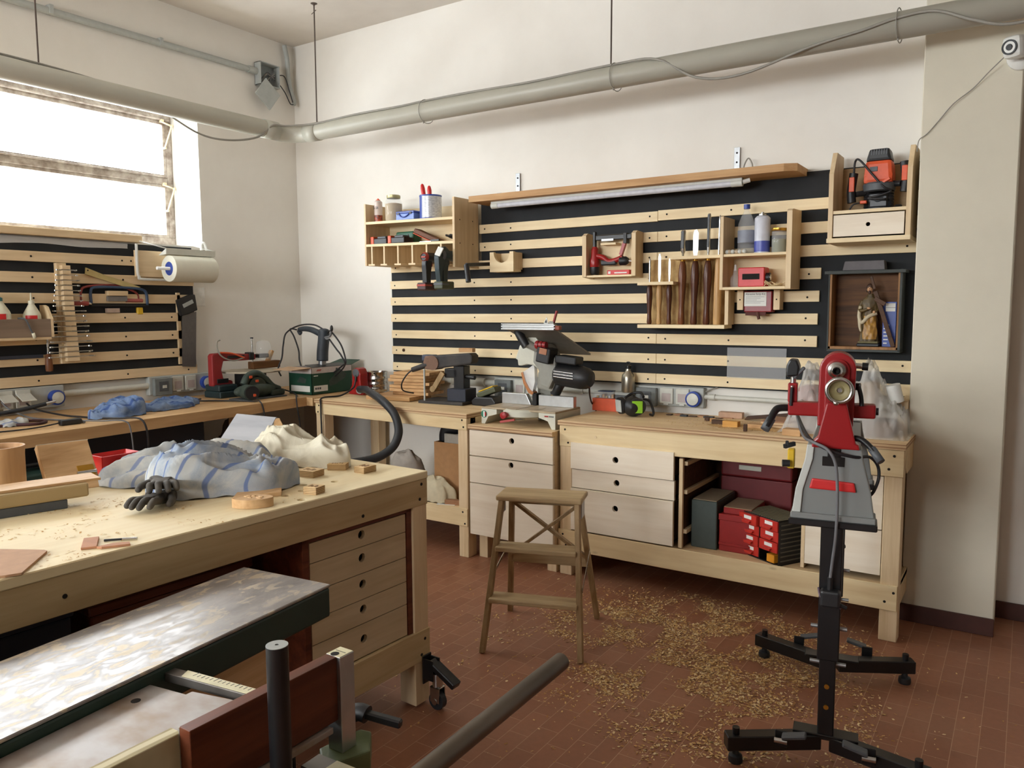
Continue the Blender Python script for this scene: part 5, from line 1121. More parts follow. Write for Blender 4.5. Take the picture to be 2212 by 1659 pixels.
# cords at the left end
m = MB()
m.tube([(XW+.09, 2.07, .99), (XW+.13, 2.09, .95), (-4.62, 2.12, ZW+.01), (-4.45, 2.16, ZW+.006), (-4.33, 2.2, ZW+.006), (-4.2, 2.2, ZW+.006)], .005, GCORD, 8); m.b(-4.24, -4.2, 2.08, 2.19, ZW, ZW+.03, BPLAST, .008); m.tube([(-4.22, 2.08, ZW+.015), (-4.2, 1.95, ZW+.008), (-4.22, 1.8, ZW+.006), (-4.3, 1.6, ZW+.006)], .004, CORDM, 8); m.tube([(-4.21, 2.19, ZW+.015), (-4.13, 2.25, ZW+.012), (-4.04, 2.33, ZW+.008), (-4.02, 2.35, ZW-.05), (-4.02, 2.36, ZW-.2)], .004, GCORD, 8)
solo(m, 'power_brick', 'small black power brick and its grey cord on the wall bench below the glue tray', 'adapter', (-4.22, 2.13, ZW))
m = MB(); m.tube([(XW+.09, 2.2, .97), (XW+.12, 2.24, .93), (-4.55, 2.27, ZW+.01), (-4.42, 2.3, ZW+.007), (-4.3, 2.32, ZW+.007), (-4.18, 2.38, ZW+.007), (-4.05, 2.42, ZW+.01), (-4.02, 2.44, ZW-.05), (-4.03, 2.45, ZW-.16)], .0055, CORDM, 8)
solo(m, 'power_lead', 'black lead running from the open socket flap over the plank bench edge', 'lead', (-4.4, 2.3, ZW))
m = MB(); m.tube([(-4.7, 1.5, ZW+.03), (-4.66, 1.8, ZW+.035), (-4.62, 2.05, ZW+.055), (-4.6, 2.2, ZW+.08)], .012, RUBBER, 10); m.cyl((-4.6, 2.2, ZW+.08), (-4.595, 2.25, ZW+.09), .008, STEEL); m.tube([(-4.5, 1.6, ZW+.008), (-4.42, 1.9, ZW+.008), (-4.35, 2.02, ZW+.008), (-4.4, 2.1, ZW+.008), (-4.5, 2.08, ZW+.008), (-4.6, 1.8, ZW+.02)], .008, mat('dark_red_hose', S(70, 36, 40), .5), 8)
solo(m, 'air_hose', 'thick dark air hose with a metal fitting lying on the wall bench below the sockets', 'hose', (-4.6, 1.9, ZW))
# green cardboard box with a drill standing in it
t = thing('cardboard_box', 'dark green and white printed cardboard box with open flaps in the bench corner', 'box', (-4.25, 3.98, .9))
BOXG = mat('printed_green_card', S(24, 70, 52), .5, var=.1); BOXW = mat('printed_white_card', S(206, 196, 192), .6)
bx0, bx1, by0, by1, bz0, bz1 = -4.44, -4.205, 3.80, 4.19, .8985, 1.09
m = MB()
for (p0, p1) in (((bx0, by0), (bx1, by0)), ((bx1, by0), (bx1, by1)), ((bx1, by1), (bx0, by1)), ((bx0, by1), (bx0, by0))):
    for za, zb, mt in ((bz0, bz0+.15, BOXG), (bz0+.15, bz1, BOXW)):
        d = Vector((p1[0]-p0[0], p1[1]-p0[1], 0)).normalized(); n = Vector((-d.y, d.x, 0))*.003
        m.hexa([(p0[0], p0[1], za), (p1[0], p1[1], za), (p1[0]+n.x, p1[1]+n.y, za), (p0[0]+n.x, p0[1]+n.y, za), (p0[0], p0[1], zb), (p1[0], p1[1], zb), (p1[0]+n.x, p1[1]+n.y, zb), (p0[0]+n.x, p0[1]+n.y, zb)], mt)
m.b(bx0, bx1, by0, by1, bz0, bz0+.003, BOXG, 0); build(m, 'carton', t)
FL = mat('card_inside', S(190, 158, 126), .8)
build(MB().hexa([(bx0, by0, bz1), (bx1, by0, bz1), (bx1-.02, by0-.16, bz1-.01), (bx0+.02, by0-.16, bz1-.01), (bx0, by0, bz1+.003), (bx1, by0, bz1+.003), (bx1-.02, by0-.16, bz1-.007), (bx0+.02, by0-.16, bz1-.007)], FL), 'flap', t)
build(MB().hexa([(bx1, by0+.01, bz1), (bx1, by1-.01, bz1), (bx1-.1, by1-.03, bz1+.014), (bx1-.1, by0+.03, bz1+.014), (bx1, by0+.01, bz1+.003), (bx1, by1-.01, bz1+.003), (bx1-.1, by1-.03, bz1+.017), (bx1-.1, by0+.03, bz1+.017)], BPLAST), 'flap', t)
build(MB().hexa([(bx0, by1, bz1), (bx1, by1, bz1), (bx1-.01, by1+.1, bz1+.03), (bx0+.02, by1+.1, bz1+.03), (bx0, by1, bz1+.003), (bx1, by1, bz1+.003), (bx1-.01, by1+.1, bz1+.033), (bx0+.02, by1+.1, bz1+.033)], BOXG), 'flap', t)
m = MB(); e = .0006
m.b(bx1, bx1+e, by0+.02, by0+.15, bz0+.02, bz0+.062, PAPER, 0); m.b(bx0+.02, bx1-.02, by0-e, by0, bz0+.02, bz0+.062, PAPER, 0); m.b(bx1, bx1+e, by0+.02, by0+.06, bz0+.13, bz0+.136, PAPER, 0)
m.prism([(by0+.17, bz0+.05), (by0+.23, bz0+.06), (by0+.32, bz0+.1), (by0+.34, bz0+.13), (by0+.27, bz0+.17), (by0+.235, bz0+.18), (by0+.22, bz0+.13), (by0+.165, bz0+.09)], bx1, bx1+e, SAWG, 'YZ'); m.prism([(by0+.045, bz0+.165), (by0+.085, bz0+.165), (by0+.095, bz0+.178), (by0+.055, bz0+.178)], bx1, bx1+e, mat('faded_red_print', S(178, 96, 86), .6), 'YZ')
m.prism([(bx0+.08, bz0+.085), (bx0+.17, bz0+.08), (bx0+.18, bz0+.11), (bx0+.12, bz0+.13)], by0-e, by0, SAWG, 'XZ')
for k in range(3): m.b(bx1+e, bx1+2*e, by0+.03+.02*k, by0+.045+.02*k, bz0+.035, bz0+.05, DGREY, 0)
build(m, 'printed_panel', t)
# drill in the box
t = thing('electric_drill', 'dark corded electric drill standing chuck down in the green box', 'drill', (-4.28, 3.98, 1.06))
DKB2 = mat('dusty_navy_plastic', S(58, 66, 74), .5, c2=S(44, 50, 58), scale=10)
y = 3.98; 
def dp(px, z): return (px, y, z)
build(MB().tube([dp(-4.285, 1.13), dp(-4.28, 1.2), dp(-4.268, 1.27), dp(-4.262, 1.32), dp(-4.262, 1.345)], .042, DKB2, 14, 5, False, .04).ball(dp(-4.262, 1.345), .04, DKB2, (1, 1, .5)), 'motor_housing', t)
build(MB().tube([dp(-4.27, 1.31), dp(-4.33, 1.335), dp(-4.4, 1.355), dp(-4.47, 1.36), dp(-4.52, 1.352)], .024, DKB2, 12, 5, False, .018).tube([dp(-4.5, 1.335), dp(-4.515, 1.32), dp(-4.535, 1.345)], .01, DKB2, 8, 4), 'handle', t)
build(MB().cyl(dp(-4.29, 1.04), dp(-4.288, 1.1), .022, BSTEEL).cyl(dp(-4.288, 1.1), dp(-4.286, 1.135), .028, GALV), 'chuck', t)
build(MB().tube([(-4.23, 3.96, 1.3), (-4.2, 3.95, 1.29), (-4.17, 3.95, 1.3)], .005, CLEAR, 8).tube([(-4.23, 3.96, 1.3), (-4.17, 3.95, 1.31), (-4.155, 3.95, 1.335), (-4.15, 3.95, 1.36)], .007, GCORD, 8).ball((-4.15, 3.95, 1.365), .016, BPLAST, (.7, .7, 1.5)), 'side_rod', t)
build(MB().tube([dp(-4.55, 1.352), dp(-4.62, 1.355), dp(-4.58, 1.3), (-4.5, 3.95, 1.2), (-4.47, 3.93, 1.12), (-4.42, 3.93, 1.02)], .006, CORDM, 8).tube([(-4.25, 3.97, 1.355), (-4.33, 3.95, 1.39), (-4.45, 3.92, 1.385), (-4.57, 3.9, 1.33), (-4.585, 3.88, 1.24), (-4.58, 3.86, 1.15), (-4.6, 3.84, 1.07), (-4.55, 3.82, 1.02)], .006, CORDM, 8).tube([(-4.21, 3.97, 1.33), (-4.17, 3.96, 1.345), (-4.1, 3.98, 1.26), (-4.07, 3.99, 1.18), (-4.06, 3.99, 1.12), (-4.1, 4.0, 1.1), (-4.25, 4.02, 1.02)], .006, CORDM, 8).tube([(-4.2, 3.97, 1.29), (-4.13, 3.97, 1.22), (-4.09, 3.98, 1.17), (-4.07, 3.99, 1.1), (-4.24, 4.04, 1.0)], .006, CORDM, 8), 'cord', t)
# orbital sander used as nozzle, with the hose
t = thing('palm_sander', 'red palm sander standing upright with a thick hose at its foot', 'sander', (-3.99, 4.05, zB(-3.99)))
z = zB(-3.99)
build(MB().prism([(-4.065, 0), (-3.925, 0), (-3.92, .02), (-3.945, .06), (-3.95, .1), (-3.95, .15), (-3.965, .185), (-3.99, .195), (-4.015, .185), (-4.03, .15), (-4.03, .1), (-4.04, .06), (-4.068, .02)], 4.02, 4.1, RED, 'XZ', .018, Matrix.Translation((0, 0, z))), 'body', t)
build(MB().lathe([(0, 0), (.028, .0), (.03, .006), (.02, .01), (0, .01)], DGREY, mx=Matrix.Translation((-3.99, 4.022, z+.155)) @ Matrix.Rotation(PI/2, 4, 'X')), 'cap', t)
build(MB().tube([(-3.985, 4.015, z+.13), (-3.98, 4.0, z+.09), (-3.978, 3.97, z+.05), (-3.98, 3.85, z+.01), (-3.985, 3.69, z+.01), (-3.985, 3.675, z-.05), (-3.982, 3.675, z-.3), (-3.982, 3.675, z-.6)], .006, CORDM, 8).cyl((-3.987, 4.018, z+.14), (-3.984, 4.008, z+.1), .009, BPLAST), 'cord', t)
build(MB().cyl((-3.97, 4.03, z+.035), (-3.94, 4.0, z+.035), .024, GREYP), 'outlet', t)
m = MB(); hp = [(-3.95, 4.01, .935), (-3.83, 3.95, .945), (-3.70, 3.85, .945), (-3.58, 3.77, .938), (-3.46, 3.69, .93), (-3.335, 3.62, .905), (-3.26, 3.6, .86), (-3.21, 3.58, .80), (-3.19, 3.56, .735), (-3.2, 3.52, .665), (-3.24, 3.45, .615), (-3.28, 3.35, .598), (-3.33, 3.2, .6), (-3.4, 3.0, .6), (-3.5, 2.8, .5), (-3.5, 2.7, .2), (-3.4, 2.65, .03)]
m.tube(hp, .026, RUBBER, 14, 8)
solo(m, 'vacuum_hose', 'thick dark ribbed hose looping down from the red sander', 'hose', (-3.3, 3.4, z-.2))
# tin
t = thing('steel_tin', 'shiny ribbed steel tin beside the board stack', 'tin', (-3.93, 4.17, zB(-3.93)))
c = (-3.93, 4.17, zB(-3.93)); pr = [(0, .002), (.072, .002), (.076, 0), (.076, .006), (.073, .01)]
for k in range(3): h = .035+.037*k; pr += [(.073, h-.012), (.0755, h-.006), (.0755, h+.006), (.073, h+.012)]
pr += [(.073, .15), (.076, .155), (.076, .16), (.072, .16), (.07, .15), (.07, .01)]
build(MB().lathe(pr, mat('mirror_tin', S(186, 184, 180), .14, 1.0, var=.05), c, n=36), 'tin', t)
# boards
names = ['topmost', 'second from the top', 'third from the top', 'fourth from the top', 'fifth from the top', 'sixth from the top', 'lowest of the short ones']
zz = zB(-3.5)+.0272
for k in range(7):
    h = .0225; z0 = zz+h*(6-k); dx = .02*math.sin(k*2.3+1); dy = .012*math.cos(k*1.9)
    solo(MB().box((-3.535+dx, 4.14+dy, z0+h/2), (.29, .20, h-.002), SCRAP, (0, 0, 8+2*math.sin(k*4)), .0015), 'short_board', 'short sawn board stacked beside the tin, '+names[k], 'board', (-3.535, 4.14, z0), 'stack of sawn boards')
solo(MB().box((-3.60, 4.03, zB(-3.6)+.0135), (.36, .26, .026), SCRAP, (0, 0, 6), .0015), 'wide_board', 'wider reddish board lying under the stack of short boards', 'board', (-3.6, 4.03, zB(-3.6)))
# belt sander on its stand
t = thing('belt_sander', 'old black belt sander mounted on a home-made stand on the corner bench', 'sander', (-3.2, 4.1, zB(-3.2)))
z = zB(-3.15); TW = Matrix.Translation((-3.18, 4.06, 0)) @ Matrix.Rotation(R(6), 4, 'Z')
def tb(mb, n): return build(mb.warp(lambda v: TW @ v), n, t)
DUST = mat('dusty_black', S(64, 58, 54), .65, c2=S(40, 38, 38), scale=9)
tb(MB().b(-.17, .17, -.12, .12, z, z+.02, DUST, .003), 'base_board')
tb(MB().prism([(-.12, 1.10), (.185, 1.145), (.2, 1.16), (.2, 1.2), (.18, 1.215), (-.1, 1.195), (-.13, 1.18), (-.135, 1.12)], -.045, .045, DUST, 'XZ', .012), 'belt_housing')
tb(MB().cyl((-.1, -.052, 1.145), (-.1, .05, 1.145), .047, mat('brown_abrasive', S(124, 96, 80), .9, scale=120, bmp=.3), n=28).prism([(-.16, 1.10), (-.1, 1.098), (-.1, 1.192), (-.16, 1.19), (-.175, 1.145)], -.05, .05, mat('brown_abrasive_belt', S(128, 100, 84), .9), 'XZ', .01), 'sanding_belt')
tb(MB().b(-.22, -.12, .0, .06, 1.15, 1.195, mat('blue_grey_plastic', S(70, 74, 92), .5), .01), 'motor_cap')
tb(MB().tube([(-.14, -.03, 1.135), (-.2, -.04, 1.115), (-.26, -.05, 1.095)], .021, DUST, 12, 4, False, .017), 'handle')
tb(MB().tube([(-.26, -.05, 1.095), (-.3, -.06, 1.06), (-.34, -.06, 1.0), (-.35, -.03, .95), (-.3, .02, .93)], .005, CORDM, 8), 'cord')
tb(MB().b(.05, .13, -.03, .05, z+.02, 1.13, BSTEEL, .004).b(-.02, .08, -.03, .04, 1.05, 1.11, BSTEEL, .006).cyl((.13, 0, 1.06), (.2, -.01, 1.055), .014, BPLAST), 'upright')
tb(MB().b(.03, .17, -.08, .06, z+.02, z+.1, mat('dark_navy_block', S(36, 40, 54), .6), .003), 'foot_block')
tb(MB().bar((-.02, -.045, 1.085), (-.1, -.045, z+.085), .034, .014, OLDW, (0, 1, 0)).cyl((-.1, -.055, z+.09), (-.1, -.035, z+.09), .02, OLDW), 'support_arm')
tb(MB().b(-.125, -.115, -.12, -.11, z+.02, 1.11, GREYP, .001), 'support_rod')
solo(MB().box((-3.04, 4.07, 1.221+.012), (.1, .045, .026), SCRAP, (0, 0, 10), .002), 'wood_block', 'small sawn block resting on top of the belt sander', 'block', (-3.04, 4.07, 1.221))
# charger with yellow battery
t = thing('battery_charger', 'black charger holding a yellow and black battery beside the mitre saw', 'charger', (-2.88, 4.1, zB(-2.88)))
z = zB(-2.88)
build(MB().prism([(-2.975, 0), (-2.80, 0), (-2.795, .03), (-2.82, .06), (-2.95, .055), (-2.985, .03)], 4.03, 4.16, BPLAST, 'XZ', .008, Matrix.Translation((0, 0, z))), 'charger_base', t)
build(MB().box((-2.885, 4.095, z+.085), (.15, .08, .035), mat('olive_plastic', S(78, 82, 56), .5), (0, -20, 0), .006), 'battery', t)
build(MB().box((-2.893, 4.095, z+.107), (.12, .06, .008), YELLOW, (0, -20, 0), .002), 'battery_label', t)
# ---- mitre saw
t = thing('mitre_saw', 'grey and black mitre saw with a flip-up table on the low drawer cabinet', 'mitre saw', (-2.45, 3.9, ZCB))
z0 = ZCB; CS = CREAM
for x0, x1 in ((-2.71, -2.60), (-2.31, -2.2)):
    s = 1 if x0 < -2.5 else -1; xa, xb = (x0, x1) if s > 0 else (x1, x0)
    build(MB().prism([(xa, z0), (xa+s*.025, z0), (xa+s*.05, z0+.045), (xb, z0+.062), (xb, z0+.09), (xa, z0+.09)], 3.765, 4.06, CS, 'XZ', .002), 'side_leg', t)
TBL = mat('dusty_cast_table', S(186, 168, 140), .5, c2=S(164, 144, 116), scale=10)
build(MB().b(-2.71, -2.2, 3.765, 4.06, z0+.09, z0+.1, TBL, .003), 'base_table', t)
build(MB().lathe([(0, .052), (.12, .052), (.135, .06), (.135, .088), (.12, .1), (0, .1)], CS, (-2.455, 3.86, z0), n=40).lathe([(.118, .1005), (.118, .1012), (0, .1012)], TBL, (-2.455, 3.86, z0), n=40).b(-2.457, -2.453, 3.75, 4.0, z0+.1013, z0+.1018, DARK, 0), 'turntable', t)
build(MB().lathe([(0, 0), (.012, 0), (.012, .02), (.02, .024), (.02, .045), (0, .048)], mat('red_knob', S(168, 46, 46), .35), mx=Matrix.Translation((-2.505, 3.735, z0+.07)) @ Matrix.Rotation(PI/2, 4, 'X')), 'lock_knob', t)
build(MB().bar((-2.53, 3.70, z0+.03), (-2.45, 3.73, z0+.045), .02, .012, mat('faded_red', S(206, 92, 88), .4)).cyl((-2.45, 3.74, z0+.04), (-2.41, 3.78, z0+.045), .007, STEEL), 'lock_lever', t)
build(MB().prism([(-2.77+.06, z0+.1), (-2.5, z0+.1), (-2.535, z0+.165), (-2.71, z0+.165)], 3.985, 4.02, ALU, 'XZ', .002), 'fence', t)
build(MB().b(-2.445, -2.205, 3.985, 4.02, z0+.1, z0+.165, ALU, .002), 'fence', t)
m = MB()
m.lathe([(.0, .0), (.022, 0), (.022, .001), (0, .001)], mat('italian_badge_green', S(40, 116, 90), .5), mx=Matrix.Translation((-2.69, 3.7648, z0+.058)) @ Matrix.Rotation(PI/2, 4, 'X')); m.b(-2.695, -2.685, 3.763, 3.7636, z0+.04, z0+.076, PAPER, 0); m.b(-2.684, -2.674, 3.763, 3.7636, z0+.046, z0+.07, RED, 0)
m.b(-2.27, -2.245, 3.763, 3.765, z0+.07, z0+.077, RED, 0)
for k in range(4): m.b(-2.24+.008*k, -2.235+.008*k, 3.763, 3.765, z0+.07, z0+.077, DGREY, 0)
build(m, 'badge', t)
GSH = mat('grey_casting', S(150, 148, 138), .4, var=.1)
build(MB().b(-2.5, -2.40, 4.06, 4.16, z0+.0, z0+.25, GSH, .01).prism([(-2.47, 1.02), (-2.35, 1.0), (-2.33, 1.07), (-2.39, 1.13), (-2.46, 1.12)], 4.0, 4.12, GSH, 'XZ', .012), 'pivot_arm', t)
build(MB().lathe([(.028, 0), (.032, .01), (.032, .09), (.026, .1)], BPLAST, mx=Matrix.Translation((-2.36, 4.03, .985)) @ Euler((0, R(30), 0)).to_matrix().to_4x4()).cyl((-2.38, 4.02, .95), (-2.36, 4.02, .985), .012, BRASS), 'spring_knob', t)
build(MB().b(-2.488, -2.455, 3.98, 4.03, z0+.1, .99, BSTEEL, .003), 'riving_guard', t)
build(MB().prism([(-2.60, 1.195), (-2.57, 1.275), (-2.52, 1.325), (-2.46, 1.335), (-2.415, 1.28), (-2.40, 1.2), (-2.44, 1.14), (-2.47, 1.16), (-2.52, 1.165), (-2.555, 1.155), (-2.58, 1.155), (-2.585, 1.19)], 3.97, 4.03, CS, 'XZ', .006), 'blade_cover', t)
build(MB().prism([(-2.46, 1.28), (-2.37, 1.29), (-2.31, 1.2), (-2.32, 1.1), (-2.36, 1.02), (-2.42, 1.04), (-2.43, 1.13), (-2.47, 1.18)], 3.96, 4.05, GSH, 'XZ', .012), 'head_casting', t)
WOODG = mat('amber_guard', S(182, 116, 66), .35)
build(MB().prism([(-2.565, 1.11), (-2.50, 1.15), (-2.475, 1.17), (-2.47, 1.06), (-2.49, .985), (-2.52, 1.0), (-2.55, 1.05)], 3.985, 4.02, MILKY, 'XZ', .003).prism([(-2.568, 1.112), (-2.553, 1.118), (-2.535, 1.06), (-2.505, 1.012), (-2.478, .995), (-2.482, .978), (-2.515, .99), (-2.55, 1.045)], 3.98, 4.028, WOODG, 'XZ', .003), 'blade_guard', t)
build(MB().tube([(-2.565, 3.94, 1.375), (-2.54, 3.93, 1.34), (-2.495, 3.93, 1.275)], .026, BPLAST, 14, 5).ball((-2.565, 3.94, 1.375), .026, BPLAST).cyl((-2.5, 3.94, 1.29), (-2.44, 3.97, 1.26), .022, GSH), 'handle', t)
m = MB()
for k in range(3): m.lathe([(.0, 0), (.024-.002*k, .0), (.027-.003*k, .01), (.024-.002*k, .02), (0, .02)], mat('red_knob_', S(150, 38, 40), .35), (-2.425+.024*k, 3.93, 1.285), 'X', 14)
build(m, 'red_knob', t)
build(MB().box((-2.365, 3.95, 1.225), (.09, .1, .09), BPLAST, (0, 10, 0), .008).box((-2.36, 3.897, 1.25), (.05, .003, .035), mat('orange_sticker', S(168, 108, 72), .5), (0, 10, 0), 0), 'switch_box', t)
build(MB().lathe([(.05, 0), (.068, .02), (.068, .17), (.062, .21), (.045, .235), (0, .24)], BPLAST, mx=Matrix.Translation((-2.33, 4.0, 1.115)) @ Euler((0, R(90+6), 0)).to_matrix().to_4x4(), n=32), 'motor', t)
build(MB().box((-2.235, 3.985, 1.2), (.14, .1, .045), BPLAST, (0, 5, 0), .008), 'motor_box', t)
m = MB()
for k in range(3): m.cyl((-2.31, 3.935-.001*k, 1.135-.016*k), (-2.18, 3.933, 1.125-.016*k), .0045, STEEL, n=8)
build(m, 'cooling_fins', t)
build(MB().hexa([(-2.62, 3.9, 1.375), (-2.275, 3.9, 1.372), (-2.165, 4.12, 1.222), (-2.45, 4.12, 1.225), (-2.62, 3.9, 1.385), (-2.275, 3.9, 1.382), (-2.165, 4.12, 1.232), (-2.45, 4.12, 1.235)], mat('dull_plate', S(132, 124, 112), .45, .5)), 'flip_table', t)
build(MB().b(-2.63, -2.265, 3.86, 3.9, 1.375, 1.385, ALU).b(-2.63, -2.265, 3.86, 3.9, 1.39, 1.40, ALU).b(-2.63, -2.265, 3.86, 3.9, 1.405, 1.412, ALU).b(-2.63, -2.265, 3.875, 3.9, 1.375, 1.412, ALU).b(-2.265, -2.235, 3.87, 3.9, 1.375, 1.4, mat('rusty_clip', S(150, 76, 56), .5), .004), 'fence_profile', t)
build(MB().bar((-2.285, 3.89, 1.412), (-2.262, 3.89, 1.485), .016, .01, mat('red_lever', S(150, 32, 36), .4)).b(-2.31, -2.28, 3.88, 3.9, 1.412, 1.425, GSH), 'clamp_lever', t)
build(MB().prism([(-2.345, 1.413), (-2.315, 1.413), (-2.325, 1.45)], 3.88, 3.884, PAPER, 'XZ').prism([(-2.338, 1.417), (-2.321, 1.417), (-2.327, 1.437)], 3.8785, 3.88, BPLAST, 'XZ'), 'warning_sign', t)
build(MB().tube([(-2.12, 4.02, 1.05), (-2.16, 4.1, .99), (-2.2, 4.2, .93), (-2.21, 4.26, .9), (-2.215, 4.3, .85)], .005, CORDM, 8), 'cord', t)
# ---- right bench, left half
z = zA(-2.1)
t = thing('orange_bin', 'orange plastic bin at the back left corner of the long workbench', 'bin', (-2.11, 4.25, z))
m = MB(); m.b(-2.205, -2.01, 4.22, 4.225, z, z+.075, ORANGE, .001); m.b(-2.205, -2.01, 4.285, 4.29, z, z+.075, ORANGE, .001); m.b(-2.205, -2.2, 4.225, 4.285, z, z+.075, ORANGE, .001); m.b(-2.015, -2.01, 4.225, 4.285, z, z+.075, ORANGE, .001); m.b(-2.2, -2.015, 4.225, 4.285, z, z+.004, ORANGE, 0); build(m, 'bin', t)
t = thing('parts_organiser', 'clear plastic organiser of small parts sitting on the orange bin', 'box', (-2.13, 4.255, z+.075))
build(MB().b(-2.195, -2.065, 4.222, 4.288, z+.0755, z+.115, CLEAR, .003), 'case', t); m = MB()
for k in range(6): m.b(-2.185+.02*k, -2.17+.02*k, 4.235, 4.275, z+.078, z+.088+.006*(k % 3), [BRASS, GALV, SCRAP][k % 3], .001)
build(m, 'small_parts', t); build(MB().b(-2.17, -2.08, 4.225, 4.285, z+.1155, z+.12, mat('navy_lid', S(48, 70, 110), .4), .001), 'lid', t)
solo(MB().b(-2.06, -1.955, 4.23, 4.29, z+.0755, z+.1, DGREY, .003).b(-2.06, -1.955, 4.23, 4.29, z+.1, z+.118, GREYP, .003), 'grey_case', 'grey plastic case on the orange bin in front of the metal bottle', 'case', (-2.0, 4.26, z+.075))
c = (-1.975, 4.319, .9)
z1 = zA(-1.97)
t = thing('metal_bottle', 'brushed aluminium drinking bottle behind the orange bin', 'bottle', (-1.985, 4.255, z+.118))
c = (-1.985, 4.258, z+.1185)
build(MB().lathe([(0, 0), (.037, 0), (.04, .005), (.04, .085), (.036, .105), (.018, .125), (.016, .13), (.016, .142)], mat('brushed_aluminium', S(186, 180, 164), .32, .9), c, n=28), 'bottle', t)
build(MB().lathe([(0, .14), (.017, .14), (.017, .158), (.011, .163), (0, .163)], BSTEEL, c).tube([(c[0]-.01, c[1], c[2]+.16), (c[0]-.01, c[1], c[2]+.178), (c[0]+.01, c[1], c[2]+.178), (c[0]+.01, c[1], c[2]+.16)], .003, BSTEEL, 8, 3), 'cap', t)
# respirator
z = zA(-1.87)
t = thing('respirator', 'black and lime green half-face respirator on the long workbench', 'respirator', (-1.87, 4.08, z))
build(MB().lathe([(.02, 0), (.055, .012), (.06, .03), (.045, .07), (.03, .085), (0, .09)], BPLAST, mx=Matrix.Translation((-1.875, 4.1, z+.06)) @ Euler((R(95), 0, R(15))).to_matrix().to_4x4()), 'face_piece', t)
for dx, c1, c2 in ((.035, LIME, BPLAST), (-.055, GREYP, BPLAST)):
    q = Matrix.Translation((-1.87+dx, 4.06, z+.062)) @ Euler((R(96), 0, R(25 if dx > 0 else -35))).to_matrix().to_4x4()
    build(MB().lathe([(0, 0), (.048, 0), (.05, .01), (.048, .022), (0, .024)], c2, mx=q), 'filter_body', t)
    build(MB().b(-.03, .03, -.035, .035, .024, .031, c1, .012, q), 'filter_cover', t)
build(MB().tube([(-1.82, 4.1, z+.1), (-1.79, 4.12, z+.09), (-1.77, 4.13, z+.04), (-1.765, 4.12, z+.01), (-1.8, 4.16, z+.006)], .007, BPLAST, 6).tube([(-1.93, 4.1, z+.1), (-1.9, 4.14, z+.125), (-1.85, 4.14, z+.13), (-1.82, 4.11, z+.11)], .008, BPLAST, 8), 'strap', t)
# wood bits on the right bench
def bit(label, x, y, sx, sy, sz, rz, m, name='offcut', cat='offcut', dz=0, rx=0):
    z = zA(x)+dz; return solo(MB().box((x, y, z+sz/2), (sx, sy, sz), m, (rx, 0, rz), .0015), name, label, cat, (x, y, z))
RED_O = wood('reddish_offcut', S(186, 140, 104), S(150, 104, 72), 'X', 8)
bit('pinkish sawn block against the wall at the back of the long workbench', -1.36, 4.26, .13, .05, .032, 4, mat('pink_wood', S(198, 160, 132), .7))
bit('dark brown bark strip among the sawdust on the long workbench', -1.31, 3.99, .13, .03, .022, -6, DARKW)
bit('small honey-coloured block at the front of the long workbench', -1.25, 3.92, .08, .04, .032, -4, wood('honey', S(222, 168, 88), S(198, 140, 66), 'X', 8))
bit('tiny pale chip left of the dark bark strip', -1.40, 4.07, .03, .02, .018, 20, SCRAP)
bit('tiny dark stub left of the dark bark strip', -1.435, 4.085, .025, .02, .02, 0, DARKW)
bit('narrow dark slip standing under the lathe handle at the bench front', -1.145, 3.81, .018, .02, .035, 10, DARKW)
bit('wide pale board at the bench front beside the lathe', -1.12, 3.94, .1, .07, .022, -3, SCRAP)
bit('pale square block at the right front of the long workbench', -.915, 3.80, .085, .06, .03, -4, SCRAP)
m = MB(); x, y = -.985, 4.04; z = zA(x); m.b(x-.13, x+.17, y-.07, y+.13, z, z+.034, mat('veneer_top', S(168, 120, 88), .6), .001); m.b(x-.1304, x+.1704, y-.0704, y+.1304, z+.001, z+.031, PLYX, 0)
solo(m, 'plywood_block', 'thick square of plywood on the long workbench behind the lathe handle', 'board', (x, y, z))
m = MB(); z = zA(-1.15); m.prism([(-1.27, 0), (-1.02, .03), (-1.0, .055), (-1.255, .02)], 4.2, 4.23, DARKW, 'XZ', .003, Matrix.Translation((0, 0, z))); solo(m, 'dark_file', 'dark wedge-shaped strip lying aslant at the back of the long workbench', 'strip', (-1.13, 4.21, z))
m = MB(); z = zA(-1.6)
for k in range(8): m.b(-1.72+.045*k, -1.69+.05*k, 4.2+.02*math.sin(k*2), 4.225+.03*math.sin(k*2)+.01, z, z+.004+.003*(k % 3), [DARKW, RED_O, BPLAST][k % 3], 0)
solo(m, 'bark_chips', 'scatter of dark bark chips at the back of the long workbench', 'chips', (-1.6, 4.2, z), kind='stuff')
SAWD = mat('sawdust', S(208, 172, 116), .95, c2=S(176, 134, 82), scale=120, bmp=.4)
def flakes(mb, n, fpos, sz, mats, lift=.002):
    for k in range(n):
        p = fpos()
        if p is None: continue
        s = sz*random.uniform(.4, 1.3); a = random.uniform(0, 2*PI); w = s*random.uniform(.3, .7); t1, t2 = random.uniform(-.5, .5), random.uniform(-.5, .5)
        ux, uy = math.cos(a)*s, math.sin(a)*s; vx, vy = -math.sin(a)*w, math.cos(a)*w; z = p[2]+lift+abs(t1)*s*.6+abs(t2)*w*.6
        mb.add([Vector((p[0]-ux-vx, p[1]-uy-vy, z-t1*s*.6-t2*w*.6)), Vector((p[0]+ux-vx, p[1]+uy-vy, z+t1*s*.6-t2*w*.6)), Vector((p[0]+ux+vx, p[1]+uy+vy, z+t1*s*.6+t2*w*.6)), Vector((p[0]-ux+vx, p[1]-uy+vy, z-t1*s*.6+t2*w*.6))], [(0, 1, 2, 3)], random.choice(mats))
FLK = [mat('shaving_a', S(222, 186, 126), .8), mat('shaving_b', S(202, 158, 98), .8), mat('shaving_c', S(232, 206, 158), .8)]
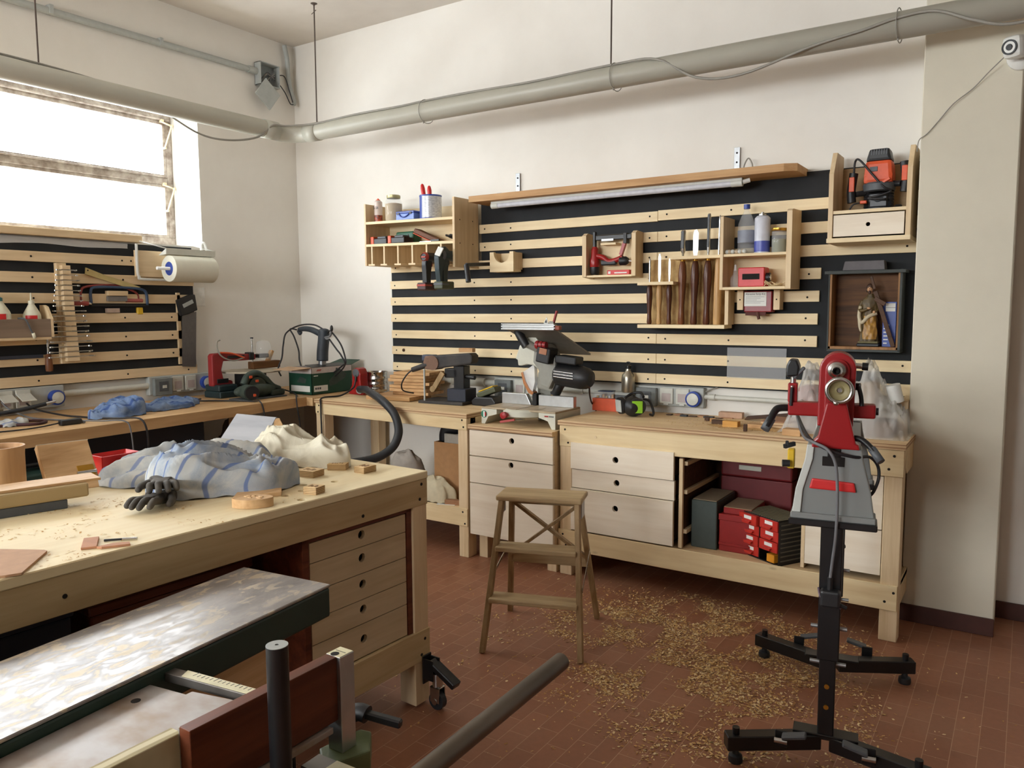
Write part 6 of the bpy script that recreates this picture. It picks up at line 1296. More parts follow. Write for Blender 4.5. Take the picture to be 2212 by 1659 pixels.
def fA():
    x = random.gauss(-1.15, .22); y = random.gauss(3.98, .1)
    return (x, y, zA(x)) if (-2.1 < x < -.48 and 3.76 < y < 4.25) else None
m = MB(); flakes(m, 1600, fA, .004, FLK, .0008)
def mound(u, v):
    a = 2*PI*u; k = 1+.35*noise.noise(Vector((math.cos(a)*2, math.sin(a)*2, 4))); r = v*k; x, y = -1.12+.27*r*math.cos(a), 3.95+.1*r*math.sin(a)
    return (x, y, zA(x)+.0004+.014*(1-v)*(.6+.6*noise.noise(Vector((x*18, y*18, 0)))))
m.surf(mound, 48, 14, SAWD, True); solo(m, 'sawdust', 'low drift of sawdust across the right half of the long workbench', 'sawdust', (-1.15, 3.98, zA(-1.15)), kind='stuff')
# plank on end in the corner by the pillar
solo(MB().b(-.50, -.458, 4.05, 4.3, zA(-.47), 1.06, PINEY, .002), 'short_plank', 'short pale plank standing on edge between bench end and pillar', 'plank', (-.48, 4.2, zA(-.47)))
# plastic wrapped bundle
t = thing('wrapped_bundle', 'lumpy bundle wrapped in cloudy plastic on the right end of the long workbench', 'bundle', (-.72, 3.98, zA(-.72)))
BAG = glass('cloudy_plastic', (.9, .88, .84, 1), .35, alpha=.34)
z = zA(-.72)
prof = [(-.93, .2), (-.9, .33), (-.86, .32), (-.82, .22), (-.76, .2), (-.66, .22), (-.63, .35), (-.6, .34), (-.56, .24), (-.52, .15), (-.46, .09)]
def hgt(x):
    for (a, ha), (b_, hb) in zip(prof, prof[1:]):
        if a <= x <= b_: w = (x-a)/(b_-a); w = w*w*(3-2*w); return ha+(hb-ha)*w
    return prof[0][1]*max(0, 1-(prof[0][0]-x)/.05) if x < prof[0][0] else prof[-1][1]*max(0, 1-(x-prof[-1][0])/.03)
def bag(u, v):
    x = -1.0+.57*u; s = v*2-1; wv = .16+.06*noise.noise(Vector((x*5, 0, 1)))
    y = 3.99+wv*s+.015*noise.noise(Vector((x*14, s*3, 2))); q = noise.noise(Vector((x*22+noise.noise(Vector((x*9, s*3, 0)))*3, s*5, 5))); q2 = noise.noise(Vector((x*45, s*9, 2)))
    hh = max(.004, (hgt(x)*.85+.03)*(1-abs(s)**1.8)+(.04*(1-abs(q)*2.5)+.012*q2)*(1-abs(s)**4))
    if u < .03 or u > .97: hh *= .2
    return (x, y, z+hh)
build(MB().surf(bag, 90, 36, BAG), 'plastic_wrap', t)
build(MB().b(-.93, -.5, 3.9, 4.1, z, z+.07, mat('brown_tool_inside', S(120, 92, 72), .7), .01).b(-.66, -.58, 3.92, 4.06, z+.07, z+.25, mat('tan_tool_inside', S(170, 140, 104), .7), .02).b(-.93, -.84, 3.92, 4.06, z+.07, z+.22, mat('pinkish_tool_inside', S(166, 110, 100), .7), .02), 'wrapped_tools', t)
build(MB().cyl((-.5, 4.0, z+.16), (-.52, 3.99, z+.24), .032, WHITE, n=20), 'white_tube', t)
def bag2(u, v):
    return (-1.0+.02*math.sin(9*u)-.06*u+.03*v, 3.84-.03*u+.02*math.sin(14*v)+.05*v, z+.06-.04*u+.03*math.sin(6*v+8*u)*(1-u)+.02)
# ---- under the right bench
zs = .2585
STG = mat('grey_green_steel', S(70, 80, 76), .5, var=.1)
t = thing('steel_cabinet_box', 'dark grey-green steel box standing in the open bay of the long workbench', 'box', (-1.37, 4.0, zs))
build(MB().b(-1.425, -1.29, 3.84, 4.14, zs, .508, STG, .004), 'body', t); build(MB().b(-1.42, -1.295, 3.85, 4.13, .508, .512, mat('dust', S(150, 132, 106), .95), .001), 'dusty_top', t)
RB = mat('red_box_paint', S(150, 28, 26), .45, var=.1)
t = thing('parts_box', 'red metal box between the grey steel box and the drawer organiser', 'box', (-1.2, 4.0, zs))
build(MB().b(-1.28, -1.115, 3.85, 4.15, zs, .45, RB, .004), 'body', t); build(MB().b(-1.282, -1.115, 3.846, 3.86, .42, .452, RB, .002), 'raised_edge', t); build(MB().b(-1.28, -1.115, 3.845, 3.86, .29, .305, RB, .002), 'raised_edge', t)
build(MB().b(-1.265, -1.12, 3.87, 4.1, .4505, .482, RB, .003).b(-1.263, -1.122, 3.872, 4.098, .482, .486, mat('dust_', S(150, 124, 98), .95), 0), 'lid', t)
t = thing('tool_chest', 'dark red steel tool chest in the shadow at the back of the open bay', 'chest', (-1.2, 4.22, zs))
build(MB().b(-1.38, -1.0, 4.17, 4.29, zs, .58, mat('dark_red_chest', S(112, 24, 26), .5), .006), 'body', t); build(MB().b(-1.38, -1.0, 4.165, 4.29, .583, .67, mat('dark_red_lid', S(118, 26, 28), .5), .01).b(-1.39, -.99, 4.2, 4.292, .672, .68, BSTEEL, .002), 'lid', t); build(MB().b(-1.28, -1.16, 4.16, 4.166, .625, .65, CREAM, .001), 'label_card', t)
t = thing('drawer_organiser', 'black organiser of red small-parts drawers turned to the corner in the open bay', 'organiser', (-1.065, 3.815, zs), R(-30))
q = lambda mb, n, p=None: build(mb, n, p or t, local=True)
q(MB().b(-.13, .13, 0, .19, 0, .005, BSTEEL, 0).b(-.13, .13, 0, .19, .215, .22, BSTEEL, 0).b(-.13, -.125, 0, .19, 0, .22, BSTEEL, 0).b(.125, .13, 0, .19, 0, .22, BSTEEL, 0).b(-.002, .002, 0, .19, 0, .22, BSTEEL, 0).b(-.125, .125, .185, .19, 0, .22, BSTEEL, 0), 'case')
m = MB()
for k in range(9): m.b(.1301, .132, .01, .18, .02+.022*k, .026+.022*k, mat('rib_grey', S(92, 86, 74), .6), 0)
for k in range(16): m.b(-.12+.0155*k, -.114+.0155*k, .005, .185, .2201, .222, mat('dusty_rib', S(140, 130, 104), .9), 0)
q(m, 'ribs')
ODR = mat('orange_red_drawer', S(196, 50, 40), .4)
for ci, x0 in enumerate((-.123, .004)):
    for k in range(4):
        if ci == 1 and k == 0: continue
        zz0 = .007+.053*k; out = -.02 if (ci == 0 and k == 3) else (-.006 if k % 2 else 0)
        d = q(MB().b(x0, x0+.118, out, .16, zz0, zz0+.05, ODR, .002), 'drawer')
        q(MB().prism([(x0+.03, zz0+.02), (x0+.088, zz0+.02), (x0+.08, zz0+.006), (x0+.038, zz0+.006)], out-.014, out, ODR, 'XZ', .002), 'handle', d)
        q(MB().b(x0+.036, x0+.086, out-.0008, out, zz0+.026, zz0+.043, PAPER, 0), 'label_card', d)
q(MB().b(.05, .1, .0, .1, .006, .045, mat('amber_drawer', S(226, 150, 40), .4), .002), 'inner_tray')
# ---- under the corner bench
zs = .3005
t = thing('cardboard_carton', 'open brown cardboard carton full of clutter under the corner bench', 'carton', (-3.0, 4.0, zs))
m = MB(); x0, x1, y0, y1, h = -3.13, -2.86, 3.83, 4.2, .36
for a in ((x0, x1, y0, y0+.005), (x0, x1, y1-.005, y1), (x0, x0+.005, y0+.005, y1-.005), (x1-.005, x1, y0+.005, y1-.005)): m.b(a[0], a[1], a[2], a[3], zs, zs+h, CARD, 0)
m.b(x0, x1, y0, y1, zs, zs+.005, CARD, 0); build(m, 'carton', t)
t2 = thing('power_tool', 'black power tool with a pistol grip lying in the cardboard carton', 'tool', (-2.95, 4.0, zs+.36))
build(MB().tube([(-3.1, 3.9, zs+.36), (-3.08, 3.9, zs+.43), (-2.98, 3.92, zs+.45), (-2.87, 3.95, zs+.47)], .035, BPLAST, 12, 6, False, .045), 'body', t2); build(MB().b(-3.11, -2.87, 3.93, 4.1, zs+.1, zs+.36, BPLAST, .02), 'lower_part', t2); build(MB().b(-3.06, -2.9, 3.845, 3.86, zs+.3, zs+.415, mat('grey_sheet', S(176, 170, 158), .8), .002), 'paper_sheet', t2)
def sackf(c, rx, ry, h, s): return heap(c, rx, ry, h, s, 0, amp=.15, droop=.5, lip=.02)
m = MB(); m.surf(sackf((-3.06, 3.76, zs), .13, .06, .22, 2.2), 60, 26, mat('cream_sack', S(206, 194, 164), .9, var=.1, bmp=.2), True); solo(m, 'cream_sack', 'cream cloth sack slumped on the lower shelf of the corner bench', 'sack', (-3.06, 3.76, zs))
m = MB(); m.surf(lump((-3.42, 3.9, zs), .15, .1, .26, .09, 4.4, .5), 40, 20, mat('grey_white_sack', S(176, 168, 158), .9), True); solo(m, 'grey_sack', 'big pale grey sack on the lower shelf left of the carton', 'sack', (-3.42, 3.9, zs))
solo(MB().box((-2.9, 3.745, zs+.015), (.13, .035, .03), RED_O, (0, 0, 14), .002), 'brick_offcut', 'short reddish wooden bar on the lower shelf of the corner bench', 'offcut', (-2.9, 3.745, zs))
solo(MB().box((-2.95, 3.72, zs+.001), (.12, .04, .002), PAPER, (0, 0, 20), 0), 'paper_sheet', 'flat sheet of white paper at the front of the lower shelf', 'paper', (-2.95, 3.72, zs))
# ================================================================== foreground bench, machines, stool, lathe, sawdust
ZG = .9004
cloth('pale blue-grey towel in the long flat heap at the left of the assembly bench', (-2.52, 1.66, ZG), .30, .16, .115, 1.7, TOWEL, 55, 'towels on the assembly bench', 'towel', folds=4, amp=.55)
TOWEL2 = cloth_mat('ornament_towel', S(190, 192, 190), S(150, 162, 178), S(74, 104, 166), 110)
cloth('crumpled towel with blue ornament stripes in the middle of the assembly bench', (-2.24, 1.60, ZG), .23, .135, .135, 4.2, TOWEL2, 52, 'towels on the assembly bench', 'towel', folds=5, amp=.7)
cloth('crumpled cream cloth at the far end of the assembly bench', (-2.37, 2.07, ZG), .21, .10, .12, 9.3, WHITEC, 12, None, 'cloth', folds=5, amp=.7)
# work gloves
def glove(label, c, rz, seed, flip=1):
    t = thing('work_glove', label, 'glove', c, R(rz), 'pair of work gloves')
    V, E_, RR = [(0, 0, .02)], [], [(.032, .02)]
    def ch(parent, pts, r):
        for k, p in enumerate(pts):
            V.append(p); E_.append((parent, len(V)-1)); RR.append(r[k] if isinstance(r, list) else r); parent = len(V)-1
    V.append((0, .05, .024)); E_.append((0, 1)); RR.append((.034, .021)); V.append((0, -.05, .02)); E_.append((0, 2)); RR.append((.03, .02))
    for k, (dx, L, cu) in enumerate(((-.032, .062, .6), (-.011, .075, 1), (.011, .072, .85), (.032, .058, .5))):
        ch(1, [(dx*1.0*flip, .075, .026), (dx*1.15*flip, .075+L*.5, .03+.008*cu), (dx*1.2*flip, .075+L, .016)], [.0125, .0115, .0095])
    ch(0, [(-.04*flip, .02, .022), (-.062*flip, .05, .022), (-.07*flip, .085, .016)], [.014, .0125, .0105])
    o = skin('glove', V, E_, RR, mat('grey_leather', S(92, 86, 78), .75, c2=S(66, 62, 58), scale=22, bmp=.2), None, 2)
    o.parent = t; o.location = (0, 0, 0)
    return t
glove('dark grey work glove lying with its fingers towards the bench front', (-2.235, 1.40, ZG), -155, 0)
glove('dark grey work glove half under the striped towel', (-2.29, 1.43, ZG+.035), -120, 1, -1)
# carved blocks
PLYB = mat('birch_ply', S(222, 190, 140), .6, c2=S(206, 170, 118), scale=20)
def plyblock(label, x, y, sx, sy, rz, h=.024):
    z = ZG; m = MB(); q = Matrix.Translation((x, y, z)) @ Matrix.Rotation(R(rz), 4, 'Z')
    m.b(-sx/2, sx/2, -sy/2, sy/2, 0, h, PLYB, .001, q)
    for k in range(4): m.b(-sx/2-.0003, sx/2+.0003, -sy/2-.0003, sy/2+.0003, h*(.14+.22*k), h*(.22+.22*k), DRAWD, 0, q)
    for k in range(5): m.b(-sx*.3+sx*.13*k, -sx*.3+sx*.13*k+.005, -sy*.25+.004*(k % 2), sy*.2-.006*(k % 3), h, h+.0006, DRAWD, 0, q)
    return solo(m, 'plywood_piece', label, 'block', (x, y, z), 'small plywood blocks on the assembly bench')
plyblock('small plywood block half under the cream cloth', -2.29, 1.93, .07, .06, 30)
plyblock('small plywood block in front of the cream cloth', -2.15, 1.925, .075, .06, 8)
plyblock('small plywood block at the right tip of the cream cloth', -2.15, 2.06, .07, .045, 30)
plyblock('small plywood block nearest the far corner of the assembly bench', -2.03, 2.08, .05, .065, 0)
plyblock('small dark-faced plywood block beside the dog holes', -1.935, 1.745, .05, .05, 12)
m = MB(); q = Matrix.Translation((-1.965, 1.525, ZG)) @ Matrix.Rotation(R(40), 4, 'Z')
pts = [((.05+.012*(abs(math.cos(a))))*math.cos(a), .04*math.sin(a)) for a in [2*PI*k/36 for k in range(36)]]
m.prism(pts, 0, .028, SCRAPY, 'XY', .002, q)
for k in range(7): m.ball(q @ Vector((.025*math.cos(k*2.2), .018*math.sin(k*1.7), .028)), .008, SCRAPY, (1.4, .7, .3), 8, 5)
solo(m, 'carved_medallion', 'oval carved wooden medallion at the edge of the assembly bench', 'carving', (-1.965, 1.525, ZG))
m = MB(); m.prism([(-2.065, 1.53), (-1.995, 1.66), (-2.04, 1.70), (-2.13, 1.6)], ZG, ZG+.014, SCRAPY, 'XY', .001); solo(m, 'thin_offcut', 'flat tapered board lying behind the oval medallion', 'board', (-2.05, 1.62, ZG))
m = MB(); m.cyl((-1.957, 1.105, ZG+.004), (-1.93, 1.13, ZG+.004), .0038, STEEL, n=10); m.cyl((-1.99, 1.075, ZG+.003), (-1.957, 1.105, ZG+.004), .003, BSTEEL, n=10); solo(m, 'drill_bit', 'small steel drill bit lying on the dusty bench top', 'drill bit', (-1.957, 1.105, ZG))
REDS = mat('reddish_slip', S(196, 140, 104), .7)
solo(MB().box((-1.997, 1.042, ZG+.003), (.036, .095, .006), REDS, (0, 0, 58), .001), 'wood_slip', 'short reddish wood slip left of the drill bit', 'slip', (-1.997, 1.042, ZG))
solo(MB().prism([(-1.945, 1.03), (-1.93, 1.035), (-1.895, 1.09), (-1.915, 1.10), (-1.94, 1.07)], ZG, ZG+.006, REDS, 'XY', .001), 'wood_slip', 'small pale chip of wood nearest the bench edge by the drill bit', 'slip', (-1.92, 1.07, ZG))
o = solo(MB().prism([(-1.99, .70), (-1.905, .80), (-1.893, .83), (-2.015, .945), (-2.03, .945), (-2.2, .85), (-2.2, .7)], ZG, ZG+.006, mat('hardboard', S(190, 146, 108), .7), 'XY', .001), 'hardboard_plate', 'flat brown hardboard plate with a thumb cut at the near end of the bench', 'plate', (-2.05, .82, ZG))
cut(o, MB().cyl((-1.955-(-2.05), .775-.82, -.02), (-1.955-(-2.05), .775-.82, .03), .022, DARK, n=24))
def fG():
    x = random.uniform(-2.6, -1.88); y = random.gauss(1.2, .3)
    if noise.noise(Vector((x*6, y*6, 3))) < .05 or not (.6 < y < 2.1): return None
    return (x, y, ZG-.0003)
m = MB(); flakes(m, 1800, fG, .0035, FLK, .0008); solo(m, 'wood_dust', 'thin scatter of shavings and dust on the assembly bench', 'sawdust', (-2.2, 1.2, ZG), kind='stuff')
# left end of the bench: clamp-like wooden block, cup, hinged board, red bin, folded sheet, planks
t = thing('wooden_bar', 'long beige wooden bar on a dark base at the left of the assembly bench', 'block', (-2.45, 1.0, ZG))
d = Vector((.05, .21, 0)).normalized(); n_ = Vector((-d.y, d.x, 0)); p0 = Vector((-2.425, 1.205, 0)); p1 = p0-d*.9
BEI = mat('beige_wood', S(180, 156, 112), .5, var=.06, scale=5)
def long(mb, wa, wb, z0, z1, e0, m, bev):
    a, b_ = p0+d*e0, p1; A_ = (a+b_)/2+n_*(wa+wb)/2; L = (a-b_).length
    mx = Matrix((n_, d, Vector((0, 0, 1)))).transposed().to_4x4(); mx.translation = (A_.x, A_.y, (z0+z1)/2)
    return mb.b(-(wb-wa)/2, (wb-wa)/2, -L/2, L/2, -(z1-z0)/2, (z1-z0)/2, m, bev, mx)
build(long(MB(), .0, .07, ZG, ZG+.028, 0, DGREY, .002), 'dark_base', t)
build(long(MB(), -.004, .075, ZG+.028, ZG+.07, .06, BEI, .006), 'beige_body', t)
build(long(MB(), .015, .12, ZG+.07, ZG+.078, .10, SCRAPY, .001), 'top_strip', t)
t = thing('wooden_cup', 'round turned wooden cup behind the long beige block', 'cup', (-2.80, 1.235, ZG))
build(MB().lathe([(0, 0), (.068, 0), (.07, .003), (.07, .135), (.072, .165), (.066, .165), (.063, .14), (.063, .008), (0, .008)], wood('turned_beech', S(206, 164, 120), S(176, 134, 92), 'Z', 7), (-2.765, 1.17, ZG), n=36), 'cup', t)
t = thing('hinged_board', 'thick plywood board with a metal hinge leaning beside the wooden cup', 'board', (-2.72, 1.40, ZG))
q = Matrix.Translation((-2.635, 1.405, ZG)) @ Matrix.Rotation(R(-10), 4, 'Z') @ Matrix.Rotation(R(-38), 4, 'Y')
build(MB().b(-.03, .0, -.14, .02, .0, .19, SCRAPY, .002, q).b(-.0305, .0005, -.1405, .0205, .1885, .1905, mat('pale_ply_end', S(232, 222, 200), .7), 0, q), 'board', t)
build(MB().b(.0, .004, -.04, .012, .03, .09, BRASS, .001, q).cyl(q @ Vector((.006, -.045, .06)), q @ Vector((.006, .016, .06)), .006, STEEL), 'hinge', t)
t = thing('red_bin', 'open red plastic bin showing between hinged board and towel', 'bin', (-2.79, 1.55, ZG))
m = MB(); a0, a1, b0, b1 = -2.83, -2.74, 1.49, 1.57; e = .03; zt_ = ZG+.08
lo = [(a0+e, b0+e*.5), (a1-e, b0+e*.5), (a1-e, b1-e*.5), (a0+e, b1-e*.5)]; hi = [(a0, b0), (a1, b0), (a1, b1+.06), (a0, b1+.06)]
for k in range(4):
    j = (k+1) % 4; A1, B1, A2, B2 = lo[k], lo[j], hi[k], hi[j]
    m.add([Vector((*A1, ZG)), Vector((*B1, ZG)), Vector((*B2, zt_)), Vector((*A2, zt_))], [(0, 1, 2, 3)], REDP)
m.add([Vector((*p, ZG)) for p in lo], [(0, 1, 2, 3)], REDP); o = build(m, 'bin', t)
md = o.modifiers.new('s', 'SOLIDIFY'); md.thickness = .003; modmesh(o)
t = thing('folded_sheet', 'grey laminated sheet leaning tent-like on a brown board behind the towels', 'sheet', (-2.72, 2.13, ZG))
GL = mat('grey_laminate', S(186, 188, 192), .3, c2=S(160, 162, 168), scale=4, stretch=(.4, 1, 3))
build(MB().hexa([(-2.86, 2.02, ZG), (-2.66, 2.09, ZG), (-2.66, 2.098, ZG), (-2.86, 2.028, ZG), (-2.83, 2.13, ZG+.155), (-2.65, 2.19, ZG+.145), (-2.65, 2.198, ZG+.145), (-2.83, 2.138, ZG+.155)], GL), 'grey_sheet', t)
build(MB().hexa([(-2.61, 2.14, ZG), (-2.55, 2.21, ZG), (-2.56, 2.22, ZG), (-2.62, 2.15, ZG), (-2.655, 2.185, ZG+.14), (-2.64, 2.2, ZG+.14), (-2.65, 2.21, ZG+.14), (-2.665, 2.195, ZG+.14)], SCRAPY), 'brown_board', t)
for z0, lab in ((ZG, 'pale plank lying under another behind the towels'), (ZG+.0255, 'upper of two pale planks behind the towels')):
    solo(MB().box((-2.79, 1.93, z0+.0125), (.055, .24, .025), SCRAPY, (0, 0, -28), .002), 'short_plank', lab, 'plank', (-2.79, 1.93, z0), 'two planks behind the towels')
# ---- jointer
J = thing('planer_table', 'long dark green planer with a bright worn steel table in the lower left foreground', 'planer', (-1.485, 1.383, 0), R(6.1))
def jl(mb, n, p=J): return build(mb, n, p, local=True)
WORN = mat('worn_steel', S(150, 144, 140), .33, .8, c2=S(112, 106, 104), scale=5, stretch=(1.5, .5, 1))
def worn():
    m, nt, p = new_mat('worn_planer_steel')
    f = noise_fac(nt, 5, (1.4, .5, 1), 6, .6); g = noise_fac(nt, 38, (1, .45, 1), 4, .6, .6); h = noise_fac(nt, 2.2, (1, 1, 1), 3)
    c = ramp(nt, f, [(.35, S(128, 122, 120)), (.65, S(168, 162, 158))]); mx = nt.nodes.new('ShaderNodeMix'); mx.data_type = 'RGBA'
    mu = nt.nodes.new('ShaderNodeMath'); mu.operation = 'MULTIPLY'
    nt.links.new(ramp(nt, g, [(.52, (0, 0, 0, 1)), (.6, (1, 1, 1, 1))]), mu.inputs[0]); nt.links.new(ramp(nt, h, [(.4, (0, 0, 0, 1)), (.55, (.8, .8, .8, 1))]), mu.inputs[1])
    nt.links.new(mu.outputs[0], mx.inputs[0]); nt.links.new(c, mx.inputs[6]); mx.inputs[7].default_value = S(206, 190, 164)
    nt.links.new(mx.outputs[2], p.inputs['Base Color']); p.inputs['Metallic'].default_value = .55
    nt.links.new(ramp(nt, g, [(.4, (.3, .3, .3, 1)), (.65, (.5, .5, .5, 1))]), p.inputs['Roughness']); bump(nt, p, g, .05, .001); return m
WORN = worn()
RUSTY = mat('rust_stained_steel', S(172, 166, 162), .45, .4, c2=S(146, 124, 104), scale=7, stretch=(1, 1.4, 1), bmp=.05)
jl(MB().b(-.305, 0, -1.75, 0, .704, .782, MGREEN, .006), 'table_casting')
jl(MB().b(-.306, .001, -1.751, .001, .782, .79, WORN, .002), 'table_top')
jl(MB().b(-.27, -.04, -1.6, -.5, .12, .704, MGREEN, .01).b(-.29, -.02, -1.65, -.45, 0, .12, MGREEN, .006), 'base')
jl(MB().prism([(-.48, .45), (-.48, .7), (-.12, .7), (-.14, .62), (-.22, .57), (-.34, .52)], -.06, -.042, SCRAPY, 'YZ'), 'chute_panel')
# ---- table saw part next to it
K = thing('saw_table', 'rust-stained steel saw table with a mahogany fence in the bottom left foreground', 'saw table', (-1.25, .5, 0))
def kb(mb, n): return build(mb, n, K)
zt_ = .76
kb(MB().prism([(-1.323, -.1), (-1.0, -.1), (-1.0, .93), (-1.24, .895), (-1.33, .874), (-1.33, .86), (-1.426, .845)], zt_-.012, zt_, RUSTY, 'XY', .002), 'table_top')
m = MB(); m.prism([(-1.30, -.1), (-1.02, -.1), (-1.02, .86), (-1.40, .82)], .55, zt_-.012, BSTEEL, 'XY'); m.prism([(-1.29, -.1), (-1.06, -.1), (-1.06, .6), (-1.29, .58)], 0, .55, MGREEN, 'XY', .01); kb(m, 'cabinet')
kb(MB().cyl((-1.387, .792, zt_-.003), (-1.387, .792, zt_+.0006), .009, DARK, n=16), 'bolt_hole')
RULE = mat('ruler_cream', S(226, 218, 180), .5)
m = MB(); m.prism([(-1.475, .90), (-1.45, .878), (-1.12, .925), (-1.14, .948)], zt_-.01, zt_+.008, IRON, 'XY', .001); m.prism([(-1.40, .912), (-1.388, .89), (-1.12, .929), (-1.13, .948)], zt_+.008, zt_+.009, RULE, 'XY')
for k in range(22): m.b(-1.37+.011*k, -1.3685+.011*k, .903+.0016*k, .912+.0016*k+(.006 if k % 5 == 0 else 0), zt_+.009, zt_+.0093, BPLAST, 0)
kb(m, 'ruler_bar')
PLYC = ply_edge('cream_ply', S(226, 216, 180), S(176, 162, 122), 'X', 300)
kb(MB().b(-1.062, -1.036, -.3, .66, zt_, .868, PLYC, .001), 'sub_fence')
kb(MB().b(-1.036, -1.034, .655, .95, zt_+.002, .878, ALU, 0), 'fence_facing')
FENCE = wood('mahogany_fence', S(116, 62, 40), S(80, 40, 26), 'Y', 8, .35)
kb(MB().b(-1.034, -1.008, .655, .95, zt_+.002, .88, FENCE, .001), 'fence')
m = MB(); m.b(-1.036, -1.0, .95, .985, zt_-.06, .88, ALU, .001); m.b(-1.034, -1.002, .951, .984, .88, .8806, RULE, 0); m.cyl((-1.02, .957, .8807), (-1.02, .957, .881), .008, DARK, n=12); m.b(-1.03, -1.006, .969, .9702, .8806, .8809, BPLAST, 0); kb(m, 'end_block')
kb(MB().cyl((-.918, .746, .66), (-.918, .746, 1.0), .0165, BSTEEL, n=28).lathe([(.0165, 0), (.0165, .001), (.003, .0012), (.0028, -.004), (0, -.004)], GREYP, (-.918, .746, 1.0), n=28), 'guard_post')
kb(MB().b(-1.0, -.84, .3, .82, .56, .672, BSTEEL, .004), 'slide_housing')
kb(MB().prism([(-1.0, .80), (-.96, .86), (-.87, .83), (-.86, .74), (-1.0, .68)], .672, .69, DGREY, 'XY', .006), 'guard_plate')
kb(MB().prism([(-1.05, .94), (-1.035, 1.03), (-1.01, 1.035), (-.965, .985), (-1.0, .90)], .66, .70, mat('olive_green_bracket', S(96, 108, 70), .5), 'XY', .004), 'green_bracket')
kb(MB().bar((-1.03, .90, .685), (-.875, .905, .685), .045, .04, IRON).prism([(-.985, .885), (-.985, .922), (-.935, .924), (-.935, .887)], .7055, .7065, RULE, 'XY'), 'ruler_bar')
m = MB(); m.tube([(-1.072, 1.02, .715), (-1.045, 1.035, .728), (-1.025, 1.04, .726)], .017, BPLAST, 14, 4); m.ball((-1.07, 1.02, .716), .018, BPLAST); m.bar((-1.03, 1.038, .727), (-.958, 1.062, .717), .016, .016, BPLAST, bev=.003); m.cyl((-1.06, 1.02, .7), (-1.06, 1.02, .66), .01, BSTEEL); kb(m, 'clamp_lever')
kb(MB().cyl((-.832, 1.45, .72), (-.80, .32, .72), .0195, mat('dull_bar_steel', S(116, 106, 94), .38, .7, c2=S(86, 78, 70), scale=14, stretch=(1, .2, 1)), n=28), 'guide_bar')
# ---- step stool
T = thing('step_stool', 'worn wooden folding step stool standing alone in the middle of the tiled floor', 'step stool', (-1.812, 2.985, 0), R(19.2))
def sl(mb, n, p=T): return build(mb, n, p, local=True)
HT = .665
sl(MB().b(-.195, .195, -.095, .09, HT-.024, HT, OLDX, .007), 'top_step')
def leg(s, front):
    y0, y1 = (-.2485, -.07) if front else (.2485, .06)
    m = MB(); w = .03; x0, x1 = s*.2175, s*(.172 if front else .158)
    return m.bar((x0, y0, .0), (x1, y1, HT-.024), .022 if front else .024, .04 if front else .03, OLDW, (0, 1, 0), .002)
for s in (-1, 1):
    sl(leg(s, True), 'front_leg'); sl(leg(s, False), 'rear_leg')
def yf(z): return -.2485+(z/(HT-.024))*(.1785)
def yb(z): return .2485-(z/(HT-.024))*(.1885)
def xf_(z): return .2175-.0455*z/(HT-.024)
def xb_(z): return .2175-.0595*z/(HT-.024)
for z in (.45, .235): sl(MB().b(-xf_(z)+.004, xf_(z)-.004, yf(z)-.04, yf(z)+.06, z-.022, z, OLDX, .005), 'step')
sl(MB().bar((-xb_(.31), yb(.31), .31), (xb_(.31), yb(.31), .31), .02, .05, OLDX), 'rear_rail')
sl(MB().bar((-xb_(.61), yb(.61), .615), (xb_(.61), yb(.61), .615), .02, .04, OLDX), 'rear_rail')
for s in (-1, 1): sl(MB().bar((-s*xb_(.6)*.95, yb(.6)+s*.005, .6), (s*xb_(.33)*.95, yb(.33)+s*.005, .33), .014, .028, OLDW, (0, 1, 0)), 'cross_brace')
for s in (-1, 1):
    sl(MB().bar((s*(xf_(.28)+.014), yf(.28), .28), (s*(xb_(.37)+.014), yb(.37), .37), .003, .014, STEEL), 'folding_stay')
    sl(MB().b(s*.185-.002, s*.185+.002, -.04, .04, HT-.1, HT-.03, GALV, .001), 'hinge_plate')
# ---- lathe on its stand
L = thing('wood_lathe', 'red and grey wood lathe on a black two-legged stand at the right', 'lathe', (-.5, 2.62, 0), R(9.5))
def ll(mb, n, p=L): return build(mb, n, p, local=True)
BK = BSTEEL
for y, nm in ((0.0, 1), (.62, -1)):
    ll(MB().b(-.025, .025, y-.025, y+.025, .085, .42, BK, .003), 'post')
    ll(MB().b(-.033, .033, y-.033, y+.033, .36, .815, BK, .003), 'post_sleeve')
    for z in (.46, .34): ll(MB().cyl((-.055, y, z), (.055, y, z), .007, GALV, n=8), 'bolt')
    for z in (.2, .27): ll(MB().cyl((0, y-.025, z), (0, y-.0285, z), .008, BRASS, n=12), 'bolt')
    sy = -1 if y == 0 else 1
    f = MB()
    f.bar((-.02, y, .0725), (-.3, y+sy*.13, .0725), .05, .05, BK, bev=.003); f.bar((.02, y, .0725), (.3, y+sy*.10, .0725), .05, .05, BK, bev=.003); f.b(-.1, .1, y-.03, y+.03, .0975, .105, BK, .002)
    for sx in (-1, 1): f.cyl((sx*.27, y+sy*(.117 if sx < 0 else .09), .097), (sx*.27, y+sy*(.117 if sx < 0 else .09), .12), .012, BK, n=12)
    ft = ll(f, 'foot_bar')
    for sx in (-1, 1): yy = y+sy*(.117 if sx < 0 else .09); ll(MB().lathe([(0, 0), (.022, 0), (.024, .008), (.022, .024), (.012, .03), (.008, .048), (0, .048)], RUBBER, (sx*.27, yy, 0), n=16), 'rubber_foot', ft)
    for sx in (-1, 1):
        yy = y+sy*.06; ll(MB().b(sx*.13-.02, sx*.13+.02, yy+sy*.03-.004, yy+sy*.03+.004, .07, .125, BK, .002).box((sx*.12-.03*sx, yy+sy*.05, .125), (.075, .035, .012), DGREY, (0, sx*14, 0), .003).cyl((sx*.15, yy+sy*.05, .1), (sx*.11, yy+sy*.05, .1), .009, STEEL, n=10), 'pedal_clamp', ft)
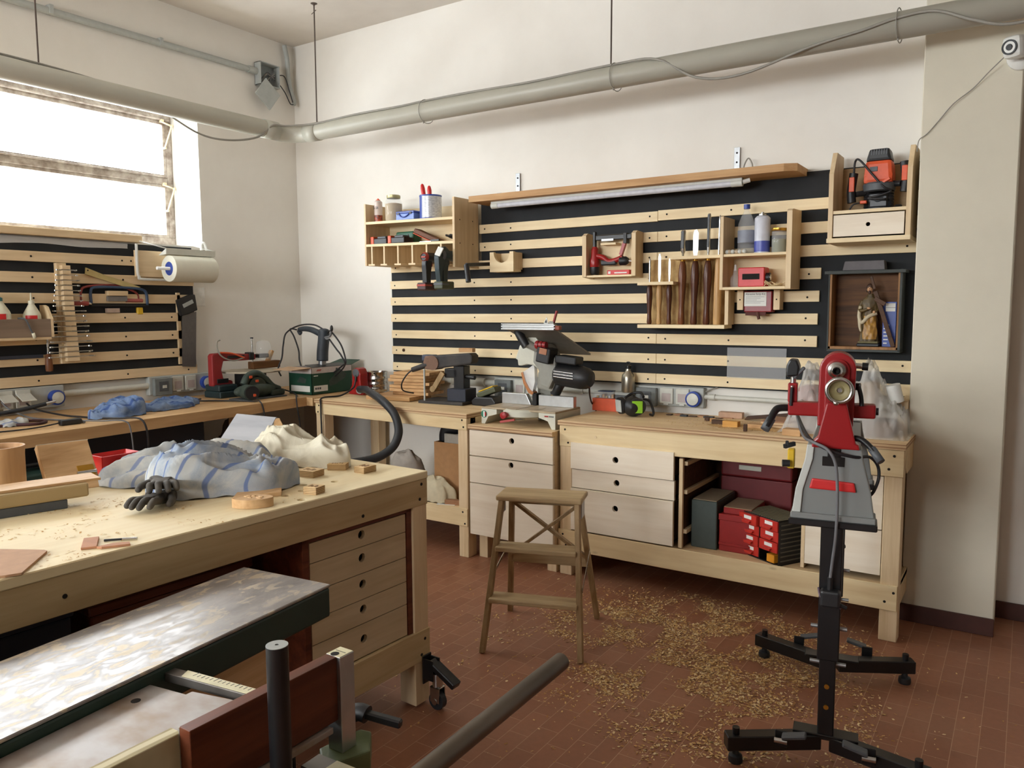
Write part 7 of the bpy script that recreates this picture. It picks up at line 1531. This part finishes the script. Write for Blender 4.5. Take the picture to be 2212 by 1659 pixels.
GCAST = mat('grey_lathe_casting', S(128, 130, 128), .45, var=.06, scale=6); GPALE = mat('pale_lathe_edge', S(196, 198, 192), .4, var=.05)
# end legs and bed
for y in (-.01, .6):
    ll(MB().b(-.13, .13, y-.05, y+.05, .805, .826, BK, .003).b(-.125, .125, y-.045, y+.045, .826, .845, GCAST, .003), 'base_flange')
    ll(MB().prism([(-.118, .84), (.12, .84), (.108, .92), (.083, 1.02), (.078, 1.06), (-.078, 1.06), (-.083, 1.02), (-.108, .92)], y-.03, y+.04, GCAST, 'XZ', .004), 'end_leg')
    ll(MB().prism([(-.121, .845), (-.095, .845), (-.09, .92), (-.063, 1.02), (-.06, 1.065), (-.081, 1.065), (-.086, 1.02), (-.112, .92)], y-.038, y+.045, GPALE, 'XZ', .003), 'leg_edge')
m = MB(); m.b(-.075, -.03, .03, .6, 1.0, 1.06, GCAST, .003); m.b(.03, .075, .03, .6, 1.0, 1.06, GCAST, .003); ll(m, 'bed_way')
ll(MB().b(-.035, .03, -.043, -.028, 1.0, 1.03, DARK, .001).b(-.02, .018, -.045, -.03, 1.03, 1.075, DARK, .001), 'bed_slot')
ll(MB().prism([(-.072, .925), (.066, .922), (.06, .952), (-.064, .958)], -.05, -.036, REDP, 'XZ', .005), 'red_nameplate')
LR = mat('lathe_red', S(150, 22, 26), .28, var=.08, scale=4)
ll(MB().prism([(-.068, 1.058), (.072, 1.056), (.069, 1.072), (.06, 1.075), (.03, 1.2), (-.028, 1.2), (-.052, 1.09), (-.066, 1.075)], -.05, .0, LR, 'XZ', .005), 'tailstock_foot')
arcp = [(.054*math.cos(a), 1.302+.054*math.sin(a)) for a in [k*PI/16 for k in range(17)]]
ll(MB().prism([(.05, 1.12)]+arcp+[(-.056, 1.12)], .0, .12, LR, 'XZ', .008), 'tailstock_body')
arc2 = [(.036*math.cos(a), 1.30+.036*math.sin(a)) for a in [k*PI/16 for k in range(17)]]
ll(MB().prism([(.034, 1.15)]+arc2+[(-.036, 1.15)], -.012, .002, LR, 'XZ', .004), 'tailstock_boss')
ll(MB().lathe([(.008, -.06), (.012, -.064), (.018, -.055), (.018, -.04), (.026, -.035), (.03, -.01), (.03, 0)], STEEL, (-.002, 0, 1.302), 'Y').lathe([(.0, -.05), (.008, -.052), (.008, -.0645)], DARK, (-.002, 0, 1.302), 'Y'), 'quill')
WH = Matrix.Translation((.008, -.075, 1.243)) @ Matrix.Rotation(PI/2, 4, 'X')
m = MB(); m.tube([(WH @ Vector((.036*math.cos(a), .036*math.sin(a), .0))) for a in [2*PI*k/40 for k in range(40)]], .0065, STEEL, 10, 1, True); ll(m, 'handwheel_rim')
ll(MB().lathe([(.031, -.004), (.026, -.012), (.014, -.016), (.008, -.01), (.008, -.02)], mat('beige_wheel_web', S(150, 138, 98), .5), mx=WH).lathe([(0, -.02), (.008, -.0195)], DARK, mx=WH).cyl(WH @ Vector((0, 0, -.018)), WH @ Vector((0, 0, -.075)), .012, STEEL, n=16), 'handwheel_web')
ll(MB().ball((.0, -.085, 1.205), .008, STEEL).cyl((.0, -.075, 1.207), (.0, -.09, 1.205), .006, STEEL, n=10), 'wheel_knob')
ll(MB().b(-.15, .115, .05, .1, 1.143, 1.188, LR, .006).cyl((.115, .075, 1.165), (.123, .075, 1.165), .012, BK), 'banjo_bar')
ll(MB().b(-.152, -.122, .058, .094, 1.185, 1.25, LR, .005).cyl((-.137, .076, 1.25), (-.137, .076, 1.27), .009, STEEL, n=14), 'rest_socket')
ll(MB().bar((-.138, .052, 1.235), (-.14, .05, 1.175), .01, .008, BK).ball((-.138, .052, 1.238), .005, STEEL), 'socket_clamp')
ll(MB().prism([(-.155, 1.27), (-.12, 1.275), (-.116, 1.305), (-.125, 1.328), (-.147, 1.33), (-.157, 1.31), (-.159, 1.285)], .04, .11, BSTEEL, 'XZ', .006).box((-.118, .05, 1.285), (.05, .012, .012), DGREY, (0, -48, 0), .003), 'tool_rest')
ll(MB().tube([(-.14, .075, 1.165), (-.175, .06, 1.165), (-.19, .05, 1.155), (-.205, .03, 1.12), (-.215, .02, 1.1)], .012, BSTEEL, 12, 5).tube([(-.2, .04, 1.13), (-.218, .02, 1.095)], .015, DGREY, 12, 1), 'banjo_handle')
ll(MB().tube([(.05, -.02, 1.09), (.075, -.03, 1.088), (.1, -.05, 1.07), (.125, -.07, 1.04)], .0095, BSTEEL, 12, 5).tube([(.105, -.05, 1.065), (.132, -.075, 1.03)], .0125, DGREY, 12, 1), 'tailstock_handle')
ll(MB().cyl((.05, .06, 1.245), (.066, .055, 1.245), .012, BPLAST).tube([(.062, .05, 1.245), (.07, .04, 1.215), (.073, .035, 1.185)], .007, BPLAST, 10, 3), 'lock_lever')
ll(MB().cyl((.05, .06, 1.312), (.075, .06, 1.31), .009, STEEL, n=12).cyl((.07, .06, 1.31), (.088, .06, 1.309), .0125, BSTEEL, n=12), 'index_knob')
ll(MB().bar((-.125, .05, 1.05), (-.155, .02, 1.043), .012, .014, BPLAST).b(-.152, -.142, .02, .03, 1.045, 1.062, BPLAST, .002), 'bed_lever')
ll(MB().b(-.15, -.128, .1, .14, .955, 1.02, YELLOW, .003).cyl((-.142, .09, .975), (-.165, .085, .975), .012, BPLAST), 'switch_box')
LC = GCORD
ll(MB().tube([(-.14, .3, 1.12), (-.1, .05, 1.08), (-.06, -.06, 1.075), (-.02, -.085, 1.06), (.004, -.088, 1.02), (.012, -.085, .95), (.014, -.08, .87), (.012, -.07, .78), (.005, -.06, .7), (.0, -.055, .64)], .005, LC, 8), 'mains_cord')
ll(MB().tube([(-.14, .3, 1.125), (-.09, .05, 1.085), (-.05, -.06, 1.07), (.0, -.07, 1.05), (.06, -.05, 1.035), (.1, .0, 1.03), (.125, .03, 1.0), (.13, .03, .96), (.118, .02, .92), (.105, .02, .9)], .005, CORDM, 8), 'motor_cord')
m = MB(); m.b(-.028, .032, -.075, -.034, .55, .605, BPLAST, .008); m.cyl((0, -.055, .6), (0, -.055, .645), .008, BPLAST, n=12); m.tube([(-.034, -.036, .6), (-.02, -.07, .575), (.034, -.045, .545)], .004, mat('tape', S(90, 72, 84), .3), 6); m.cyl((.03, -.055, .56), (.05, -.05, .55), .006, BPLAST, n=8)
ll(m, 'plug')
# ---- sawdust on the floor
blobs = [(-1.45, 3.28, .22, 1.0), (-1.15, 3.1, .22, 1.2), (-.98, 2.85, .18, .9), (-1.25, 2.75, .16, .8), (-.8, 2.65, .16, .6), (-1.62, 2.62, .09, .35), (-.85, 3.25, .2, .6), (-.6, 2.95, .16, .35), (-.52, 2.7, .08, .25), (-1.3, 3.5, .2, .8), (-1.0, 3.6, .22, .8), (-1.7, 3.0, .25, .3), (-.9, 2.4, .14, .25)]
def dens(x, y):
    s = sum(w*math.exp(-((x-a)**2+(y-b_)**2)/(2*r*r)) for a, b_, r, w in blobs)
    return s*max(0, .35+1.5*noise.fractal(Vector((x*5.5, y*5.5, 1.7)), 1, 2, 4))
def fF():
    for _ in range(12):
        x = random.uniform(-2.5, .2); y = random.uniform(2.0, 3.85)
        if random.random() < dens(x, y)*.9+.004: return (x, y, 0)
    return None
m = MB(); flakes(m, 21000, fF, .005, FLK+[mat('shaving_d', S(176, 130, 78), .85)], .0008)
solo(m, 'floor_sawdust', 'drifts of pale shavings and sawdust spread over the red floor between stool and lathe', 'sawdust', (-1.1, 3.0, 0), kind='stuff')
